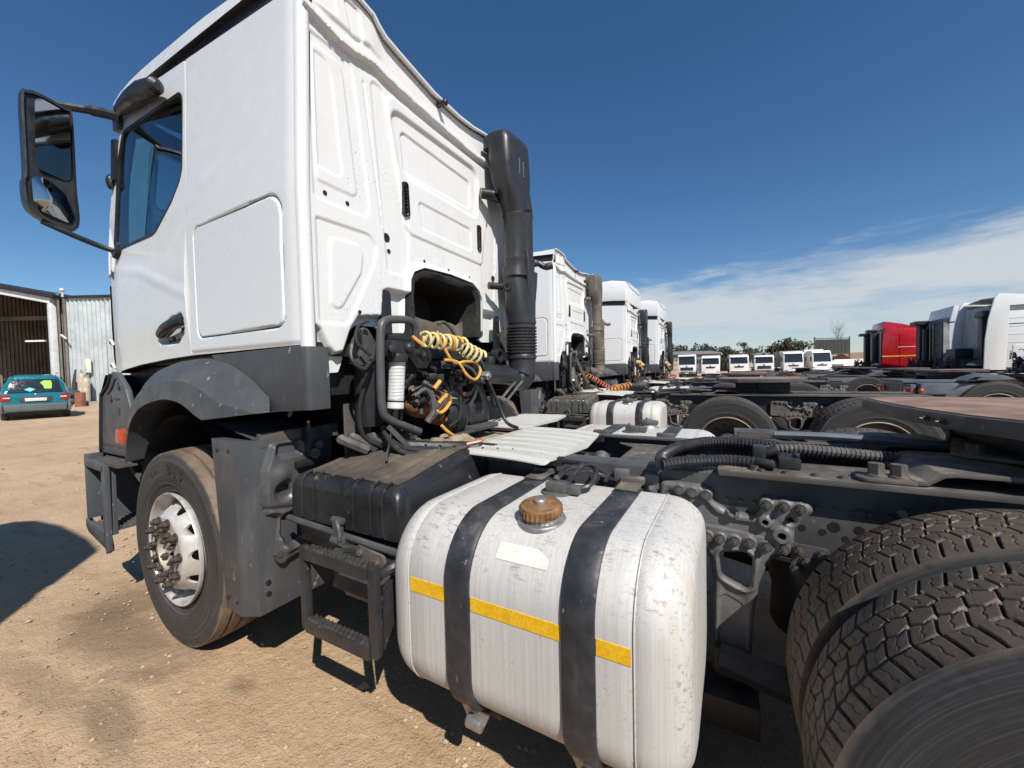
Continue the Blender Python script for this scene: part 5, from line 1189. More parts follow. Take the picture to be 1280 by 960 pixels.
ME_DRIVE = mesh_of('drive_tyre', drive_tyre(2000, 136), 'tyre_tread', angle=55)
ME_DRIVE_LO = mesh_of('drive_tyre_plain', drive_tyre(520, 40, fine=False), 'tyre_black', angle=55)
ME_RIB = mesh_of('rib_tyre', rib_tyre(), 'tyre_rib', angle=40)
# --- front wheel: dish with hand holes, nuts, hub
def front_rim():
    b = MB()
    b.lathe([(0.297, 0.012), (0.300, 0.0), (0.297, -0.008), (0.290, -0.006), (0.286, 0.004), (0.283, 0.03), (0.268, 0.055), (0.262, 0.09), (0.262, 0.24), (0.285, 0.28), (0.298, 0.29)], (0, 0, 0), (0, 1, 0), 72)
    return b
def dish():
    """polar pressed disc with ten hand holes"""
    prof_r = [0.262, 0.250, 0.235, 0.215, 0.200, 0.188, 0.178, 0.150, 0.140]; prof_y = [0.080, 0.060, 0.036, 0.006, -0.016, -0.030, -0.036, -0.036, -0.034]
    def place(u, v, h):   # u angle, v radius
        y = np.interp(v, prof_r[::-1], prof_y[::-1]); return (v*np.cos(u), y-h, v*np.sin(u))
    def sdf(u, v):
        a = (u*10/(2*PI)) % 1.0-0.5; return 1.0-np.hypot(a*2*PI/10*0.225/0.031, (v-0.225)/0.026)
    return place, sdf
def dish_mesh():
    place, sdf = dish(); NT, NR = 240, 24
    th = np.linspace(0, 2*PI, NT, endpoint=False); rr = np.linspace(0.139, 0.263, NR); U, V = np.meshgrid(th, rr, indexing='ij')
    cu = U+PI/NT; cv = V+(rr[1]-rr[0])/2; keep = sdf(cu, cv)[:, :-1] < 0
    cnt = np.zeros(U.shape, int)
    for a in (0, 1):
        for c in (0, 1): cnt[:, c:NR-1+c] += np.roll(keep, a, 0)
    edge = (cnt > 0) & (cnt < 4); edge[:, 0] = edge[:, -1] = False
    for _ in range(4):
        d = sdf(U, V); e = 1e-4; gx = (sdf(U+e, V)-d)/e; gy = (sdf(U, V+e)-d)/e; g = np.maximum(gx*gx+gy*gy, 1.0)
        U = np.where(edge, U-np.clip(d, -0.4, 0.4)*gx/g, U); V = np.where(edge, V-np.clip(d, -0.4, 0.4)*gy/g, V)
    b = MB()
    X = np.stack(place(U, V, 0*U), -1).reshape(-1, 3); B = np.stack(place(U, V, 0*U-0.016), -1).reshape(-1, 3)
    idx = np.arange(NT*NR).reshape(NT, NR); b.v = list(map(tuple, X)) + list(map(tuple, B)); N = NT*NR
    for i in range(NT):
        for j in range(NR-1):
            i2 = (i+1) % NT
            if keep[i, j]:
                b.f.append((idx[i, j], idx[i, j+1], idx[i2, j+1], idx[i2, j])); 
                for (p, q, ok) in ((idx[i, j], idx[i, j+1], keep[i-1, j]), (idx[i2, j], idx[i2, j+1], keep[i2, j])):
                    if not ok: b.f.append((p, q, N+q, N+p))
                for (p, q, ok) in ((idx[i, j], idx[i2, j], j == 0 or keep[i, j-1]), (idx[i, j+1], idx[i2, j+1], j == NR-2 or keep[i, j+1])):
                    if not ok: b.f.append((p, q, N+q, N+p))
    b.v = [tuple(float(c) for c in p) for p in b.v]; b.f = [tuple(int(c) for c in f) for f in b.f]
    return b
me_rimF = mesh_of('rim', front_rim().merge(dish_mesh()), 'rim_paint', angle=35)
def nut_b():
    b = MB().cyl((0, 0, 0), (0, -0.006, 0), 0.024, n=16).cyl((0, -0.006, 0), (0, -0.028, 0), 0.0195, 0.018, n=6).cyl((0, -0.028, 0), (0, -0.038, 0), 0.011, n=10); return b
me_nut = mesh_of('wheel_nut', nut_b(), 'nut_rust', bevel=0.0015)
hb = MB().lathe([(0.142, 0.02), (0.142, -0.020), (0.136, -0.030), (0.125, -0.034), (0.098, -0.036), (0.092, -0.010), (0.05, -0.008), (0.0, -0.008)], (0, 0, 0), (0, 1, 0), 40)
me_hub = mesh_of('hub', hb, 'rim_edge')
me_hubbolt = mesh_of('hub_bolt', MB().cyl((0, 0, 0), (0, -0.022, 0), 0.014, n=6).cyl((0, -0.022, 0), (0, -0.03, 0), 0.008, n=8), 'nut_rust', bevel=0.001)
me_rimR = mesh_of('rear_rim', MB().lathe([(0.292, -0.010), (0.298, 0.0), (0.292, 0.012), (0.280, 0.02), (0.268, 0.05), (0.262, 0.11), (0.255, 0.150), (0.20, 0.162), (0.10, 0.165), (0.10, 0.05), (0.085, 0.03), (0.0, 0.03)], (0, 0, 0), (0, 1, 0), 56), ['rim_black'], angle=35)
me_rimRe = mesh_of('rim_edge', MB().lathe([(0.291, 0.006), (0.294, -0.011), (0.300, -0.010), (0.303, 0.0), (0.299, 0.008)], (0, 0, 0), (0, 1, 0), 56), 'rim_edge')
me_nutR = mesh_of('rear_wheel_nut', nut_b(), 'rim_black')
def flip(o): o.rotation_euler.z = PI
def front_wheel(x, y, side, steer=0.0):
    w = link('wheel', me_rimF, T, Vector((x, y, RW-0.012))-T.location); w.rotation_euler.z = (0 if side < 0 else PI) + steer
    link('tyre', ME_RIB, w, (0, 0.145, 0)); link('hub', me_hub, w, (0, 0, 0))
    for k in range(10):
        a = 2*PI*(k+0.5)/10; link('wheel_nut', me_nut, w, (0.163*math.cos(a), -0.036, 0.163*math.sin(a)))
    for k in range(5):
        a = 2*PI*k/5+0.3; o = link('hub_bolt', me_hubbolt, w, (0.066*math.cos(a), -0.010, 0.066*math.sin(a))); o['hero_only'] = 1
    for k in range(10):
        a = 2*PI*k/10+0.1; o = link('hub_bolt', me_hubbolt, w, (0.112*math.cos(a), -0.034, 0.112*math.sin(a))); o['hero_only'] = 1
    return w
FWL = front_wheel(0.0, 0.012, -1); front_wheel(0.0, mir(0.012), 1)
FWL.rotation_euler.y = 0.3
def rear_wheel(x, y, side, hero=False):
    for k, yy in ((0, y+0.143*(-side)), (1, y+0.462*(-side))):
        w = link('wheel', me_rimR, T, Vector((x, yy, RW-0.008))-T.location); w.rotation_euler.z = 0 if (side < 0) != (k == 1) else PI
        w.rotation_euler.y = 0.37*k+x
        ty = link('tyre', ME_DRIVE if hero else ME_DRIVE_LO, w, (0, 0, 0))
        for c in (w,): c.delta_location = (0, 0, 0)
        # rim pieces sit at the outer lip
        for o in (link('rim_lip', me_rimRe, w, (0, -0.118, 0)),): pass
        if k == 0:
            for j in range(10): a = 2*PI*j/10; link('wheel_nut', me_nutR, w, (0.1675*math.cos(a), 0.045, 0.1675*math.sin(a)))
me_rimR.transform(Matrix.Translation((0, -0.118, 0)))
for x in (3.257, 4.607):
    rear_wheel(x, 0.015, -1, hero=(x < 4)); rear_wheel(x, mir(0.015), 1)
obj('axle', MB().cyl((0.0, 0.2, 0.50), (0.0, mir(0.2), 0.50), 0.06, n=10).cyl((3.257, 0.3, 0.515), (3.257, mir(0.3), 0.515), 0.10, n=12).cyl((4.607, 0.3, 0.515), (4.607, mir(0.3), 0.515), 0.10, n=12).ball((3.257, YC, 0.515), 0.25).ball((4.607, YC, 0.515), 0.25), 'chassis_dark', T)
# raised lettering on the front tyre's wall
def letters(txt, parent, r, a0, step, size, mat, y):
    for k, ch in enumerate(txt):
        if ch == ' ': continue
        cu = bpy.data.curves.new('txt', 'FONT'); cu.body = ch; cu.size = size; cu.align_x = 'CENTER'; cu.extrude = 0.0012
        to = bpy.data.objects.new('txt', cu); COL.objects.link(to); bpy.context.view_layer.update()
        me = bpy.data.meshes.new_from_object(to.evaluated_get(bpy.context.evaluated_depsgraph_get()))
        bpy.data.objects.remove(to); me.materials.clear(); me.materials.append(MATS[mat])
        a = a0-k*step
        M = Matrix.Translation((r*math.cos(a), y, r*math.sin(a))) @ Matrix.Rotation(-(a-PI/2), 4, 'Y') @ Matrix.Rotation(PI/2, 4, 'X')
        me.transform(M); o = link('sidewall_letter', me, parent); o['hero_only'] = 1
ty = [c for c in COL.objects if c.parent == FWL and c.name.startswith('tyre')][0]
letters('BLS', FWL, 0.405, 0.3+PI*0.5-0.02, 0.155, 0.075, 'tyre_black', -0.0115)
letters('II', FWL, 0.415, 0.3+PI*0.5+0.50, 0.115, 0.060, 'tyre_black', -0.0115)
# ---------------------------------------------------------------- intake stack and the gear behind the cab
def rrect(cx, cy, hx, hy, r, z, n=5):
    p = fillet([(cx-hx, cy-hy), (cx+hx, cy-hy), (cx+hx, cy+hy), (cx-hx, cy+hy)], r, n); return [(x, y, z) for x, y in p]
X0 = 1.215
b = MB().loft([rrect(1.12, 1.58, 0.05, 0.13, 0.04, 2.96), rrect(1.15, 1.59, 0.075, 0.145, 0.045, 3.035), rrect(1.18, 1.60, 0.075, 0.15, 0.05, 3.052), rrect(1.195, 1.605, 0.085, 0.165, 0.055, 3.035), rrect(1.203, 1.61, 0.088, 0.174, 0.055, 2.99), rrect(1.205, 1.62, 0.085, 0.178, 0.04, 2.84), rrect(1.21, 1.63, 0.082, 0.170, 0.05, 2.72), rrect(X0, 1.645, 0.085, 0.115, 0.08, 2.60), rrect(X0, 1.655, 0.083, 0.09, 0.08, 2.53)])
b.v = [(x, y, z+0.045*(y-1.43)/0.35) for x, y, z in b.v]
stk = obj('intake_stack', b, 'stack_black', T, angle=50)
for y in (1.60, 1.66): obj('stack_rib', MB().loft([[(1.287, y-0.006, z), (1.297, y, z), (1.287, y+0.006, z)] for z in (2.80, 2.91)]), 'stack_black', stk)
b = MB().loft([rrect(1.17, 1.82, 0.06, 0.05, 0.04, 2.88), rrect(1.17, 1.88, 0.06, 0.06, 0.05, 2.74), rrect(1.17, 1.90, 0.062, 0.062, 0.055, 2.66)])
b.lathe([(0.062, 2.64), (0.068, 2.635), (0.068, 2.60), (0.063, 2.59), (0.063, 2.20), (0.07, 2.0)], (1.17, 1.90, 0), (0, 0, 1), 24)
obj('intake_pipe', b, 'stack_black', stk)
b = MB().lathe([(0.080, 2.59), (0.088, 2.58), (0.088, 2.565), (0.083, 2.56), (0.088, 2.555), (0.088, 2.53), (0.082, 2.52), (0.081, 2.24), (0.085, 2.235), (0.085, 2.215), (0.081, 2.205), (0.081, 2.16), (0.088, 2.10)], (X0, 1.655, 0), (0, 0, 1), 36)
obj('intake_pipe', b, 'stack_black', stk)
b = MB().loft([rrect(1.195, 1.765, 0.082, 0.19, 0.08, 2.17, 6), rrect(1.205, 1.745, 0.085, 0.165, 0.08, 2.05, 6), rrect(X0, 1.72, 0.09, 0.135, 0.085, 1.92, 6), rrect(X0, 1.72, 0.098, 0.120, 0.095, 1.82, 6), rrect(X0, 1.72, 0.106, 0.112, 0.10, 1.77, 6)])
obj('stack_body', b, 'stack_black', stk)
b = MB().loft([rrect(1.295, 1.70, 0.01, 0.05, 0.008, 2.30), rrect(1.30, 1.71, 0.025, 0.055, 0.02, 2.22), rrect(1.29, 1.72, 0.02, 0.04, 0.015, 2.0), rrect(1.285, 1.72, 0.008, 0.02, 0.006, 1.88)])
obj('stack_clamp', b, 'stack_black', stk)
prof = [(0.106, 1.79), (0.112, 1.785), (0.112, 1.765), (0.106, 1.755), (0.106, 1.745)]
z = 1.74
for k in range(9): prof += [(0.115, z-0.003), (0.115, z-0.011), (0.103, z-0.014), (0.103, z-0.019)]; z -= 0.0225
prof += [(0.106, z-0.005), (0.110, z-0.015), (0.110, z-0.03), (0.104, z-0.035), (0.100, z-0.05)]
obj('bellows', MB().lathe(prof, (X0, 1.72, 0), (0, 0, 1), 44), 'hose_black', stk, angle=30)
P = spline([(X0, 1.72, 1.50), (X0, 1.72, 1.42), (X0-0.01, 1.70, 1.365), (X0-0.02, 1.63, 1.362), (X0-0.03, 1.50, 1.385), (X0-0.05, 1.1, 1.405)], 6)
obj('intake_elbow', MB().tube(P, [0.102]*7+[0.104]*4+[0.098]*4+[0.082]*3+[0.062]*(len(P)-18), 24), 'stack_black', stk)
b = MB().cyl((1.09, 1.40, 2.64), (1.15, 1.47, 2.64), 0.035, n=14).bar((1.10, 1.42, 2.64), (1.17, 1.60, 2.64), 0.03, 0.05); obj('stack_mount', b, 'black_plastic', stk)
b = MB().cyl((1.10, 1.46, 2.02), (1.18, 1.58, 2.02), 0.025, n=10).lathe([(0.012, -0.02), (0.03, -0.02), (0.03, 0.02), (0.012, 0.02)], (1.18, 1.56, 2.02), (0.8, -0.5, 0), 14, close=True); obj('stack_mount', b, 'black_plastic', stk)
b = MB().tube(spline([(1.19, 1.92, 2.26), (1.25, 1.96, 2.265), (1.30, 1.98, 2.235), (1.35, 2.01, 2.245)], 5), [0.03]*5+[0.024]*6+[0.028]*5, 10); obj('stack_spigot', b, 'stack_black', stk)
# brackets holding the cab's rear
b = MB().prism(fillet([(0.525, 1.84), (0.60, 1.845), (0.605, 1.60), (0.58, 1.50), (0.54, 1.50)], 0.02), 'x', 1.02, 1.04); b2 = MB().prism(fillet([(1.545, 1.822), (1.60, 1.82), (1.615, 1.62), (1.58, 1.54), (1.53, 1.56), (1.535, 1.70)], 0.02), 'x', 1.075, 1.095)
cb = obj('cab_bracket', b, 'black_plastic', T, bevel=0.006); cb2 = obj('cab_bracket', b2, 'black_plastic', T, bevel=0.006)
for p in ((1.095, 1.572, 1.785), (1.095, 1.577, 1.68)): obj('bracket_hole', MB().cyl(p, (p[0]+0.006, p[1], p[2]), 0.012, n=10), 'bolt_steel', cb2)
b = MB().lathe([(0.03, -0.03), (0.055, -0.03), (0.055, 0.03), (0.03, 0.03)], (1.09, 1.57, 1.53), (1, 0, 0), 18, close=True).box(1.04, 1.16, 1.40, 1.66, 1.40, 1.46).cyl((1.10, 1.45, 1.47), (1.10, 1.45, 1.52), 0.04, n=12).box(1.06, 1.14, 1.35, 1.45, 1.36, 1.48); obj('cab_mount', b, 'chassis_dark', T, bevel=0.008)
# black support arm with an opening
AP = fillet([(1.085, 1.545), (1.125, 1.565), (1.185, 1.46), (1.245, 1.30), (1.295, 1.22), (1.305, 1.085), (1.075, 1.085), (1.075, 1.21), (1.125, 1.27), (1.135, 1.32), (1.09, 1.44)], 0.03)
AH = fillet([(1.115, 1.15), (1.215, 1.145), (1.22, 1.22), (1.18, 1.30), (1.16, 1.26), (1.125, 1.22)], 0.025)
arm_sdf = lambda u, v: np.maximum(sd_poly(u, v, AP), -sd_poly(u, v, AH))
obj('support_arm', relief(lambda u, v, h: (1.18+h, u, v), 1.04, 1.33, 1.06, 1.59, 0.006, arm_sdf, lambda u, v: 0.012*sstep(0.0, -0.02, arm_sdf(u, v))+0.012*(1-sstep(0, 0.02, np.hypot(u-1.13, v-1.48))), 0.055), 'chassis_dark', T, angle=60)
bolt(T, (1.22, 1.18, 1.39), (1, 0, 0), r=0.03, h=0.04, mat='steel')
b = MB().tube(spline([(1.16, 1.13, 1.56), (1.22, 1.17, 1.47), (1.25, 1.19, 1.36), (1.27, 1.26, 1.22), (1.33, 1.27, 1.09), (1.42, 1.25, 1.06)], 6), 0.011, 8).tube(spline([(1.23, 1.19, 1.38), (1.24, 1.23, 1.30), (1.25, 1.26, 1.20)], 5), 0.017, 8); obj('brake_hose', b, 'hose_black', T)
# fuel filter inside a bent tube guard
P = [(1.19, 0.62, 1.115), (1.185, 0.40, 1.205), (1.185, 0.375, 1.26), (1.185, 0.385, 1.60), (1.185, 0.40, 1.655), (1.185, 0.45, 1.672), (1.175, 0.585, 1.685), (1.17, 0.63, 1.66), (1.165, 0.645, 1.60), (1.16, 0.65, 1.55), (1.155, 0.70, 1.51)]
Q = [Vector(p) for p in P]; pth = []
for i in range(len(Q)-1):
    for k in range(4): pth.append(Q[i].lerp(Q[i+1], k/4))
pth.append(Q[-1])
for _ in range(3): pth = [pth[0]] + [(pth[i-1]+pth[i]*2+pth[i+1])/4 for i in range(1, len(pth)-1)] + [pth[-1]]
grd = obj('filter_guard', MB().tube(pth, 0.0195, 12), 'chassis', T)
fc = Vector((1.165, 0.485, 0)); lean = Vector((0, 0.10, 1)).normalized()
def onax(z): return fc + Vector((0, (z-1.25)*0.10, z))
flt = obj('fuel_filter', MB().cyl(onax(1.275), onax(1.468), 0.0385, n=32), 'filter_print', T, at=onax(1.37))
b = MB().lathe([(0.0, 0.226), (0.030, 0.222), (0.037, 0.210), (0.0393, 0.196), (0.0393, 0.190)], onax(1.275), lean, 32).lathe([(0.0395, 0.0), (0.0400, -0.004), (0.0400, -0.028), (0.037, -0.032), (0.03, -0.032)], onax(1.275), lean, 32); obj('filter_collar', b, 'plate_pale', flt)
obj('filter_band', MB().lathe([(0.0390, 0.0), (0.0400, 0.003), (0.0390, 0.009)], onax(1.275), lean, 32), 'lens_dark', flt)
obj('sediment_bowl', MB().lathe([(0.036, 0.0), (0.036, -0.055), (0.026, -0.062), (0, -0.062)], onax(1.244), lean, 28), 'bowl_amber', flt)
b = MB().box(1.11, 1.20, 0.44, 0.60, 1.495, 1.575).box(1.12, 1.20, 0.46, 0.58, 1.575, 1.60).cyl((1.17, 0.50, 1.47), (1.17, 0.50, 1.51), 0.052, n=20).cyl((1.19, 0.44, 1.53), (1.22, 0.43, 1.53), 0.02, n=10).cyl((1.16, 0.58, 1.53), (1.18, 0.64, 1.52), 0.018, n=8).ball((1.2, 0.55, 1.54), 0.03, 8, 6).bar((1.15, 0.46, 1.6), (1.15, 0.60, 1.61), 0.02, 0.02)
obj('filter_head', b, 'hose_black', T, bevel=0.008)
b = MB().prism(fillet([(0.53, 1.48), (0.62, 1.50), (0.63, 1.43), (0.555, 1.33), (0.53, 1.33)], 0.015), 'x', 1.06, 1.075); obj('filter_bracket', b, 'chassis', T, bevel=0.003)
obj('rear_filter', MB().lathe([(0, 1.16), (0.06, 1.16), (0.065, 1.18), (0.065, 1.46), (0.05, 1.47), (0, 1.47)], (1.02, 0.45, 0), (0, 0, 1), 20), 'chassis_dark', T)
# curved guard left of the filter
P = spline([(1.08, 0.325, 1.46), (1.08, 0.37, 1.475), (1.08, 0.41, 1.53), (1.08, 0.395, 1.585), (1.08, 0.38, 1.63)], 5)
b = MB(); n = len(P); V = []
for i, p in enumerate(P):
    wd = 0.010+0.034*math.sin(PI*min(1, i/(n-1)*0.95+0.05)); V += [(1.06, p.y-wd, p.z+wd*0.3), (1.06, p.y+wd, p.z-wd*0.2), (1.10, p.y+wd, p.z-wd*0.2), (1.10, p.y-wd, p.z+wd*0.3)]
b.loft([V[i*4:i*4+4] for i in range(n)]); obj('tilt_lock_guard', b, 'chassis', T, bevel=0.004)
b = MB()
for dz in (0.0, 0.02, 0.04): b.tube(spline([(1.04, 0.22, 1.42+dz*0.5), (1.0, 0.16, 1.36+dz), (0.95, 0.12, 1.30+dz), (0.90, 0.12, 1.24+dz)], 4), 0.008, 7)
obj('tilt_lines', b, 'hose_grey', T)
b = MB()
for pts, r in (([(1.12, 0.33, 1.62), (1.10, 0.30, 1.55), (1.12, 0.28, 1.48), (1.14, 0.33, 1.44), (1.12, 0.40, 1.50)], 0.010), ([(1.14, 0.36, 1.66), (1.12, 0.32, 1.63), (1.13, 0.30, 1.56), (1.15, 0.36, 1.50)], 0.008), ([(1.08, 0.40, 1.42), (1.06, 0.36, 1.25), (1.06, 0.38, 1.12), (1.10, 0.46, 1.06)], 0.011)):
    b.tube(spline(pts, 6), r, 7)
obj('fuel_hoses', b, 'hose_black', T)
# suzi coils: yellow, with an orange one looped through
def helix(p0, p1, r, turns, n=18):
    p0, p1 = Vector(p0), Vector(p1); u, w, a = frame_of(p1-p0); N = int(turns*n)
    return [p0.lerp(p1, k/N) + (u*math.cos(2*PI*k/n)+w*math.sin(2*PI*k/n))*(r*(0.8+0.2*math.sin(k*0.37))) for k in range(N+1)]
H = helix((1.17, 0.66, 1.605), (1.22, 0.97, 1.565), 0.048, 7) + helix((1.22, 0.97, 1.565), (1.25, 1.10, 1.50), 0.052, 4)[1:]
obj('air_coil', MB().tube(H, 0.0085, 7), 'coil_yellow', T)
b = MB().tube(spline([(1.19, 0.78, 1.64), (1.22, 0.80, 1.55), (1.24, 0.86, 1.47), (1.25, 0.95, 1.475), (1.25, 1.05, 1.47), (1.26, 1.09, 1.42), (1.27, 1.02, 1.37), (1.265, 0.94, 1.40), (1.25, 0.88, 1.47), (1.22, 0.80, 1.485)], 8), 0.0085, 7).tube(helix((1.20, 0.80, 1.60), (1.22, 0.92, 1.58), 0.050, 2), 0.0085, 7).tube([(1.18, 0.60, 1.60), (1.20, 0.66, 1.555)], 0.010, 7)
obj('air_coil', b, 'coil_orange', T)
b = MB().tube(spline([(1.18, 0.80, 1.68), (1.16, 0.88, 1.70), (1.15, 0.97, 1.66), (1.15, 1.05, 1.55)], 6), 0.010, 7).tube(spline([(1.25, 0.92, 1.46), (1.26, 1.0, 1.43), (1.26, 1.05, 1.38)], 5), 0.009, 7); obj('electric_coil', b, 'hose_grey', T)
obj('coil_rest', MB().box(1.04, 1.12, 0.90, 1.06, 1.57, 1.64), 'black_plastic', T, bevel=0.012)
obj('coil_rest', MB().prism([(0.60, 1.50), (0.78, 1.50), (0.74, 1.44), (0.66, 1.44)], 'x', 1.14, 1.15), 'black_plastic', T, bevel=0.004)
# engine, gearbox and the clutter around them
b = MB().box(-0.6, 0.95, 0.86, 1.33, 0.75, 1.50); obj('engine_block', b, 'chassis_dark', T, bevel=0.03)
b = MB().lathe([(0.0, 0.95), (0.22, 0.95), (0.28, 1.0), (0.28, 1.04), (0.22, 1.08), (0.20, 1.4), (0.14, 1.5), (0.14, 1.75), (0, 1.76)], (0, 1.08, 0.80), (1, 0, 0), 28); obj('gearbox', b, 'chassis_dark', T)
for k in range(22):
    x = rnd.uniform(1.04, 1.2); y = rnd.uniform(0.74, 1.10); z = rnd.uniform(1.36, 1.50); b = MB()
    if k % 3 == 0: b.cyl((x, y, z), (x+0.05, y, z-0.01), rnd.uniform(0.014, 0.026), n=10).cyl((x+0.05, y, z-0.01), (x+0.07, y, z-0.015), rnd.uniform(0.008, 0.014), n=6)
    elif k % 3 == 1: b.cyl((x, y, z), (x+rnd.uniform(-0.05, 0.07), y+rnd.uniform(-0.05, 0.05), z+rnd.uniform(-0.04, 0.04)), rnd.uniform(0.008, 0.018), n=8)
    else: b.obox((x, y, z), (rnd.uniform(0.03, 0.07), rnd.uniform(0.03, 0.07), rnd.uniform(0.03, 0.06)), Matrix.Rotation(rnd.uniform(0, 1), 3, 'Z'))
    obj('valve', b, 'hose_black', T, bevel=0.004)
b = MB().ball((1.06, 0.83, 1.24), (0.10, 0.17, 0.085), 16, 10).ball((1.10, 1.06, 1.14), (0.08, 0.07, 0.09), 12, 8).ball((1.12, 0.86, 1.15), (0.06, 0.06, 0.035), 10, 7); obj('brake_cylinder', b, 'rust', T)
b = MB().ball((1.02, 0.90, 1.25), (0.12, 0.22, 0.07), 16, 10).cyl((1.0, 0.95, 1.24), (1.15, 1.02, 1.22), 0.05, n=12); obj('housing', b, 'mud_dust', T)
obj('dark_cover', MB().lathe([(0, 0.07), (0.05, 0.066), (0.085, 0.045), (0.10, 0.01), (0.10, -0.1), (0, -0.1)], (1.15, 0.96, 1.16), (1, 0, 0), 24), 'chassis_dark', T)
for k in range(12):
    x = rnd.uniform(1.06, 1.17); y = rnd.uniform(0.58, 0.72); z = rnd.uniform(1.2, 1.42); r = rnd.uniform(0.012, 0.026); d = Vector((rnd.uniform(0.2, 1), rnd.uniform(-0.6, 0.6), rnd.uniform(-0.8, 0.8))).normalized()*0.05
    obj('pipe_fitting', MB().cyl((x, y, z), Vector((x, y, z))+d*0.6, r, n=6).cyl(Vector((x, y, z))+d*0.6, Vector((x, y, z))+d*1.5, r*0.65, n=10), 'nut_rust' if k % 2 else 'hose_black', T, bevel=0.002)
b = MB()
for pts, r in (([(1.20, 0.64, 1.33), (1.22, 0.68, 1.30), (1.23, 0.69, 1.22), (1.21, 0.66, 1.16)], 0.018), ([(1.20, 0.58, 1.30), (1.22, 0.64, 1.33), (1.23, 0.68, 1.28)], 0.010)): b.tube(spline(pts, 6), r, 8)
obj('braided_hose', b, 'hose_grey', T)
b = MB().tube(spline([(1.20, 0.70, 1.24), (1.22, 0.76, 1.20), (1.22, 0.84, 1.25), (1.23, 0.80, 1.29), (1.22, 0.74, 1.25)], 7), 0.010, 7).tube(spline([(1.22, 0.76, 1.13), (1.23, 0.80, 1.09), (1.24, 0.88, 1.04)], 5), 0.009, 7).tube([(1.21, 0.72, 1.33), (1.22, 0.76, 1.37)], 0.012, 7); obj('loose_wires', b, 'coil_orange', T)
b = MB().tube(spline([(1.21, 0.72, 1.18), (1.24, 0.82, 1.30), (1.24, 0.90, 1.26), (1.25, 0.88, 1.16), (1.24, 0.80, 1.12)], 7), 0.008, 7); obj('loose_wires', b, 'hose_black', T)
b = MB()
for k in range(40):
    x = rnd.uniform(1.12, 1.42); y = rnd.uniform(0.66, 0.98); b.ball((x, y, 1.0+0.04*rnd.random()), (rnd.uniform(0.02, 0.07), rnd.uniform(0.02, 0.07), rnd.uniform(0.015, 0.04)), 8, 5)
b.box(1.05, 1.45, 0.70, 1.4, 0.92, 1.0); obj('caked_dirt', b, 'mud_dust', T, kind='stuff')
obj('shelf_bar', MB().box(1.22, 1.25, 0.86, 1.30, 1.055, 1.07).box(1.15, 1.25, 1.02, 1.3, 1.06, 1.085), 'chassis', T, bevel=0.003)
# hose and cable bundle running over the box
b = MB()
for pts, r in (([(1.12, 0.44, 1.16), (1.22, 0.46, 1.07), (1.34, 0.55, 1.045), (1.48, 0.64, 1.04), (1.62, 0.675, 1.03), (1.85, 0.69, 1.03)], 0.015), ([(1.15, 0.42, 1.14), (1.24, 0.44, 1.05), (1.36, 0.53, 1.03), (1.50, 0.62, 1.022), (1.65, 0.66, 1.015), (1.9, 0.68, 1.0)], 0.013), ([(1.20, 0.50, 1.07), (1.32, 0.60, 1.055), (1.45, 0.68, 1.05), (1.60, 0.70, 1.045)], 0.022)): b.tube(spline(pts, 6), r, 8)
obj('cable_bundle', b, 'hose_black', T)
b = MB()
for k in range(7):
    t = k/6; b.lathe([(0.026, -0.004), (0.028, 0), (0.026, 0.004)], Vector((1.30, 0.54, 1.046)).lerp(Vector((1.70, 0.685, 1.028)), t), (0.9, 0.35, 0), 8)
obj('cable_ties', b, 'stack_black', T)
obj('cable_tail', MB().tube(spline([(1.18, 0.44, 1.15), (1.21, 0.40, 1.10), (1.235, 0.36, 1.06), (1.25, 0.34, 1.025)], 5), 0.006, 6), 'hose_black', T)
obj('guard_strut', MB().bar((1.18, 0.42, 1.17), (1.26, 0.50, 1.04), 0.03, 0.02), 'chassis', T)
obj('orange_clip', MB().tube([(1.50, 0.60, 1.075), (1.55, 0.66, 1.085)], 0.007, 6).ball((1.55, 0.66, 1.09), 0.009, 8, 6), 'coil_red', T)
b = MB()
for k in range(10):
    y = 0.30+0.05*k*rnd.uniform(0.6, 1); b.tube(spline([(0.95, y*0.8+0.15, 1.08), (1.0+0.02*k, y, 1.10+0.03*rnd.random()), (1.06, y+0.1, 1.05)], 4), rnd.uniform(0.012, 0.03), 7)
obj('air_lines', b, 'hose_grey', T)
obj('frame_cover', MB().box(0.85, 1.10, 0.50, 0.74, 0.98, 1.06), 'mud_dust', T, bevel=0.02)
obj('stay_rods', MB().tube([(1.20, 1.42, 1.22), (1.24, 1.60, 1.36)], 0.010, 6).tube([(1.22, 1.45, 1.20), (1.26, 1.63, 1.34)], 0.010, 6), 'hose_grey', T)
# ---------------------------------------------------------------- the other tractor units in the row
bpy.context.view_layer.update()
index_children()
LOW = {'drive_tyre': ME_DRIVE_LO}
SKIP = ('sidewall_letter', 'camera_pod')
G = T['group']
def place(name_src, dx, dy, label, skip=SKIP, remat=None):
    c = copy_tree(name_src, None, skip, LOW, remat); c.location = (T.location.x+dx, T.location.y+dy, 0); c['label'] = label; return c
DUST = {('intake_stack', 0): 'dusty_stack', ('stack_mount', 0): 'dusty_stack', ('stack_spigot', 0): 'dusty_stack', ('intake_pipe', 0): 'dusty_stack', ('stack_body', 0): 'dusty_stack', ('bellows', 0): 'dusty_stack', ('intake_elbow', 0): 'dusty_stack', ('stack_clamp', 0): 'dusty_stack', ('battery_box', 0): 'hose_grey', ('fuel_filter', 0): 'dusty_stack', ('filler_cap', 0): 'hose_grey', ('chassis_rail', 0): 'chassis_dark', ('crossbar_bracket', 0): 'chassis_dusty', ('axle_bracket', 0): 'chassis_dusty'}
T2 = place(T, -0.72, 4.33, 'white tractor unit with a dusty brown intake stack, next behind the nearest one', remat=DUST)
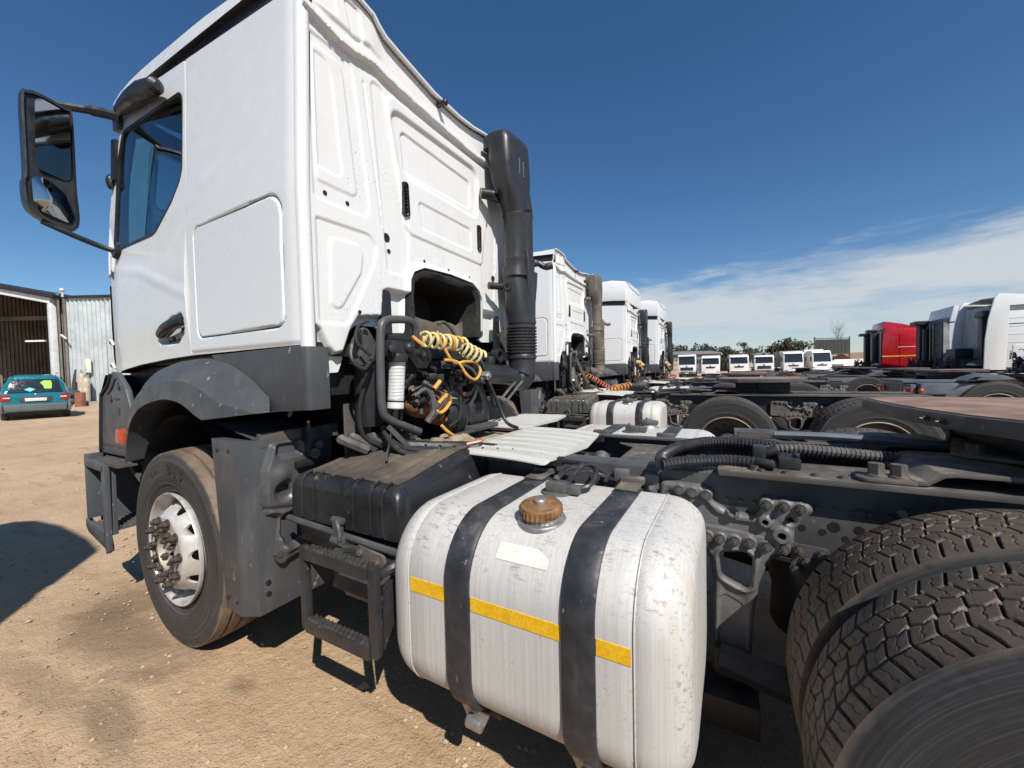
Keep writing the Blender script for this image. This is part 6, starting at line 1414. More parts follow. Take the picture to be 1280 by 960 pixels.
for ch in [c for c in COL.objects if c.parent == T2 and c.name.split('.')[0] == 'air_coil']: bpy.data.objects.remove(ch)
def offs(P, dx=-0.72, dy=4.33): return [Vector(p)+Vector((dx, dy, 0)) for p in P]
b = MB().tube(offs(helix((1.28, 0.85, 1.34), (1.55, 1.20, 1.08), 0.045, 9)), 0.009, 6).tube(offs(helix((1.55, 1.2, 1.09), (1.78, 1.4, 1.12), 0.05, 6)), 0.009, 6)
obj('air_coil', b, 'coil_red', T2)
obj('air_coil', MB().tube(offs(helix((1.62, 1.1, 1.11), (1.8, 1.45, 1.13), 0.06, 5)), 0.009, 6), 'coil_orange', T2)
b = MB().tube(offs(spline([(1.10, 0.62, 1.75), (1.16, 0.66, 1.6), (1.22, 0.74, 1.4), (1.30, 0.82, 1.2)], 6)), 0.03, 8); obj('trunk_hose', b, 'hose_grey', T2)
b = MB().tube(offs(spline([(1.10, 0.50, 1.60), (1.16, 0.52, 1.45), (1.20, 0.56, 1.2), (1.25, 0.66, 1.08)], 6)), 0.035, 8); obj('trunk_hose', b, 'hose_grey', T2)
obj('tool_rag', MB().ball(offs([(1.35, 0.75, 1.07)])[0], (0.2, 0.2, 0.03), 12, 6), 'plate_white', T2)
def high_roof(root, dx, dy, up=0.0):
    """raised roof above the drip channel: side walls, front slope, rear wall with a dip"""
    ox, oy = dx, dy
    def sec(x, zs, ins):
        zs = (zs[0], zs[1]+up); return [(x+ox, 0.118+ins*0.0+oy, zs[0]), (x+ox, 0.125+oy, zs[1]-0.05), (x+ox, 0.15+oy, zs[1]), (x+ox, 0.5+oy, zs[1]+0.05), (x+ox, mir(0.5)+oy, zs[1]+0.05), (x+ox, mir(0.15)+oy, zs[1]), (x+ox, mir(0.125)+oy, zs[1]-0.05), (x+ox, mir(0.118)+oy, zs[0])]
    b = MB().loft([sec(-0.85, (3.20, 3.32), 0), sec(-0.55, (3.19, 3.52), 0), (sec(0.0, (3.18, 3.66), 0)), sec(0.7, (3.16, 3.68), 0), sec(1.03, (3.13, 3.62), 0), sec(1.055, (3.13, 3.58), 0)])
    obj('high_roof', b, 'cab_white', root, bevel=0.015)
    b = MB().loft([[(1.062+ox, y+oy, z-0.02) for y, z in ((0.125, 3.62), (0.45, 3.60), (0.55, 3.55), (1.6, 3.50), (2.05, 3.60))], [(1.075+ox, y+oy, z) for y, z in ((0.125, 3.62), (0.45, 3.60), (0.55, 3.55), (1.6, 3.50), (2.05, 3.60))]], closed=False)
    obj('roof_edge_lip', b, 'cab_back_white', root)
CAPS = {('filler_cap', 0): 'hose_grey', ('chassis_rail', 0): 'chassis_dark'}
T3 = place(T, -0.80, 9.10, 'high roofed white tractor unit, third in the row, with a black stack', remat=CAPS, skip=SKIP+('roof', 'roof_edge_lip'))
high_roof(T3, -0.80, 9.10)
T4 = place(T, -0.60, 12.72, 'high roofed white tractor unit farthest along the row, against the clouds', remat=CAPS, skip=SKIP+('roof', 'roof_edge_lip'))
high_roof(T4, -0.60, 12.72)
T0 = place(T, -0.17, -4.0, 'white tractor unit beside the camera, showing only as a shadow on the dirt', skip=SKIP+('roof', 'roof_edge_lip', 'mirror', 'kerb_mirror', 'mirror_arm'))
high_roof(T0, -0.17, -4.0, 0.18)
# a coil of red hose lying behind truck two
# ---------------------------------------------------------------- row on the right: tails towards us, cabs beyond
CABPARTS = {'side_panel', 'corner_post', 'door', 'roof_channel', 'roof', 'roof_edge_lip', 'back_panel', 'engine_tunnel_lining', 'engine_tunnel_wall', 'heat_shield_panel', 'cab_floor', 'front_panel', 'windscreen', 'windscreen_pillar', 'sun_visor', 'corner_deflector', 'deflector_hook', 'seat', 'dashboard', 'steering_wheel', 'bunk_wall', 'headliner', 'curtain', 'inner_trim', 'under_cab_blocker', 'hatch_gap', 'arm_root', 'mirror', 'mirror_arm', 'kerb_mirror', 'intake_stack', 'cab_bracket', 'fuel_filter', 'filter_head', 'filter_guard', 'air_coil', 'corner_skirt', 'high_roof'}
def tail_unit(dx, dy, label, cab, grp='tractor units in the opposite row', single=False):
    c = copy_tree(T, None, tuple(CABPARTS)+SKIP+(('chassis_rail', 'subframe_plate', 'rear_rail_bolts', 'rail_bolts', 'cross_member', 'axle', 'axle_bracket', 'leaf_spring') if single else ()), {'drive_tyre': ME_DRIVE_LO}, {('filler_cap', 0): 'hose_grey', ('chassis_rail', 0): 'chassis_dark', ('fuel_tank', 0): 'chassis', ('battery_box', 0): 'tail_blue_grey'})
    c.location = (dx, dy, 0); c.rotation_euler.z = PI; c['label'] = label; c['group'] = grp
    def P(b): # local design space: x forward of the rear axle, y to the right; written straight in world axes
        o = MB(); o.v = [(dx+x, dy+y, z) for x, y, z in b.v]; o.f = list(b.f); return o
    def part(nm, b, mat, **k):
        # parent is rotated by 180 degrees about z, so author the mesh in its own axes
        o = MB(); o.v = [(-x, -y, z) for x, y, z in b.v]; o.f = list(b.f)
        return link(nm, mesh_of(nm, o, mat, (0, 0, 0), **k), c)
    # tail: end beam, lamps, plates
    sh = 1.25 if single else 0.0
    if single:
        for w in [q for q in COL.objects if q.parent == c and q.name.startswith('wheel') and q.location.x > 2.5]:
            for q in [k for k in COL.objects if k.parent == w]: bpy.data.objects.remove(q)
            bpy.data.objects.remove(w)
        for y in (-0.40, 0.40): part('chassis_rail', MB().box(-2.85, 2.6, y-0.04, y+0.04, 0.74, 1.0), 'chassis_dark', bevel=0.008)
        part('cross_member', MB().box(-2.5, -2.35, -0.36, 0.36, 0.78, 0.98), 'chassis_dark'); part('axle', MB().cyl((-1.757, -0.9, 0.515), (-1.757, 0.9, 0.515), 0.1, n=10), 'chassis_dark')
        part('deck_box', MB().box(-2.95, -2.1, -0.75, 0.6, 1.0, 1.06), 'tail_blue_grey', bevel=0.015); part('rail_strip', MB().box(-2.0, 0.2, -0.55, -0.50, 1.02, 1.05), 'steel')
        part('valve_block', MB().box(-2.2, -1.95, -0.85, -0.6, 0.85, 1.0), 'hose_grey', bevel=0.03)
    _part = part
    def part(nm, b, mat, **k):
        o = MB(); o.v = [(x+sh, y, z) for x, y, z in b.v]; o.f = list(b.f); return _part(nm, o, mat, **k)
    b = MB().box(-4.12, -4.04, -0.9, 0.9, 0.72, 0.98); part('end_beam', b, 'tail_blue_grey', bevel=0.01)
    for y in (-0.82, 0.82):
        part('tail_lamp', MB().box(-4.16, -4.12, y-0.2, y+0.2, 0.78, 0.92), 'red_lens', bevel=0.01); part('tail_lamp', MB().box(-4.165, -4.12, y+(0.22 if y < 0 else -0.32), y+(0.32 if y < 0 else -0.22), 0.79, 0.91), 'orange_lens', bevel=0.01)
        part('side_lamp', MB().ball((-4.0, -1.0 if y < 0 else 1.0, 0.86), 0.05, 8, 6), 'orange_lens')
    b = MB().box(-4.0, -3.2, -0.98, -0.55, 0.70, 1.0); part('tool_box', b, 'tail_blue_grey', bevel=0.03)
    b = MB().cyl((-3.9, -0.8, 0.62), (-3.3, -0.8, 0.62), 0.12, n=16); part('air_tank', b, 'steel')
    part = _part
    b = MB().loft([[((-1.757 if single else -2.60)+0.72*math.cos(t), y, 0.52+0.66*math.sin(t)) for t in np.linspace(0.35, 2.2, 12)] for y in (-1.09, -0.55)], closed=False); part('mudguard', b, 'tail_blue_grey')
    part('yellow_strap', MB().box(-4.17+sh, -4.13+sh, -0.6, 0.6, 0.985, 1.01), 'yellow_paint')
    cab(part)
    return c
def cab_plain(part): 
    b = MB().loft([[(1.0, y, z) for y, z in ((-1.0, 1.0), (-1.0, 3.2), (1.0, 3.2), (1.0, 1.0))], [(2.9, y, z) for y, z in ((-1.0, 1.0), (-1.0, 3.2), (1.0, 3.2), (1.0, 1.0))]]); part('cab_body', b, 'cab_white', bevel=0.05)
def cab_man(part):
    # white sleeper cab with a deep side fairing and a tall sloping roof deflector
    X = 1.0
    out = [(X+0.55, 1.15), (X+0.40, 3.35), (X+0.42, 3.42), (X+2.5, 3.42), (X+2.62, 2.3), (X+2.75, 1.1)]
    b = MB()
    for y0, y1 in ((-1.12, 1.12),): b.prism(out, 'y', y0, y1)
    body = part('cab_body', b, 'cab_white', bevel=0.05)
    # fairing sides, standing back from the rear wall, with a swept top
    for s in (-1, 1):
        P = [(X+0.02, 1.08), (X+0.05, 2.2), (X+0.12, 2.9), (X+0.26, 3.62), (X+0.36, 3.74), (X+1.1, 3.62), (X+2.3, 3.42), (X+2.3, 3.30), (X+0.62, 3.30), (X+0.55, 1.08)]
        part('side_fairing', MB().prism(P, 'y', s*1.20-0.03, s*1.20+0.03), 'cab_white', bevel=0.012)
    part('roof_deflector', MB().loft([[(X+0.40, y, 3.70-0.06*abs(y)) for y in np.linspace(-1.15, 1.15, 9)], [(X+1.2, y, 3.62-0.05*abs(y)) for y in np.linspace(-1.15, 1.15, 9)], [(X+2.4, y, 3.42) for y in np.linspace(-1.1, 1.1, 9)]], closed=False), 'cab_white')
    b = MB().loft([[(X+0.50, y, z) for y, z in ((-1.10, 1.15), (-1.10, 2.9), (-0.95, 3.30), (-0.6, 3.42), (0.6, 3.42), (0.95, 3.30), (1.10, 2.9), (1.10, 1.15))], [(X+0.30, y*0.97, z) for y, z in ((-1.10, 1.2), (-1.10, 2.9), (-0.95, 3.28), (-0.6, 3.38), (0.6, 3.38), (0.95, 3.28), (1.10, 2.9), (1.10, 1.2))]])
    part('rear_wall', b, 'pale_cab_back', bevel=0.03)
    b = MB().box(X+0.12, X+0.28, -0.80, -0.50, 1.35, 3.05).obox((X+0.2, -0.72, 3.08), (0.3, 0.6, 0.22)); part('intake_stack', b, 'stack_black', bevel=0.04)
    part('engine_gear', MB().box(X-0.3, X+0.28, -0.7, 0.9, 0.9, 1.45).box(X-0.2, X+0.25, 0.2, 1.0, 1.4, 1.9), 'chassis_dark', bevel=0.05)
    for k in range(6): part('pressed_line', MB().tube([(X+0.62, -1.125, 1.75+k*0.28), (X+2.3, -1.125, 1.75+k*0.28)], 0.008, 5), 'cab_white')
    part('locker_door', MB().prism(fillet([(X+0.75, 1.35), (X+1.7, 1.35), (X+1.7, 1.95), (X+0.75, 1.95)], 0.05), 'y', -1.135, -1.118), 'cab_white', bevel=0.006)
    part('side_window', MB().prism(fillet([(X+1.62, 2.05), (X+2.0, 2.05), (X+2.0, 2.6), (X+1.62, 2.6)], 0.08), 'y', -1.135, -1.118), 'glass_far')
    part('channel', MB().box(X+0.6, X+2.5, -1.128, -1.118, 2.66, 2.685), 'black_plastic')
    part('side_skirt', MB().box(X+0.6, X+2.6, -1.10, -1.06, 0.95, 1.2), 'dark_cab_back', bevel=0.01)
def cab_white2(part):
    X = 1.0
    P = [(X+0.05, 1.20), (X+0.0, 1.9), (X+0.12, 2.2), (X+0.12, 3.05), (X+0.26, 3.78), (X+1.2, 3.60), (X+2.2, 3.45), (X+2.45, 2.3), (X+2.5, 1.2)]
    part('cab_body', MB().prism(P, 'y', -1.14, 1.14), 'cab_white', bevel=0.06)
    b = MB().loft([[(X+0.06, y, z) for y, z in ((-1.16, 1.15), (-1.16, 3.3), (1.1, 3.3), (1.1, 1.15))], [(X-0.12, y*0.97, z) for y, z in ((-1.16, 1.2), (-1.16, 3.2), (1.1, 3.2), (1.1, 1.2))]]); part('rear_wall', b, 'dark_cab_back', bevel=0.04)
    part('corner_panel', MB().prism([(X-0.05, 1.15), (X-0.05, 3.1), (X+0.10, 3.0), (X+0.16, 1.75), (X+0.30, 1.45), (X+0.9, 1.38), (X+0.9, 1.15)], 'y', -1.155, -1.12), 'pale_cab_back')
    b = MB()
    for y in (-0.75, -0.40): b.cyl((X-0.22, y, 1.4), (X-0.22, y, 3.15), 0.025, n=8)
    for k in range(6): b.cyl((X-0.22, -0.75, 1.5+k*0.30), (X-0.22, -0.40, 1.5+k*0.30), 0.02, n=8)
    part('ladder', b, 'lens_dark')
    part('intake_stack', MB().box(X-0.35, X-0.12, 0.35, 0.75, 1.3, 3.15).obox((X-0.3, 0.5, 3.2), (0.5, 0.7, 0.2)), 'stack_black', bevel=0.05)
    part('exhaust_stack', MB().cyl((X-0.25, -0.05, 1.2), (X-0.25, -0.05, 2.9), 0.12, n=14), 'stack_black')
    part('roof_gap', MB().box(X+0.1, X+2.2, -1.15, -1.137, 3.06, 3.10), 'black_plastic')
    part('door_gap', MB().box(X+0.85, X+0.87, -1.148, -1.138, 1.25, 2.95), 'black_plastic')
def cab_red(part):
    X = 1.0
    P = [(X+0.05, 1.15), (X+0.10, 2.9), (X+0.2, 3.18), (X+0.5, 3.24), (X+2.1, 3.02), (X+2.45, 2.3), (X+2.5, 1.15)]
    part('cab_body', MB().prism(P, 'y', -1.14, 1.14), 'red_paint', bevel=0.07)
    for y in (-0.75, 0.55): part('intake_stack', MB().box(X-0.26, X-0.02, y-0.18, y+0.18, 1.2, 2.95+0.1*(y < 0)).obox((X-0.25, y, 3.0+0.1*(y < 0)), (0.45, 0.42, 0.16)), 'stack_black', bevel=0.05)
    part('rear_wall', MB().box(X-0.02, X+0.06, -1.1, 1.1, 1.2, 3.0), 'dark_cab_back', bevel=0.03)
    part('roof_deflector', MB().prism([(X+0.12, 3.15), (X+0.20, 3.58), (X+0.9, 3.42), (X+1.9, 3.05)], 'y', -0.95, 0.95), 'red_paint', bevel=0.04)
    part('gold_stripe', MB().box(X+0.08, X+2.4, -1.152, -1.141, 1.72, 1.78), 'yellow_paint')
    part('white_line', MB().box(X+0.7, X+1.5, -1.150, -1.141, 2.2, 2.225), 'far_white')
    part('door_gap', MB().box(X+0.75, X+0.765, -1.148, -1.139, 1.25, 2.9), 'lens_dark')
# (dx, dy) is where the copied root lands; the rear axle of a tail unit is at dx - (3.257 - 1.5)
def R_at(axle_x, yc): return axle_x + (3.257-1.5), yc
dx, dy = R_at(6.75, 10.55); R1 = tail_unit(dx, dy, 'dark tractor chassis with a pale rimmed wheel, its cab beyond the right edge', cab_plain, single=True)
dx, dy = R_at(7.3, 14.9); R2 = tail_unit(dx, dy, 'blue grey tractor chassis between the pale rimmed wheel and the white fairing cab', cab_plain)
dx, dy = R_at(7.55, 20.6); R3 = tail_unit(dx, dy, 'white tractor unit with a tall swept side fairing, at the right edge', cab_man)
dx, dy = R_at(7.75, 24.0); R4 = tail_unit(dx, dy, 'white tractor unit with a ladder on its dark back wall, beside the red cab', cab_white2)
dx, dy = R_at(6.55, 27.6); R5 = tail_unit(dx, dy, 'red tractor unit with black stacks and a gold stripe', cab_red)
# ---------------------------------------------------------------- white lorries facing us across the yard
def far_lorry(x, y, label, h=3.0, body='tipper', rot=0.0, grille=True):
    t = thing('parked_lorry', label, 'lorry', (x, y, 0), 'white lorries parked across the far side of the yard', rot)
    def part(nm, b, mat, **k): return link(nm, mesh_of(nm, b, mat, (0, 0, 0), **k), t)
    c = MB().loft([[(-1.2, -0.35, 0.62), (1.2, -0.35, 0.62), (1.2, -0.35, 1.75), (-1.2, -0.35, 1.75)], [(-1.2, 0.0, 0.62), (1.2, 0.0, 0.62), (1.2, 0.0, h), (-1.2, 0.0, h)], [(-1.2, 1.7, 0.62), (1.2, 1.7, 0.62), (1.2, 1.7, h), (-1.2, 1.7, h)]])
    part('cab', MB().prism([(-0.38, 0.55), (-0.40, 1.70), (-0.16, h-0.25), (0.05, h), (1.7, h), (1.7, 0.55)], 'x', -1.2, 1.2), 'far_white', bevel=0.08)
    w = part('windscreen', MB().add([(-1.10, -0.405, 1.80), (1.10, -0.405, 1.80), (1.05, -0.195, h-0.36), (-1.05, -0.195, h-0.36), (-1.10, -0.34, 1.80), (1.10, -0.34, 1.80), (1.05, -0.15, h-0.36), (-1.05, -0.15, h-0.36)], [(0, 1, 2, 3), (4, 7, 6, 5), (0, 4, 5, 1), (2, 6, 7, 3)]), 'glass_far')
    for k in (-0.4, 0.4): link('wiper', mesh_of('wiper', MB().tube([(k-0.3, -0.40, 1.90), (k+0.25, -0.37, 2.08)], 0.015, 5), 'black_plastic'), w)
    if grille: part('grille', MB().box(-0.85, 0.85, -0.43, -0.38, 0.95, 1.40), 'lens_dark', bevel=0.03)
    else: part('grille', MB().prism(fillet([(-0.75, 1.42), (0.75, 1.42), (0.5, 1.22), (-0.5, 1.22)], 0.06), 'y', -0.43, -0.38), 'lens_dark')
    part('bumper', MB().box(-1.22, 1.22, -0.47, -0.2, 0.42, 0.80), 'far_white' if not grille else 'dark_cab_back', bevel=0.05)
    for s in (-1, 1):
        part('headlamp', MB().box(s*0.95-0.2, s*0.95+0.2, -0.48, -0.40, 0.58, 0.76), 'steel', bevel=0.02)
        part('mirror', MB().box(s*1.42-0.1, s*1.42+0.1, -0.35, -0.28, 1.9, 2.55).bar((s*1.2, -0.25, 2.5), (s*1.4, -0.3, 2.5), 0.04, 0.04), 'black_plastic', bevel=0.02)
        for yy in (0.75, 4.3, 5.6): part('wheel', MB().cyl((s*0.95, yy, 0.5), (s*1.22, yy, 0.5), 0.5, n=20), 'tyre_black', bevel=0.03)
    part('chassis', MB().box(-0.5, 0.5, 0.2, 6.8, 0.6, 0.95), 'chassis_dark'); part('underrun_bar', MB().box(-1.15, 1.15, -0.30, 0.3, 0.18, 0.42), 'chassis_dark'); part('number_plate', MB().box(-0.26, 0.26, -0.485, -0.47, 0.52, 0.64), 'plate_pale'); part('badge', MB().ball((0, -0.42, 1.55), (0.14, 0.03, 0.14), 8, 6), 'steel'); part('roof_visor', MB().box(-1.1, 1.1, -0.36, -0.10, h-0.34, h-0.24), 'dark_cab_back' if body == 'flat' else 'far_white', bevel=0.03)
    if body == 'tipper': part('tipper_body', MB().prism([(-1.22, 1.15), (1.22, 1.15), (1.26, h+0.12), (1.20, h+0.15), (-1.20, h+0.15), (-1.26, h+0.12)], 'y', 1.95, 6.8), 'wall_cream', bevel=0.04)
    elif body == 'box': part('box_body', MB().box(-1.25, 1.25, 1.9, 7.0, 1.1, h+0.25), 'far_white', bevel=0.03)
    else: part('flat_bed', MB().box(-1.25, 1.25, 1.95, 7.0, 1.05, 1.25).box(-1.2, 1.2, 1.95, 2.05, 1.25, 2.3), 'dark_cab_back', bevel=0.03)
    return t
FL = [(-3.2, 61.5, 'white lorry with a black grille at the left end of the far line', 3.25, 'flat', 0.05, True), (-0.2, 63.5, 'white tipper lorry second from the left in the far line', 3.0, 'tipper', 0.02, False), (3.4, 65.5, 'white tipper lorry third from the left in the far line', 3.05, 'tipper', 0.05, False), (6.6, 67.5, 'low white lorry with a wide dark grille in the middle of the far line', 2.95, 'flat', 0.03, True), (10.2, 68.6, 'white lorry with a cream body, fifth in the far line, next to the dark bush', 3.35, 'tipper', 0.10, False), (13.7, 70.5, 'white lorry standing below the louvred billboard', 3.4, 'box', 0.30, False)]
for a in FL: far_lorry(*a)
# low white trailer and boxes near the red cab
def at_px(px, py, Z):
    v = _r*((px-640)/F_PX)+_d*((py-480)/F_PX)+_f; return Vector((2.59424, -0.90105, 1.41258))+v*Z
p = at_px(1076, 462, 62)
t = thing('flatbed_trailer', 'low white trailer parked beyond the red tractor unit', 'trailer', (p.x, p.y, 0), rotz=0.45)
link('deck', mesh_of('deck', MB().box(-3.5, 3.5, -1.2, 1.2, 1.1, 1.4), 'far_white'), t); link('side_board', mesh_of('side_board', MB().box(-3.5, 3.5, -1.25, -1.2, 1.4, 2.0), 'far_white'), t); link('side_board', mesh_of('side_board', MB().box(-3.5, 3.5, 1.2, 1.25, 1.4, 2.15), 'far_white'), t)
for x in (-2.4, -1.2, 2.6): link('wheel', mesh_of('wheel', MB().cyl((x, -1.2, 0.5), (x, 1.2, 0.5), 0.5, n=18), 'tyre_black'), t)
p = at_px(1074, 452, 92)
t = thing('low_house', 'brown roofed house just visible over the white trailer', 'house', (p.x, p.y, 0), rotz=0.5)
link('wall', mesh_of('wall', MB().box(-4, 4, -3, 3, 0, 2.4), 'wall_cream'), t); link('roof', mesh_of('roof', MB().prism([(-3.4, 2.4), (3.4, 2.4), (0, 4.0)], 'x', -4.3, 4.3), 'rust_worn'), t)
for x in (-2.5, 0, 2.5): link('window', mesh_of('window', MB().box(x-0.6, x+0.6, -3.06, -2.98, 0.9, 1.9), 'glass_far'), t)
p = at_px(846, 455, 88)
t = thing('warehouse', 'pale grey warehouse roof showing left of the far lorries', 'building', (p.x, p.y, 0), rotz=0.45)
link('wall', mesh_of('wall', MB().box(-9, 9, 0, 10, 0, 4.3), 'shed_inside'), t); link('roof', mesh_of('roof', MB().prism([(-0.6, 4.3), (10.6, 4.3), (10.6, 4.6), (5, 5.2), (-0.6, 4.55)], 'x', -9.5, 9.5), 'roof_grey'), t)
for x in (-6, -2, 2, 6): link('door', mesh_of('door', MB().box(x-1.2, x+1.2, -0.06, 0.02, 0, 3.2), 'dark_cab_back'), t)
p = at_px(985, 452, 120)
t = thing('long_building', 'low pale building half hidden by trees behind the far lorries', 'building', (p.x, p.y, 0), rotz=0.45)
link('wall', mesh_of('wall', MB().box(-16, 16, 0, 8, 0, 4.8), 'wall_cream'), t); link('roof', mesh_of('roof', MB().box(-16.5, 16.5, -0.5, 8.5, 4.8, 5.3), 'roof_grey'), t)
for k in range(8): link('window', mesh_of('window', MB().box(-14.6+k*4, -12.6+k*4, -0.06, 0.02, 2.2, 3.8), 'glass_far'), t)
p = at_px(897, 449, 130)
t = thing('long_building', 'second low building with a white band, left of the middle lorry', 'building', (p.x, p.y, 0), rotz=0.45)
link('wall', mesh_of('wall', MB().box(-14, 14, 0, 8, 0, 5.0), 'roof_grey'), t); link('roof', mesh_of('roof', MB().box(-14.4, 14.4, -0.4, 8.4, 5.0, 5.6), 'far_white'), t)
# pallets and drums at the foot of the lorries
p = at_px(838, 468, 47)
b = MB()
t = thing('timber_stack', 'stack of pale timber crates at the left end of the far lorries', 'crates', (p.x, p.y, 0))
for k in range(4): link('crate', mesh_of('crate', MB().box(-0.9, 0.9, -0.6, 0.6, k*0.55+0.02, k*0.55+0.52), 'wall_cream', bevel=0.02), t)
p = at_px(841, 468, 38)
t = thing('reel', 'red reel lying at the end of the tractor row', 'reel', (p.x, p.y, 0.42))
link('ring', mesh_of('ring', MB().lathe([(0.30+0.10*math.cos(a), 0.10*math.sin(a)) for a in np.linspace(0, 2*PI, 9)[:-1]], (0, 0, 0), (0.3, -1, 0), 24, close=True), 'cloth_red'), t); link('hub', mesh_of('hub', MB().cyl((0, -0.05, 0), (0, 0.05, 0), 0.12, n=12), 'nut_rust'), t)
# billboard, bare tree
p = at_px(1040, 441, 82)
t = thing('billboard', 'dark louvred billboard on a frame above the lorries', 'billboard', (p.x, p.y, 0), rotz=-math.atan2(_f.x, _f.y)+0.05)
for k in range(9): link('louvre_panel', mesh_of('louvre_panel', MB().box(-3.6+k*0.8+0.03, -3.6+(k+1)*0.8-0.03, -0.05, 0.05, 3.6, 6.55), 'louvre_grey'), t)
for x in (-3.8, 3.8): link('post', mesh_of('post', MB().box(x-0.09, x+0.09, -0.09, 0.09, 0, 7.1), 'chassis'), t)
link('frame', mesh_of('frame', MB().box(-3.7, 3.7, -0.08, 0.08, 6.7, 6.85).box(-3.7, 3.7, 0.06, 0.14, 4.9, 5.05).box(-3.7, 3.7, -0.08, 0.08, 3.42, 3.55), 'chassis'), t)
# ---------------------------------------------------------------- trees on the skyline
def tree(px, Z, h, wd, label, kind='leafy', seed=0):
    p = at_px(px, 455, Z); rr = random.Random(seed); h *= 1.22
    t = thing('tree', label, 'tree', (p.x, p.y, 0), 'trees along the far side of the yard')
    b = MB().tube([(0, 0, 0), (0.1, 0, h*0.35), (0.0, 0.1, h*0.75)], [0.22, 0.16, 0.06] if kind != 'bare' else [0.10, 0.07, 0.02], 7)
    for k in range(6):
        a = rr.uniform(0, 2*PI); z0 = h*rr.uniform(0.3, 0.6); b.tube([(0, 0, z0), (wd*0.25*math.cos(a), wd*0.25*math.sin(a), z0+h*0.18), (wd*0.42*math.cos(a), wd*0.42*math.sin(a), z0+h*0.3)], [0.09, 0.06, 0.02] if kind != 'bare' else [0.04, 0.025, 0.01], 5)
    link('trunk', mesh_of('trunk', b, 'bark'), t)
    if kind == 'bare':
        b = MB()
        for k in range(60):
            a = rr.uniform(0, 2*PI); z0 = h*rr.uniform(0.35, 0.85); L = h*rr.uniform(0.12, 0.25); q = (wd*0.1*math.cos(a), wd*0.1*math.sin(a), z0)
            b.tube([q, (q[0]+L*0.4*math.cos(a), q[1]+L*0.4*math.sin(a), z0+L*0.8), (q[0]+L*0.6*math.cos(a+0.5), q[1]+L*0.6*math.sin(a+0.5), z0+L*1.3)], [0.018, 0.011, 0.005], 4)
        link('twigs', mesh_of('twigs', b, 'bark'), t); return t
    b = MB(); cl = [(rr.gauss(0, wd*0.27), rr.gauss(0, wd*0.27), h*rr.uniform(0.42, 0.92), wd*rr.uniform(0.14, 0.26)) for _ in range(11)]
    for cx, cy, cz, cr in cl:
        for k in range(42):
            d = Vector((rr.gauss(0, 1), rr.gauss(0, 1), rr.gauss(0, 0.8))).normalized()*cr*rr.uniform(0.5, 1.05); s = wd*rr.uniform(0.035, 0.085)
            u = Vector((rr.gauss(0, 1), rr.gauss(0, 1), rr.gauss(0, 1))).normalized(); v = u.orthogonal().normalized(); c = Vector((cx, cy, min(h, max(h*0.25, cz+d.z)))) + Vector((d.x, d.y, 0))
            i = len(b.v); b.v += [tuple(c-u*s), tuple(c+v*s*0.7), tuple(c+u*s), tuple(c-v*s*0.7)]; b.f.append((i, i+1, i+2, i+3))
    link('crown', mesh_of('crown', b, 'leaf_olive' if kind == 'olive' else 'leaf_dark', smooth=False), t); return t
TR = [(815, 118, 6.5, 5.5), (826, 116, 6.0, 5), (846, 120, 6.8, 6), (853, 116, 6.4, 5), (862, 125, 6.0, 5), (874, 118, 7.0, 6), (883, 121, 6.4, 5), (894, 118, 6.2, 7), (906, 125, 6.5, 6), (916, 116, 6.0, 6), (925, 119, 5.2, 5), (934, 121, 7.4, 3.5), (947, 126, 6.2, 6), (960, 128, 5.6, 6), (970, 100, 5.2, 5), (981, 98, 6.4, 7), (991, 97, 6.6, 8), (1004, 105, 5.6, 5), (1012, 120, 5.8, 4)]
side = ['at the left end of the skyline', 'above the warehouse', 'over the black grilled lorry', 'between the first and second far lorries', 'above the second far lorry', 'above the third far lorry', 'beside the tall narrow tree', 'behind the middle lorry', 'near the dark bush', 'below the billboard']
for k, (px, Z, h, wd) in enumerate(TR):
    form = ['small rounded', 'dark bushy', 'ragged', 'squat'][k % 4]
    kd = 'olive' if k in (14, 15, 16) else 'leafy'
    tree(px, Z, h, wd, (form if k != 11 else 'tall narrow')+' tree '+('' if k % 2 == 0 else 'just ')+side[min(9, k//2)], kd, 40+k)
tree(1047, 96, 9.4, 2.0, 'bare thin tree rising above the louvred billboard', 'bare', 5)
far_b = MB()
rr = random.Random(4)
for k in range(5200):
    px = rr.uniform(790, 1300); Z = rr.uniform(150, 190); q = at_px(px, 455, Z); hh = 3.4+1.6*math.sin(px*0.05)+1.0*math.sin(px*0.13+1); s = rr.uniform(0.5, 1.1); z = rr.uniform(0, max(1.5, hh))
    u = Vector((rr.gauss(0, 1), rr.gauss(0, 1), rr.gauss(0, 1))).normalized(); v = u.orthogonal().normalized(); c = Vector((q.x, q.y, z)); i = len(far_b.v); far_b.v += [tuple(c-u*s), tuple(c+v*s*0.7), tuple(c+u*s), tuple(c-v*s*0.7)]; far_b.f.append((i, i+1, i+2, i+3))
obj('far_woodland', far_b, 'leaf_dark', kind='stuff', smooth=False)['label'] = 'low dark belt of woodland along the horizon'
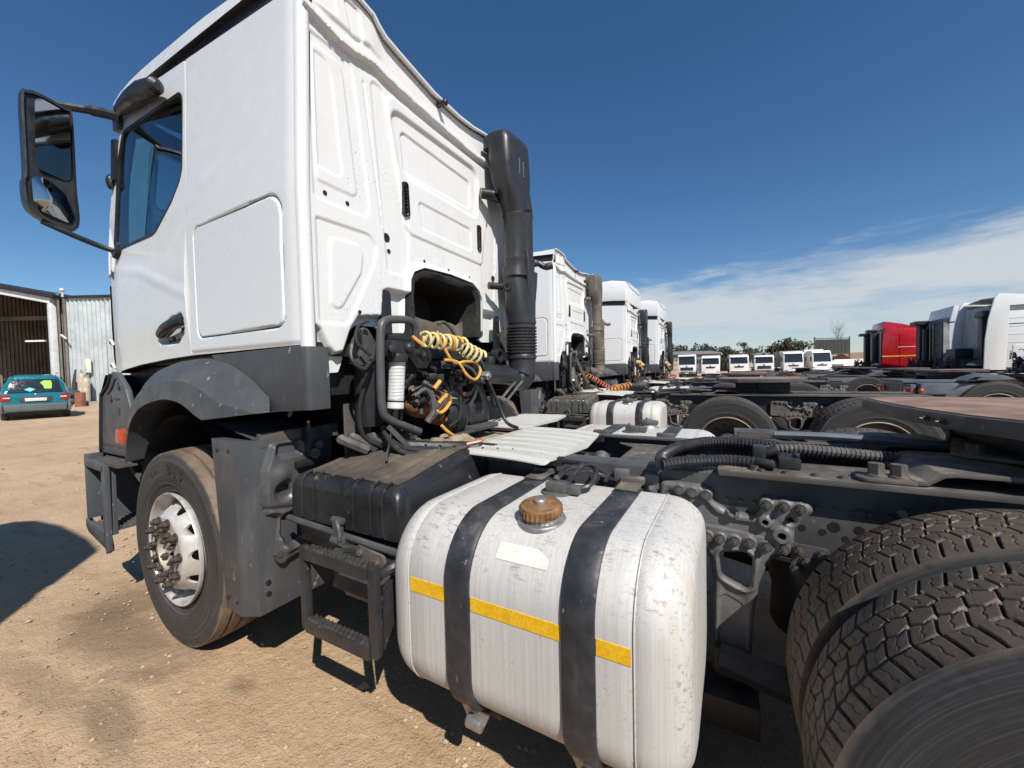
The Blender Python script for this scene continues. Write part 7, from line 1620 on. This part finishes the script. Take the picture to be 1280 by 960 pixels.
# ---------------------------------------------------------------- left: car, open shed, corrugated building
def car():
    h = Vector((-0.984, 0.178, 0)); t = thing('family_car', 'teal people carrier parked in front of the open shed, seen from behind', 'car', (-20.7, 3.32, 0.0), rotz=math.atan2(h.y, h.x))
    def part(nm, b, mat, par=None, **k): return link(nm, mesh_of(nm, b, mat, (0, 0, 0), **k), par or t)
    # x forward, y left; rear face at x = 0
    def sec(x, zb, zw, zr, wb, wr):   # bottom, waist, roof heights; half widths
        return [(x, -wb, zb), (x, -wb-0.02, (zb+zw)/2), (x, -wb, zw), (x, -(wb+wr)/2-0.02, (zw+zr)/2), (x, -wr, zr-0.06), (x, -wr*0.7, zr), (x, wr*0.7, zr), (x, wr, zr-0.06), (x, (wb+wr)/2+0.02, (zw+zr)/2), (x, wb, zw), (x, wb+0.02, (zb+zw)/2), (x, wb, zb)]
    S = [sec(0.02, 0.36, 0.98, 1.02, 0.74, 0.62), sec(0.06, 0.30, 1.0, 1.16, 0.80, 0.64), sec(0.30, 0.26, 1.0, 1.66, 0.86, 0.60), sec(0.7, 0.25, 0.98, 1.72, 0.875, 0.62), sec(1.6, 0.22, 0.96, 1.73, 0.885, 0.63), sec(2.4, 0.22, 0.95, 1.66, 0.885, 0.62), sec(3.1, 0.22, 0.95, 1.12, 0.87, 0.66), sec(3.8, 0.24, 0.88, 0.94, 0.85, 0.60), sec(4.15, 0.34, 0.7, 0.74, 0.74, 0.5)]
    part('body', MB().loft(S), 'teal_paint', bevel=0.03, angle=50)
    w = part('rear_window', MB().loft([[(-0.012, -0.68, 1.04), (-0.012, 0.68, 1.04), (0.19, 0.57, 1.54), (0.19, -0.57, 1.54)], [(0.10, -0.70, 1.02), (0.10, 0.70, 1.02), (0.29, 0.58, 1.52), (0.29, -0.58, 1.52)]]), 'glass_far', bevel=0.01)
    link('sticker', mesh_of('sticker', MB().add([(0.020, 0.28, 1.14), (-0.014, 0.13, 1.06), (0.020, 0.0, 1.14), (0.052, 0.14, 1.22)], [(0, 1, 2, 3)]), 'sticker_cyan'), w)
    link('vest', mesh_of('vest', MB().add([(0.033, -0.22, 1.17), (0.030, -0.40, 1.16), (0.108, -0.42, 1.36), (0.150, -0.40, 1.47), (0.154, -0.22, 1.48), (0.122, -0.12, 1.40), (0.076, -0.20, 1.28)], [(0, 1, 2, 3, 4, 5, 6)]), 'sticker_green'), w)
    part('wiper', MB().tube([(-0.022, 0.0, 1.05), (-0.01, -0.38, 1.09)], 0.012, 6), 'black_plastic')
    part('rear_bumper', MB().loft([[(0.02, -0.78, 0.30), (0.02, 0.78, 0.30), (0.0, 0.80, 0.60), (0.0, -0.80, 0.60)], [(-0.06, -0.76, 0.34), (-0.06, 0.76, 0.34), (-0.07, 0.78, 0.56), (-0.07, -0.78, 0.56)]]).box(-0.02, 0.5, -0.89, -0.80, 0.30, 0.58).box(-0.02, 0.5, 0.80, 0.89, 0.30, 0.58), 'car_bumper', bevel=0.03)
    for s in (-1, 1):
        l = part('tail_lamp', MB().loft([[(0.0, s*0.60, 0.72), (0.0, s*0.80, 0.70), (0.03, s*0.80, 0.98), (0.01, s*0.62, 0.96)], [(0.12, s*0.60, 0.72), (0.16, s*0.885, 0.70), (0.16, s*0.88, 0.98), (0.12, s*0.62, 0.96)]]), 'red_lens', bevel=0.015)
        link('lamp_band', mesh_of('lamp_band', MB().box(-0.012, 0.05, s*0.70-0.08, s*0.70+0.08, 0.82, 0.86), 'paper'), l)
        for x in (0.75, 3.35):
            ww = part('wheel', MB().lathe([(0.20, -0.1), (0.29, -0.1), (0.31, -0.07), (0.31, 0.07), (0.29, 0.1), (0.20, 0.1)], (x, s*0.78, 0.31), (0, 1, 0), 24, close=True), 'tyre_black'); link('rim', mesh_of('rim', MB().cyl((x, s*0.80, 0.31), (x, s*0.875, 0.31), 0.20, n=20), 'steel'), ww)
        part('door_mirror', MB().box(2.65, 2.78, s*0.95-0.09, s*0.95+0.09, 1.0, 1.15), 'teal_paint', bevel=0.02)
        part('side_window', MB().add([(0.6, s*0.862, 1.04), (2.5, s*0.872, 1.02), (2.2, s*0.70, 1.58), (0.75, s*0.70, 1.60)], [(0, 1, 2, 3)]), 'glass_far')
    part('number_plate', MB().box(-0.045, -0.01, -0.27, 0.27, 0.70, 0.82), 'plate_pale', bevel=0.005)
    part('plate_recess', MB().box(-0.005, 0.03, -0.40, 0.40, 0.67, 0.88), 'car_trim', bevel=0.01)
    part('badge', MB().ball((0.02, 0.0, 0.95), (0.015, 0.04, 0.04), 8, 6), 'steel')
    part('underside', MB().box(0.2, 4.0, -0.7, 0.7, 0.18, 0.30), 'chassis_dark')
    part('roof_rail', MB().tube([(0.5, 0.58, 1.76), (2.0, 0.58, 1.78)], 0.02, 6).tube([(0.5, -0.58, 1.76), (2.0, -0.58, 1.78)], 0.02, 6), 'car_trim')
car()
# open fronted shed: corner post at A, front runs towards the camera side
R2 = Vector((_r.x, _r.y, 0)).normalized(); N2 = Vector((R2.y, -R2.x, 0))
A = Vector((-32.2, 6.3, 0)); FD = -R2; BK = -N2; SL = 0.21
t = thing('open_shed', 'open fronted steel shed with a dark inside, behind the teal car', 'shed', A)
def SP(a, b_, z): return tuple(FD*a + BK*b_ + Vector((0, 0, z)))
def spart(nm, b, mat, **k): return link(nm, mesh_of(nm, b, mat, (0, 0, 0), **k), t)
H = 6.2
spart('post', MB().bar(SP(0.15, 0, 0), SP(0.15, 0, H), 0.30, 0.36, (1, 0, 0)), 'shed_frame', bevel=0.03)
spart('post', MB().bar(SP(9.5, 0, 0), SP(9.5, 0, H+SL*9.5), 0.35, 0.4, (1, 0, 0)), 'shed_frame', bevel=0.03)
spart('front_beam', MB().bar(SP(0, 0, H-0.05), SP(9.5, 0, H-0.05+SL*9.5), 0.4, 0.34), 'shed_frame', bevel=0.03)
spart('roof', MB().add([SP(-0.4, -0.4, H+0.08), SP(9.6, -0.4, H+0.16+SL*9.6), SP(9.6, 12, H+0.16+SL*9.6), SP(-0.4, 12, H+0.08), SP(-0.4, -0.4, H+0.26), SP(9.6, -0.4, H+0.34+SL*9.6), SP(9.6, 12, H+0.34+SL*9.6), SP(-0.4, 12, H+0.26)], [(0, 1, 2, 3), (4, 7, 6, 5), (0, 4, 5, 1), (1, 5, 6, 2), (2, 6, 7, 3), (3, 7, 4, 0)]), 'chassis_dark')
def corr(p0, p1, z0, z1, n, dep, nrm, slope=0.0):
    p0, p1 = Vector(p0), Vector(p1); b = MB(); N = n*6
    for zz in (z0, z1):
        for k in range(N+1): q = p0.lerp(p1, k/N)+nrm*(dep*math.cos(k/6*2*PI)); b.v.append((q.x, q.y, zz + (slope*(q-p0).length if zz == z1 else 0.0)))
    b.f = [(k, k+1, N+1+k+1, N+1+k) for k in range(N)]; return b
for k in range(3):
    a0, a1 = k*3.2, k*3.2+3.15
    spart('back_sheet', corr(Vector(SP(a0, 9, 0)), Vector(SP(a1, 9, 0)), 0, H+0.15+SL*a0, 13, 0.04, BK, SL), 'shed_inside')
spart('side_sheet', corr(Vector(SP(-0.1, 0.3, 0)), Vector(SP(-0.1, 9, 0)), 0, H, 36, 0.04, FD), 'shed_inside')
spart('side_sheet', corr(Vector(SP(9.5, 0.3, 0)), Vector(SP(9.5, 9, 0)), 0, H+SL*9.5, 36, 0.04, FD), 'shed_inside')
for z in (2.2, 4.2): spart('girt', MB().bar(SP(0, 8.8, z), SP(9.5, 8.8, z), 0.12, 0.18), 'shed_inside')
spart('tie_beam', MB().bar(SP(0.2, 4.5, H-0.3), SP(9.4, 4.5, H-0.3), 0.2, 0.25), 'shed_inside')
spart('strip_light', MB().bar(SP(3.6, 1.5, 4.0), SP(2.4, 1.5, 4.0), 0.12, 0.1), 'far_white')
o = MB().bar(SP(0.05, 1.2, 2.6), SP(0.05, 1.2, 3.3), 0.04, 0.5, (1, 0, 0)); spart('wall_notice', o, 'paper')
# things standing inside and beside the shed
p = Vector(SP(1.2, 1.0, 0))+A
t2 = thing('red_compressor', 'red machine with an upright handle just inside the shed', 'machine', (p.x, p.y, 0)); 
link('body', mesh_of('body', MB().box(-0.7, 0.7, -0.4, 0.4, 0.5, 1.1), 'cloth_red', bevel=0.1), t2); link('handle', mesh_of('handle', MB().prism([(-0.5, 1.1), (-0.2, 1.1), (-0.05, 2.1), (-0.3, 2.0)], 'y', -0.1, 0.1), 'cloth_red'), t2); link('wheel', mesh_of('wheel', MB().cyl((-0.4, -0.45, 0.3), (-0.4, 0.45, 0.3), 0.3, n=14).cyl((0.4, -0.45, 0.3), (0.4, 0.45, 0.3), 0.3, n=14), 'tyre_black'), t2)
# corrugated building right of the shed
Bp = Vector((-31.7, 6.6, 0))
t = thing('corrugated_building', 'tall pale corrugated iron building between the shed and the cab', 'building', Bp)
HB = 6.35
for k in range(4):
    a0 = R2*(k*2.35+0.1); a1 = R2*(k*2.35+2.43)
    link('iron_sheet', mesh_of('iron_sheet', corr(a0, a1, 0.0, HB, 9, 0.045, N2), 'corrugated'), t)
link('eave_flashing', mesh_of('eave_flashing', MB().bar(R2*-0.1+Vector((0, 0, HB+0.02))+N2*0.05, R2*9.6+Vector((0, 0, HB+0.02))+N2*0.05, 0.25, 0.12), 'chassis_dark'), t)
link('flank_wall', mesh_of('flank_wall', corr(R2*0.05, R2*0.05-N2*7, 0, HB, 24, 0.04, R2), 'corrugated'), t)
link('corner_post', mesh_of('corner_post', MB().bar(R2*-0.25+N2*0.1, R2*-0.25+N2*0.1+Vector((0, 0, HB+0.3)), 0.08, 0.08, (1, 0, 0)).bar(R2*0.12+N2*0.12, R2*0.12+N2*0.12+Vector((0, 0, HB+0.1)), 0.10, 0.08, (1, 0, 0)), 'shed_inside'), t)
link('floodlight', mesh_of('floodlight', MB().ball(tuple(R2*0.15+N2*0.2+Vector((0, 0, HB+0.40))), (0.12, 0.12, 0.12), 8, 6).bar(R2*0.15+N2*0.2+Vector((0, 0, HB)), R2*0.15+N2*0.2+Vector((0, 0, HB+0.4)), 0.08, 0.08, (1, 0, 0)), 'shed_frame'), t)
link('white_bracket', mesh_of('white_bracket', MB().bar(R2*0.0+N2*0.25+Vector((0, 0, 4.15)), R2*0.45+N2*0.4+Vector((0, 0, 3.9)), 0.08, 0.06), 'far_white'), t)
link('white_bracket', mesh_of('white_bracket', MB().bar(R2*4.6+N2*0.2+Vector((0, 0, 4.05)), R2*5.4+N2*0.2+Vector((0, 0, 4.1)), 0.12, 0.12), 'far_white'), t)
link('plinth', mesh_of('plinth', MB().bar(R2*0.3+N2*0.5+Vector((0, 0, 0.1)), R2*9+N2*0.5+Vector((0, 0, 0.1)), 0.9, 0.24), 'concrete'), t)
def near_wall(a, out, z=0.0): q = Bp+R2*a+N2*out; return (q.x, q.y, z)
for k, a in enumerate((1.38, 1.62)):
    t = thing('gas_cylinder', ('shorter' if k else 'taller')+' tan gas cylinder standing against the corrugated building', 'gas cylinder', near_wall(a, 0.55, 0.0), 'gas cylinders by the wall')
    hh = 1.9-0.25*k
    link('cylinder_body', mesh_of('cylinder_body', MB().lathe([(0, 0.22), (0.16, 0.22), (0.17, 0.26), (0.17, hh-0.3), (0.12, hh-0.12), (0.05, hh-0.05), (0.05, hh), (0, hh)], (0, 0, 0), (0, 0, 1), 16), 'cylinder_tan'), t); link('valve', mesh_of('valve', MB().cyl((0, 0, hh), (0, 0, hh+0.16), 0.04, n=8).cyl((-0.1, 0, hh+0.1), (0.1, 0, hh+0.1), 0.025, n=8), 'steel'), t)
t = thing('wall_meter', 'white box fixed above the gas cylinders', 'meter box', near_wall(1.34, 0.15, 2.3)); link('box', mesh_of('box', MB().box(-0.22, 0.22, -0.1, 0.1, -0.4, 0.4), 'paper', bevel=0.03), t); link('pipe', mesh_of('pipe', MB().cyl((0.1, 0.0, -0.4), (0.15, -0.1, -1.0), 0.03, n=8), 'steel'), t)
t = thing('red_drum', 'faded red drum at the foot of the corrugated wall', 'drum', near_wall(2.06, 1.3, 0.0)); link('drum_body', mesh_of('drum_body', MB().lathe([(0, 0), (0.22, 0), (0.23, 0.05), (0.22, 0.25), (0.235, 0.27), (0.22, 0.29), (0.22, 0.5), (0.235, 0.52), (0.22, 0.54), (0.22, 0.78), (0.2, 0.79), (0, 0.78)], (0, 0, 0), (0, 0, 1), 18), 'red_drum'), t); link('bung', mesh_of('bung', MB().cyl((0.12, 0, 0.78), (0.12, 0, 0.81), 0.04, n=8), 'steel'), t)
t = thing('scrap_tyre', 'old dark tyre lying by the gas cylinders', 'tyre', near_wall(0.95, 0.8, 0.22)); link('carcass', mesh_of('carcass', MB().lathe([(0.30+0.2*math.cos(a), 0.2*math.sin(a)) for a in np.linspace(0, 2*PI, 11)[:-1]], (0, 0, 0.1), (0, 0, 1), 22, close=True), 'car_trim'), t); link('second_tyre', mesh_of('second_tyre', MB().lathe([(0.3+0.2*math.cos(a), 0.2*math.sin(a)) for a in np.linspace(0, 2*PI, 11)[:-1]], (0.05, 0, 0.5), (0.05, 0, 1), 22, close=True), 'car_trim'), t)
t = thing('leaning_pipes', 'rusty pipes leaning beside the corner of the corrugated building', 'pipes', near_wall(0.45, 0.5, 0.0))
for k in range(3): link('pipe', mesh_of('pipe', MB().cyl((k*0.22, 0.1, 0), (k*0.2-0.05, 0.3, 1.6+0.25*k), 0.05, n=8), 'nut_rust'), t)
# ---------------------------------------------------------------- ground and loose stones
xs = np.concatenate([np.linspace(-6, 6, 97), np.linspace(6.5, 30, 24), np.linspace(34, 150, 18), np.linspace(180, 900, 8)]); xs = np.unique(np.concatenate([-xs[97:], xs])); ys = np.concatenate([np.linspace(-900, -40, 8), np.linspace(-30, -4, 14), np.linspace(-3.5, 6, 77), np.linspace(6.5, 40, 40), np.linspace(45, 160, 16), np.linspace(200, 1500, 8)])
gx, gy = np.meshgrid(xs, ys, indexing='ij')
gz = 0.012*np.sin(gx*1.3+0.6*gy)*np.sin(gy*1.7-0.4*gx)+0.008*np.sin(gx*3.1+1)*np.sin(gy*2.7+2)
gz = gz*np.clip((np.hypot(gx-0.5, gy+0.5)-0.0)/2.0, 0.15, 1.0) - 0.008
V = np.stack([gx, gy, gz], -1).reshape(-1, 3); nx, ny = len(xs), len(ys); idx = np.arange(nx*ny).reshape(nx, ny)
b = MB(); b.v = list(map(tuple, V.tolist())); b.f = list(map(tuple, np.stack([idx[:-1, :-1], idx[1:, :-1], idx[1:, 1:], idx[:-1, 1:]], -1).reshape(-1, 4).tolist()))
g = struct('ground', b, 'ground_dirt', smooth=True); g['label'] = 'bare dusty brown dirt of the lorry yard'
b = MB(); rr = random.Random(11)
for k in range(7000):
    d = rr.random()**1.6*11+0.5; a = rr.uniform(1.25, 3.35); x = 2.59+d*math.cos(a); y = -0.9+d*math.sin(a)*0.9
    s = rr.choice((0.0022, 0.003, 0.004, 0.005, 0.0065))*rr.uniform(0.7, 1.5)*(1.0+0.10*d)
    if rr.random() < 0.02: s *= 2.2
    z = 0.012*math.sin(x*1.3+0.6*y)*math.sin(y*1.7-0.4*x)*0.5-0.006; i = len(b.v); q = rr.uniform(0, 6.28)
    for j in range(5): b.v.append((x+s*1.3*rr.uniform(0.7, 1.2)*math.cos(q+j*1.257), y+s*1.3*rr.uniform(0.7, 1.2)*math.sin(q+j*1.257), z+s*rr.uniform(0.0, 0.4)))
    b.v.append((x+s*0.2, y, z+s*rr.uniform(0.9, 1.3)))
    b.f += [(i+j, i+(j+1) % 5, i+5) for j in range(5)]
o = obj('loose_stones', b, 'stone_pale', kind='stuff', smooth=False); o['label'] = 'small loose stones scattered over the dirt'
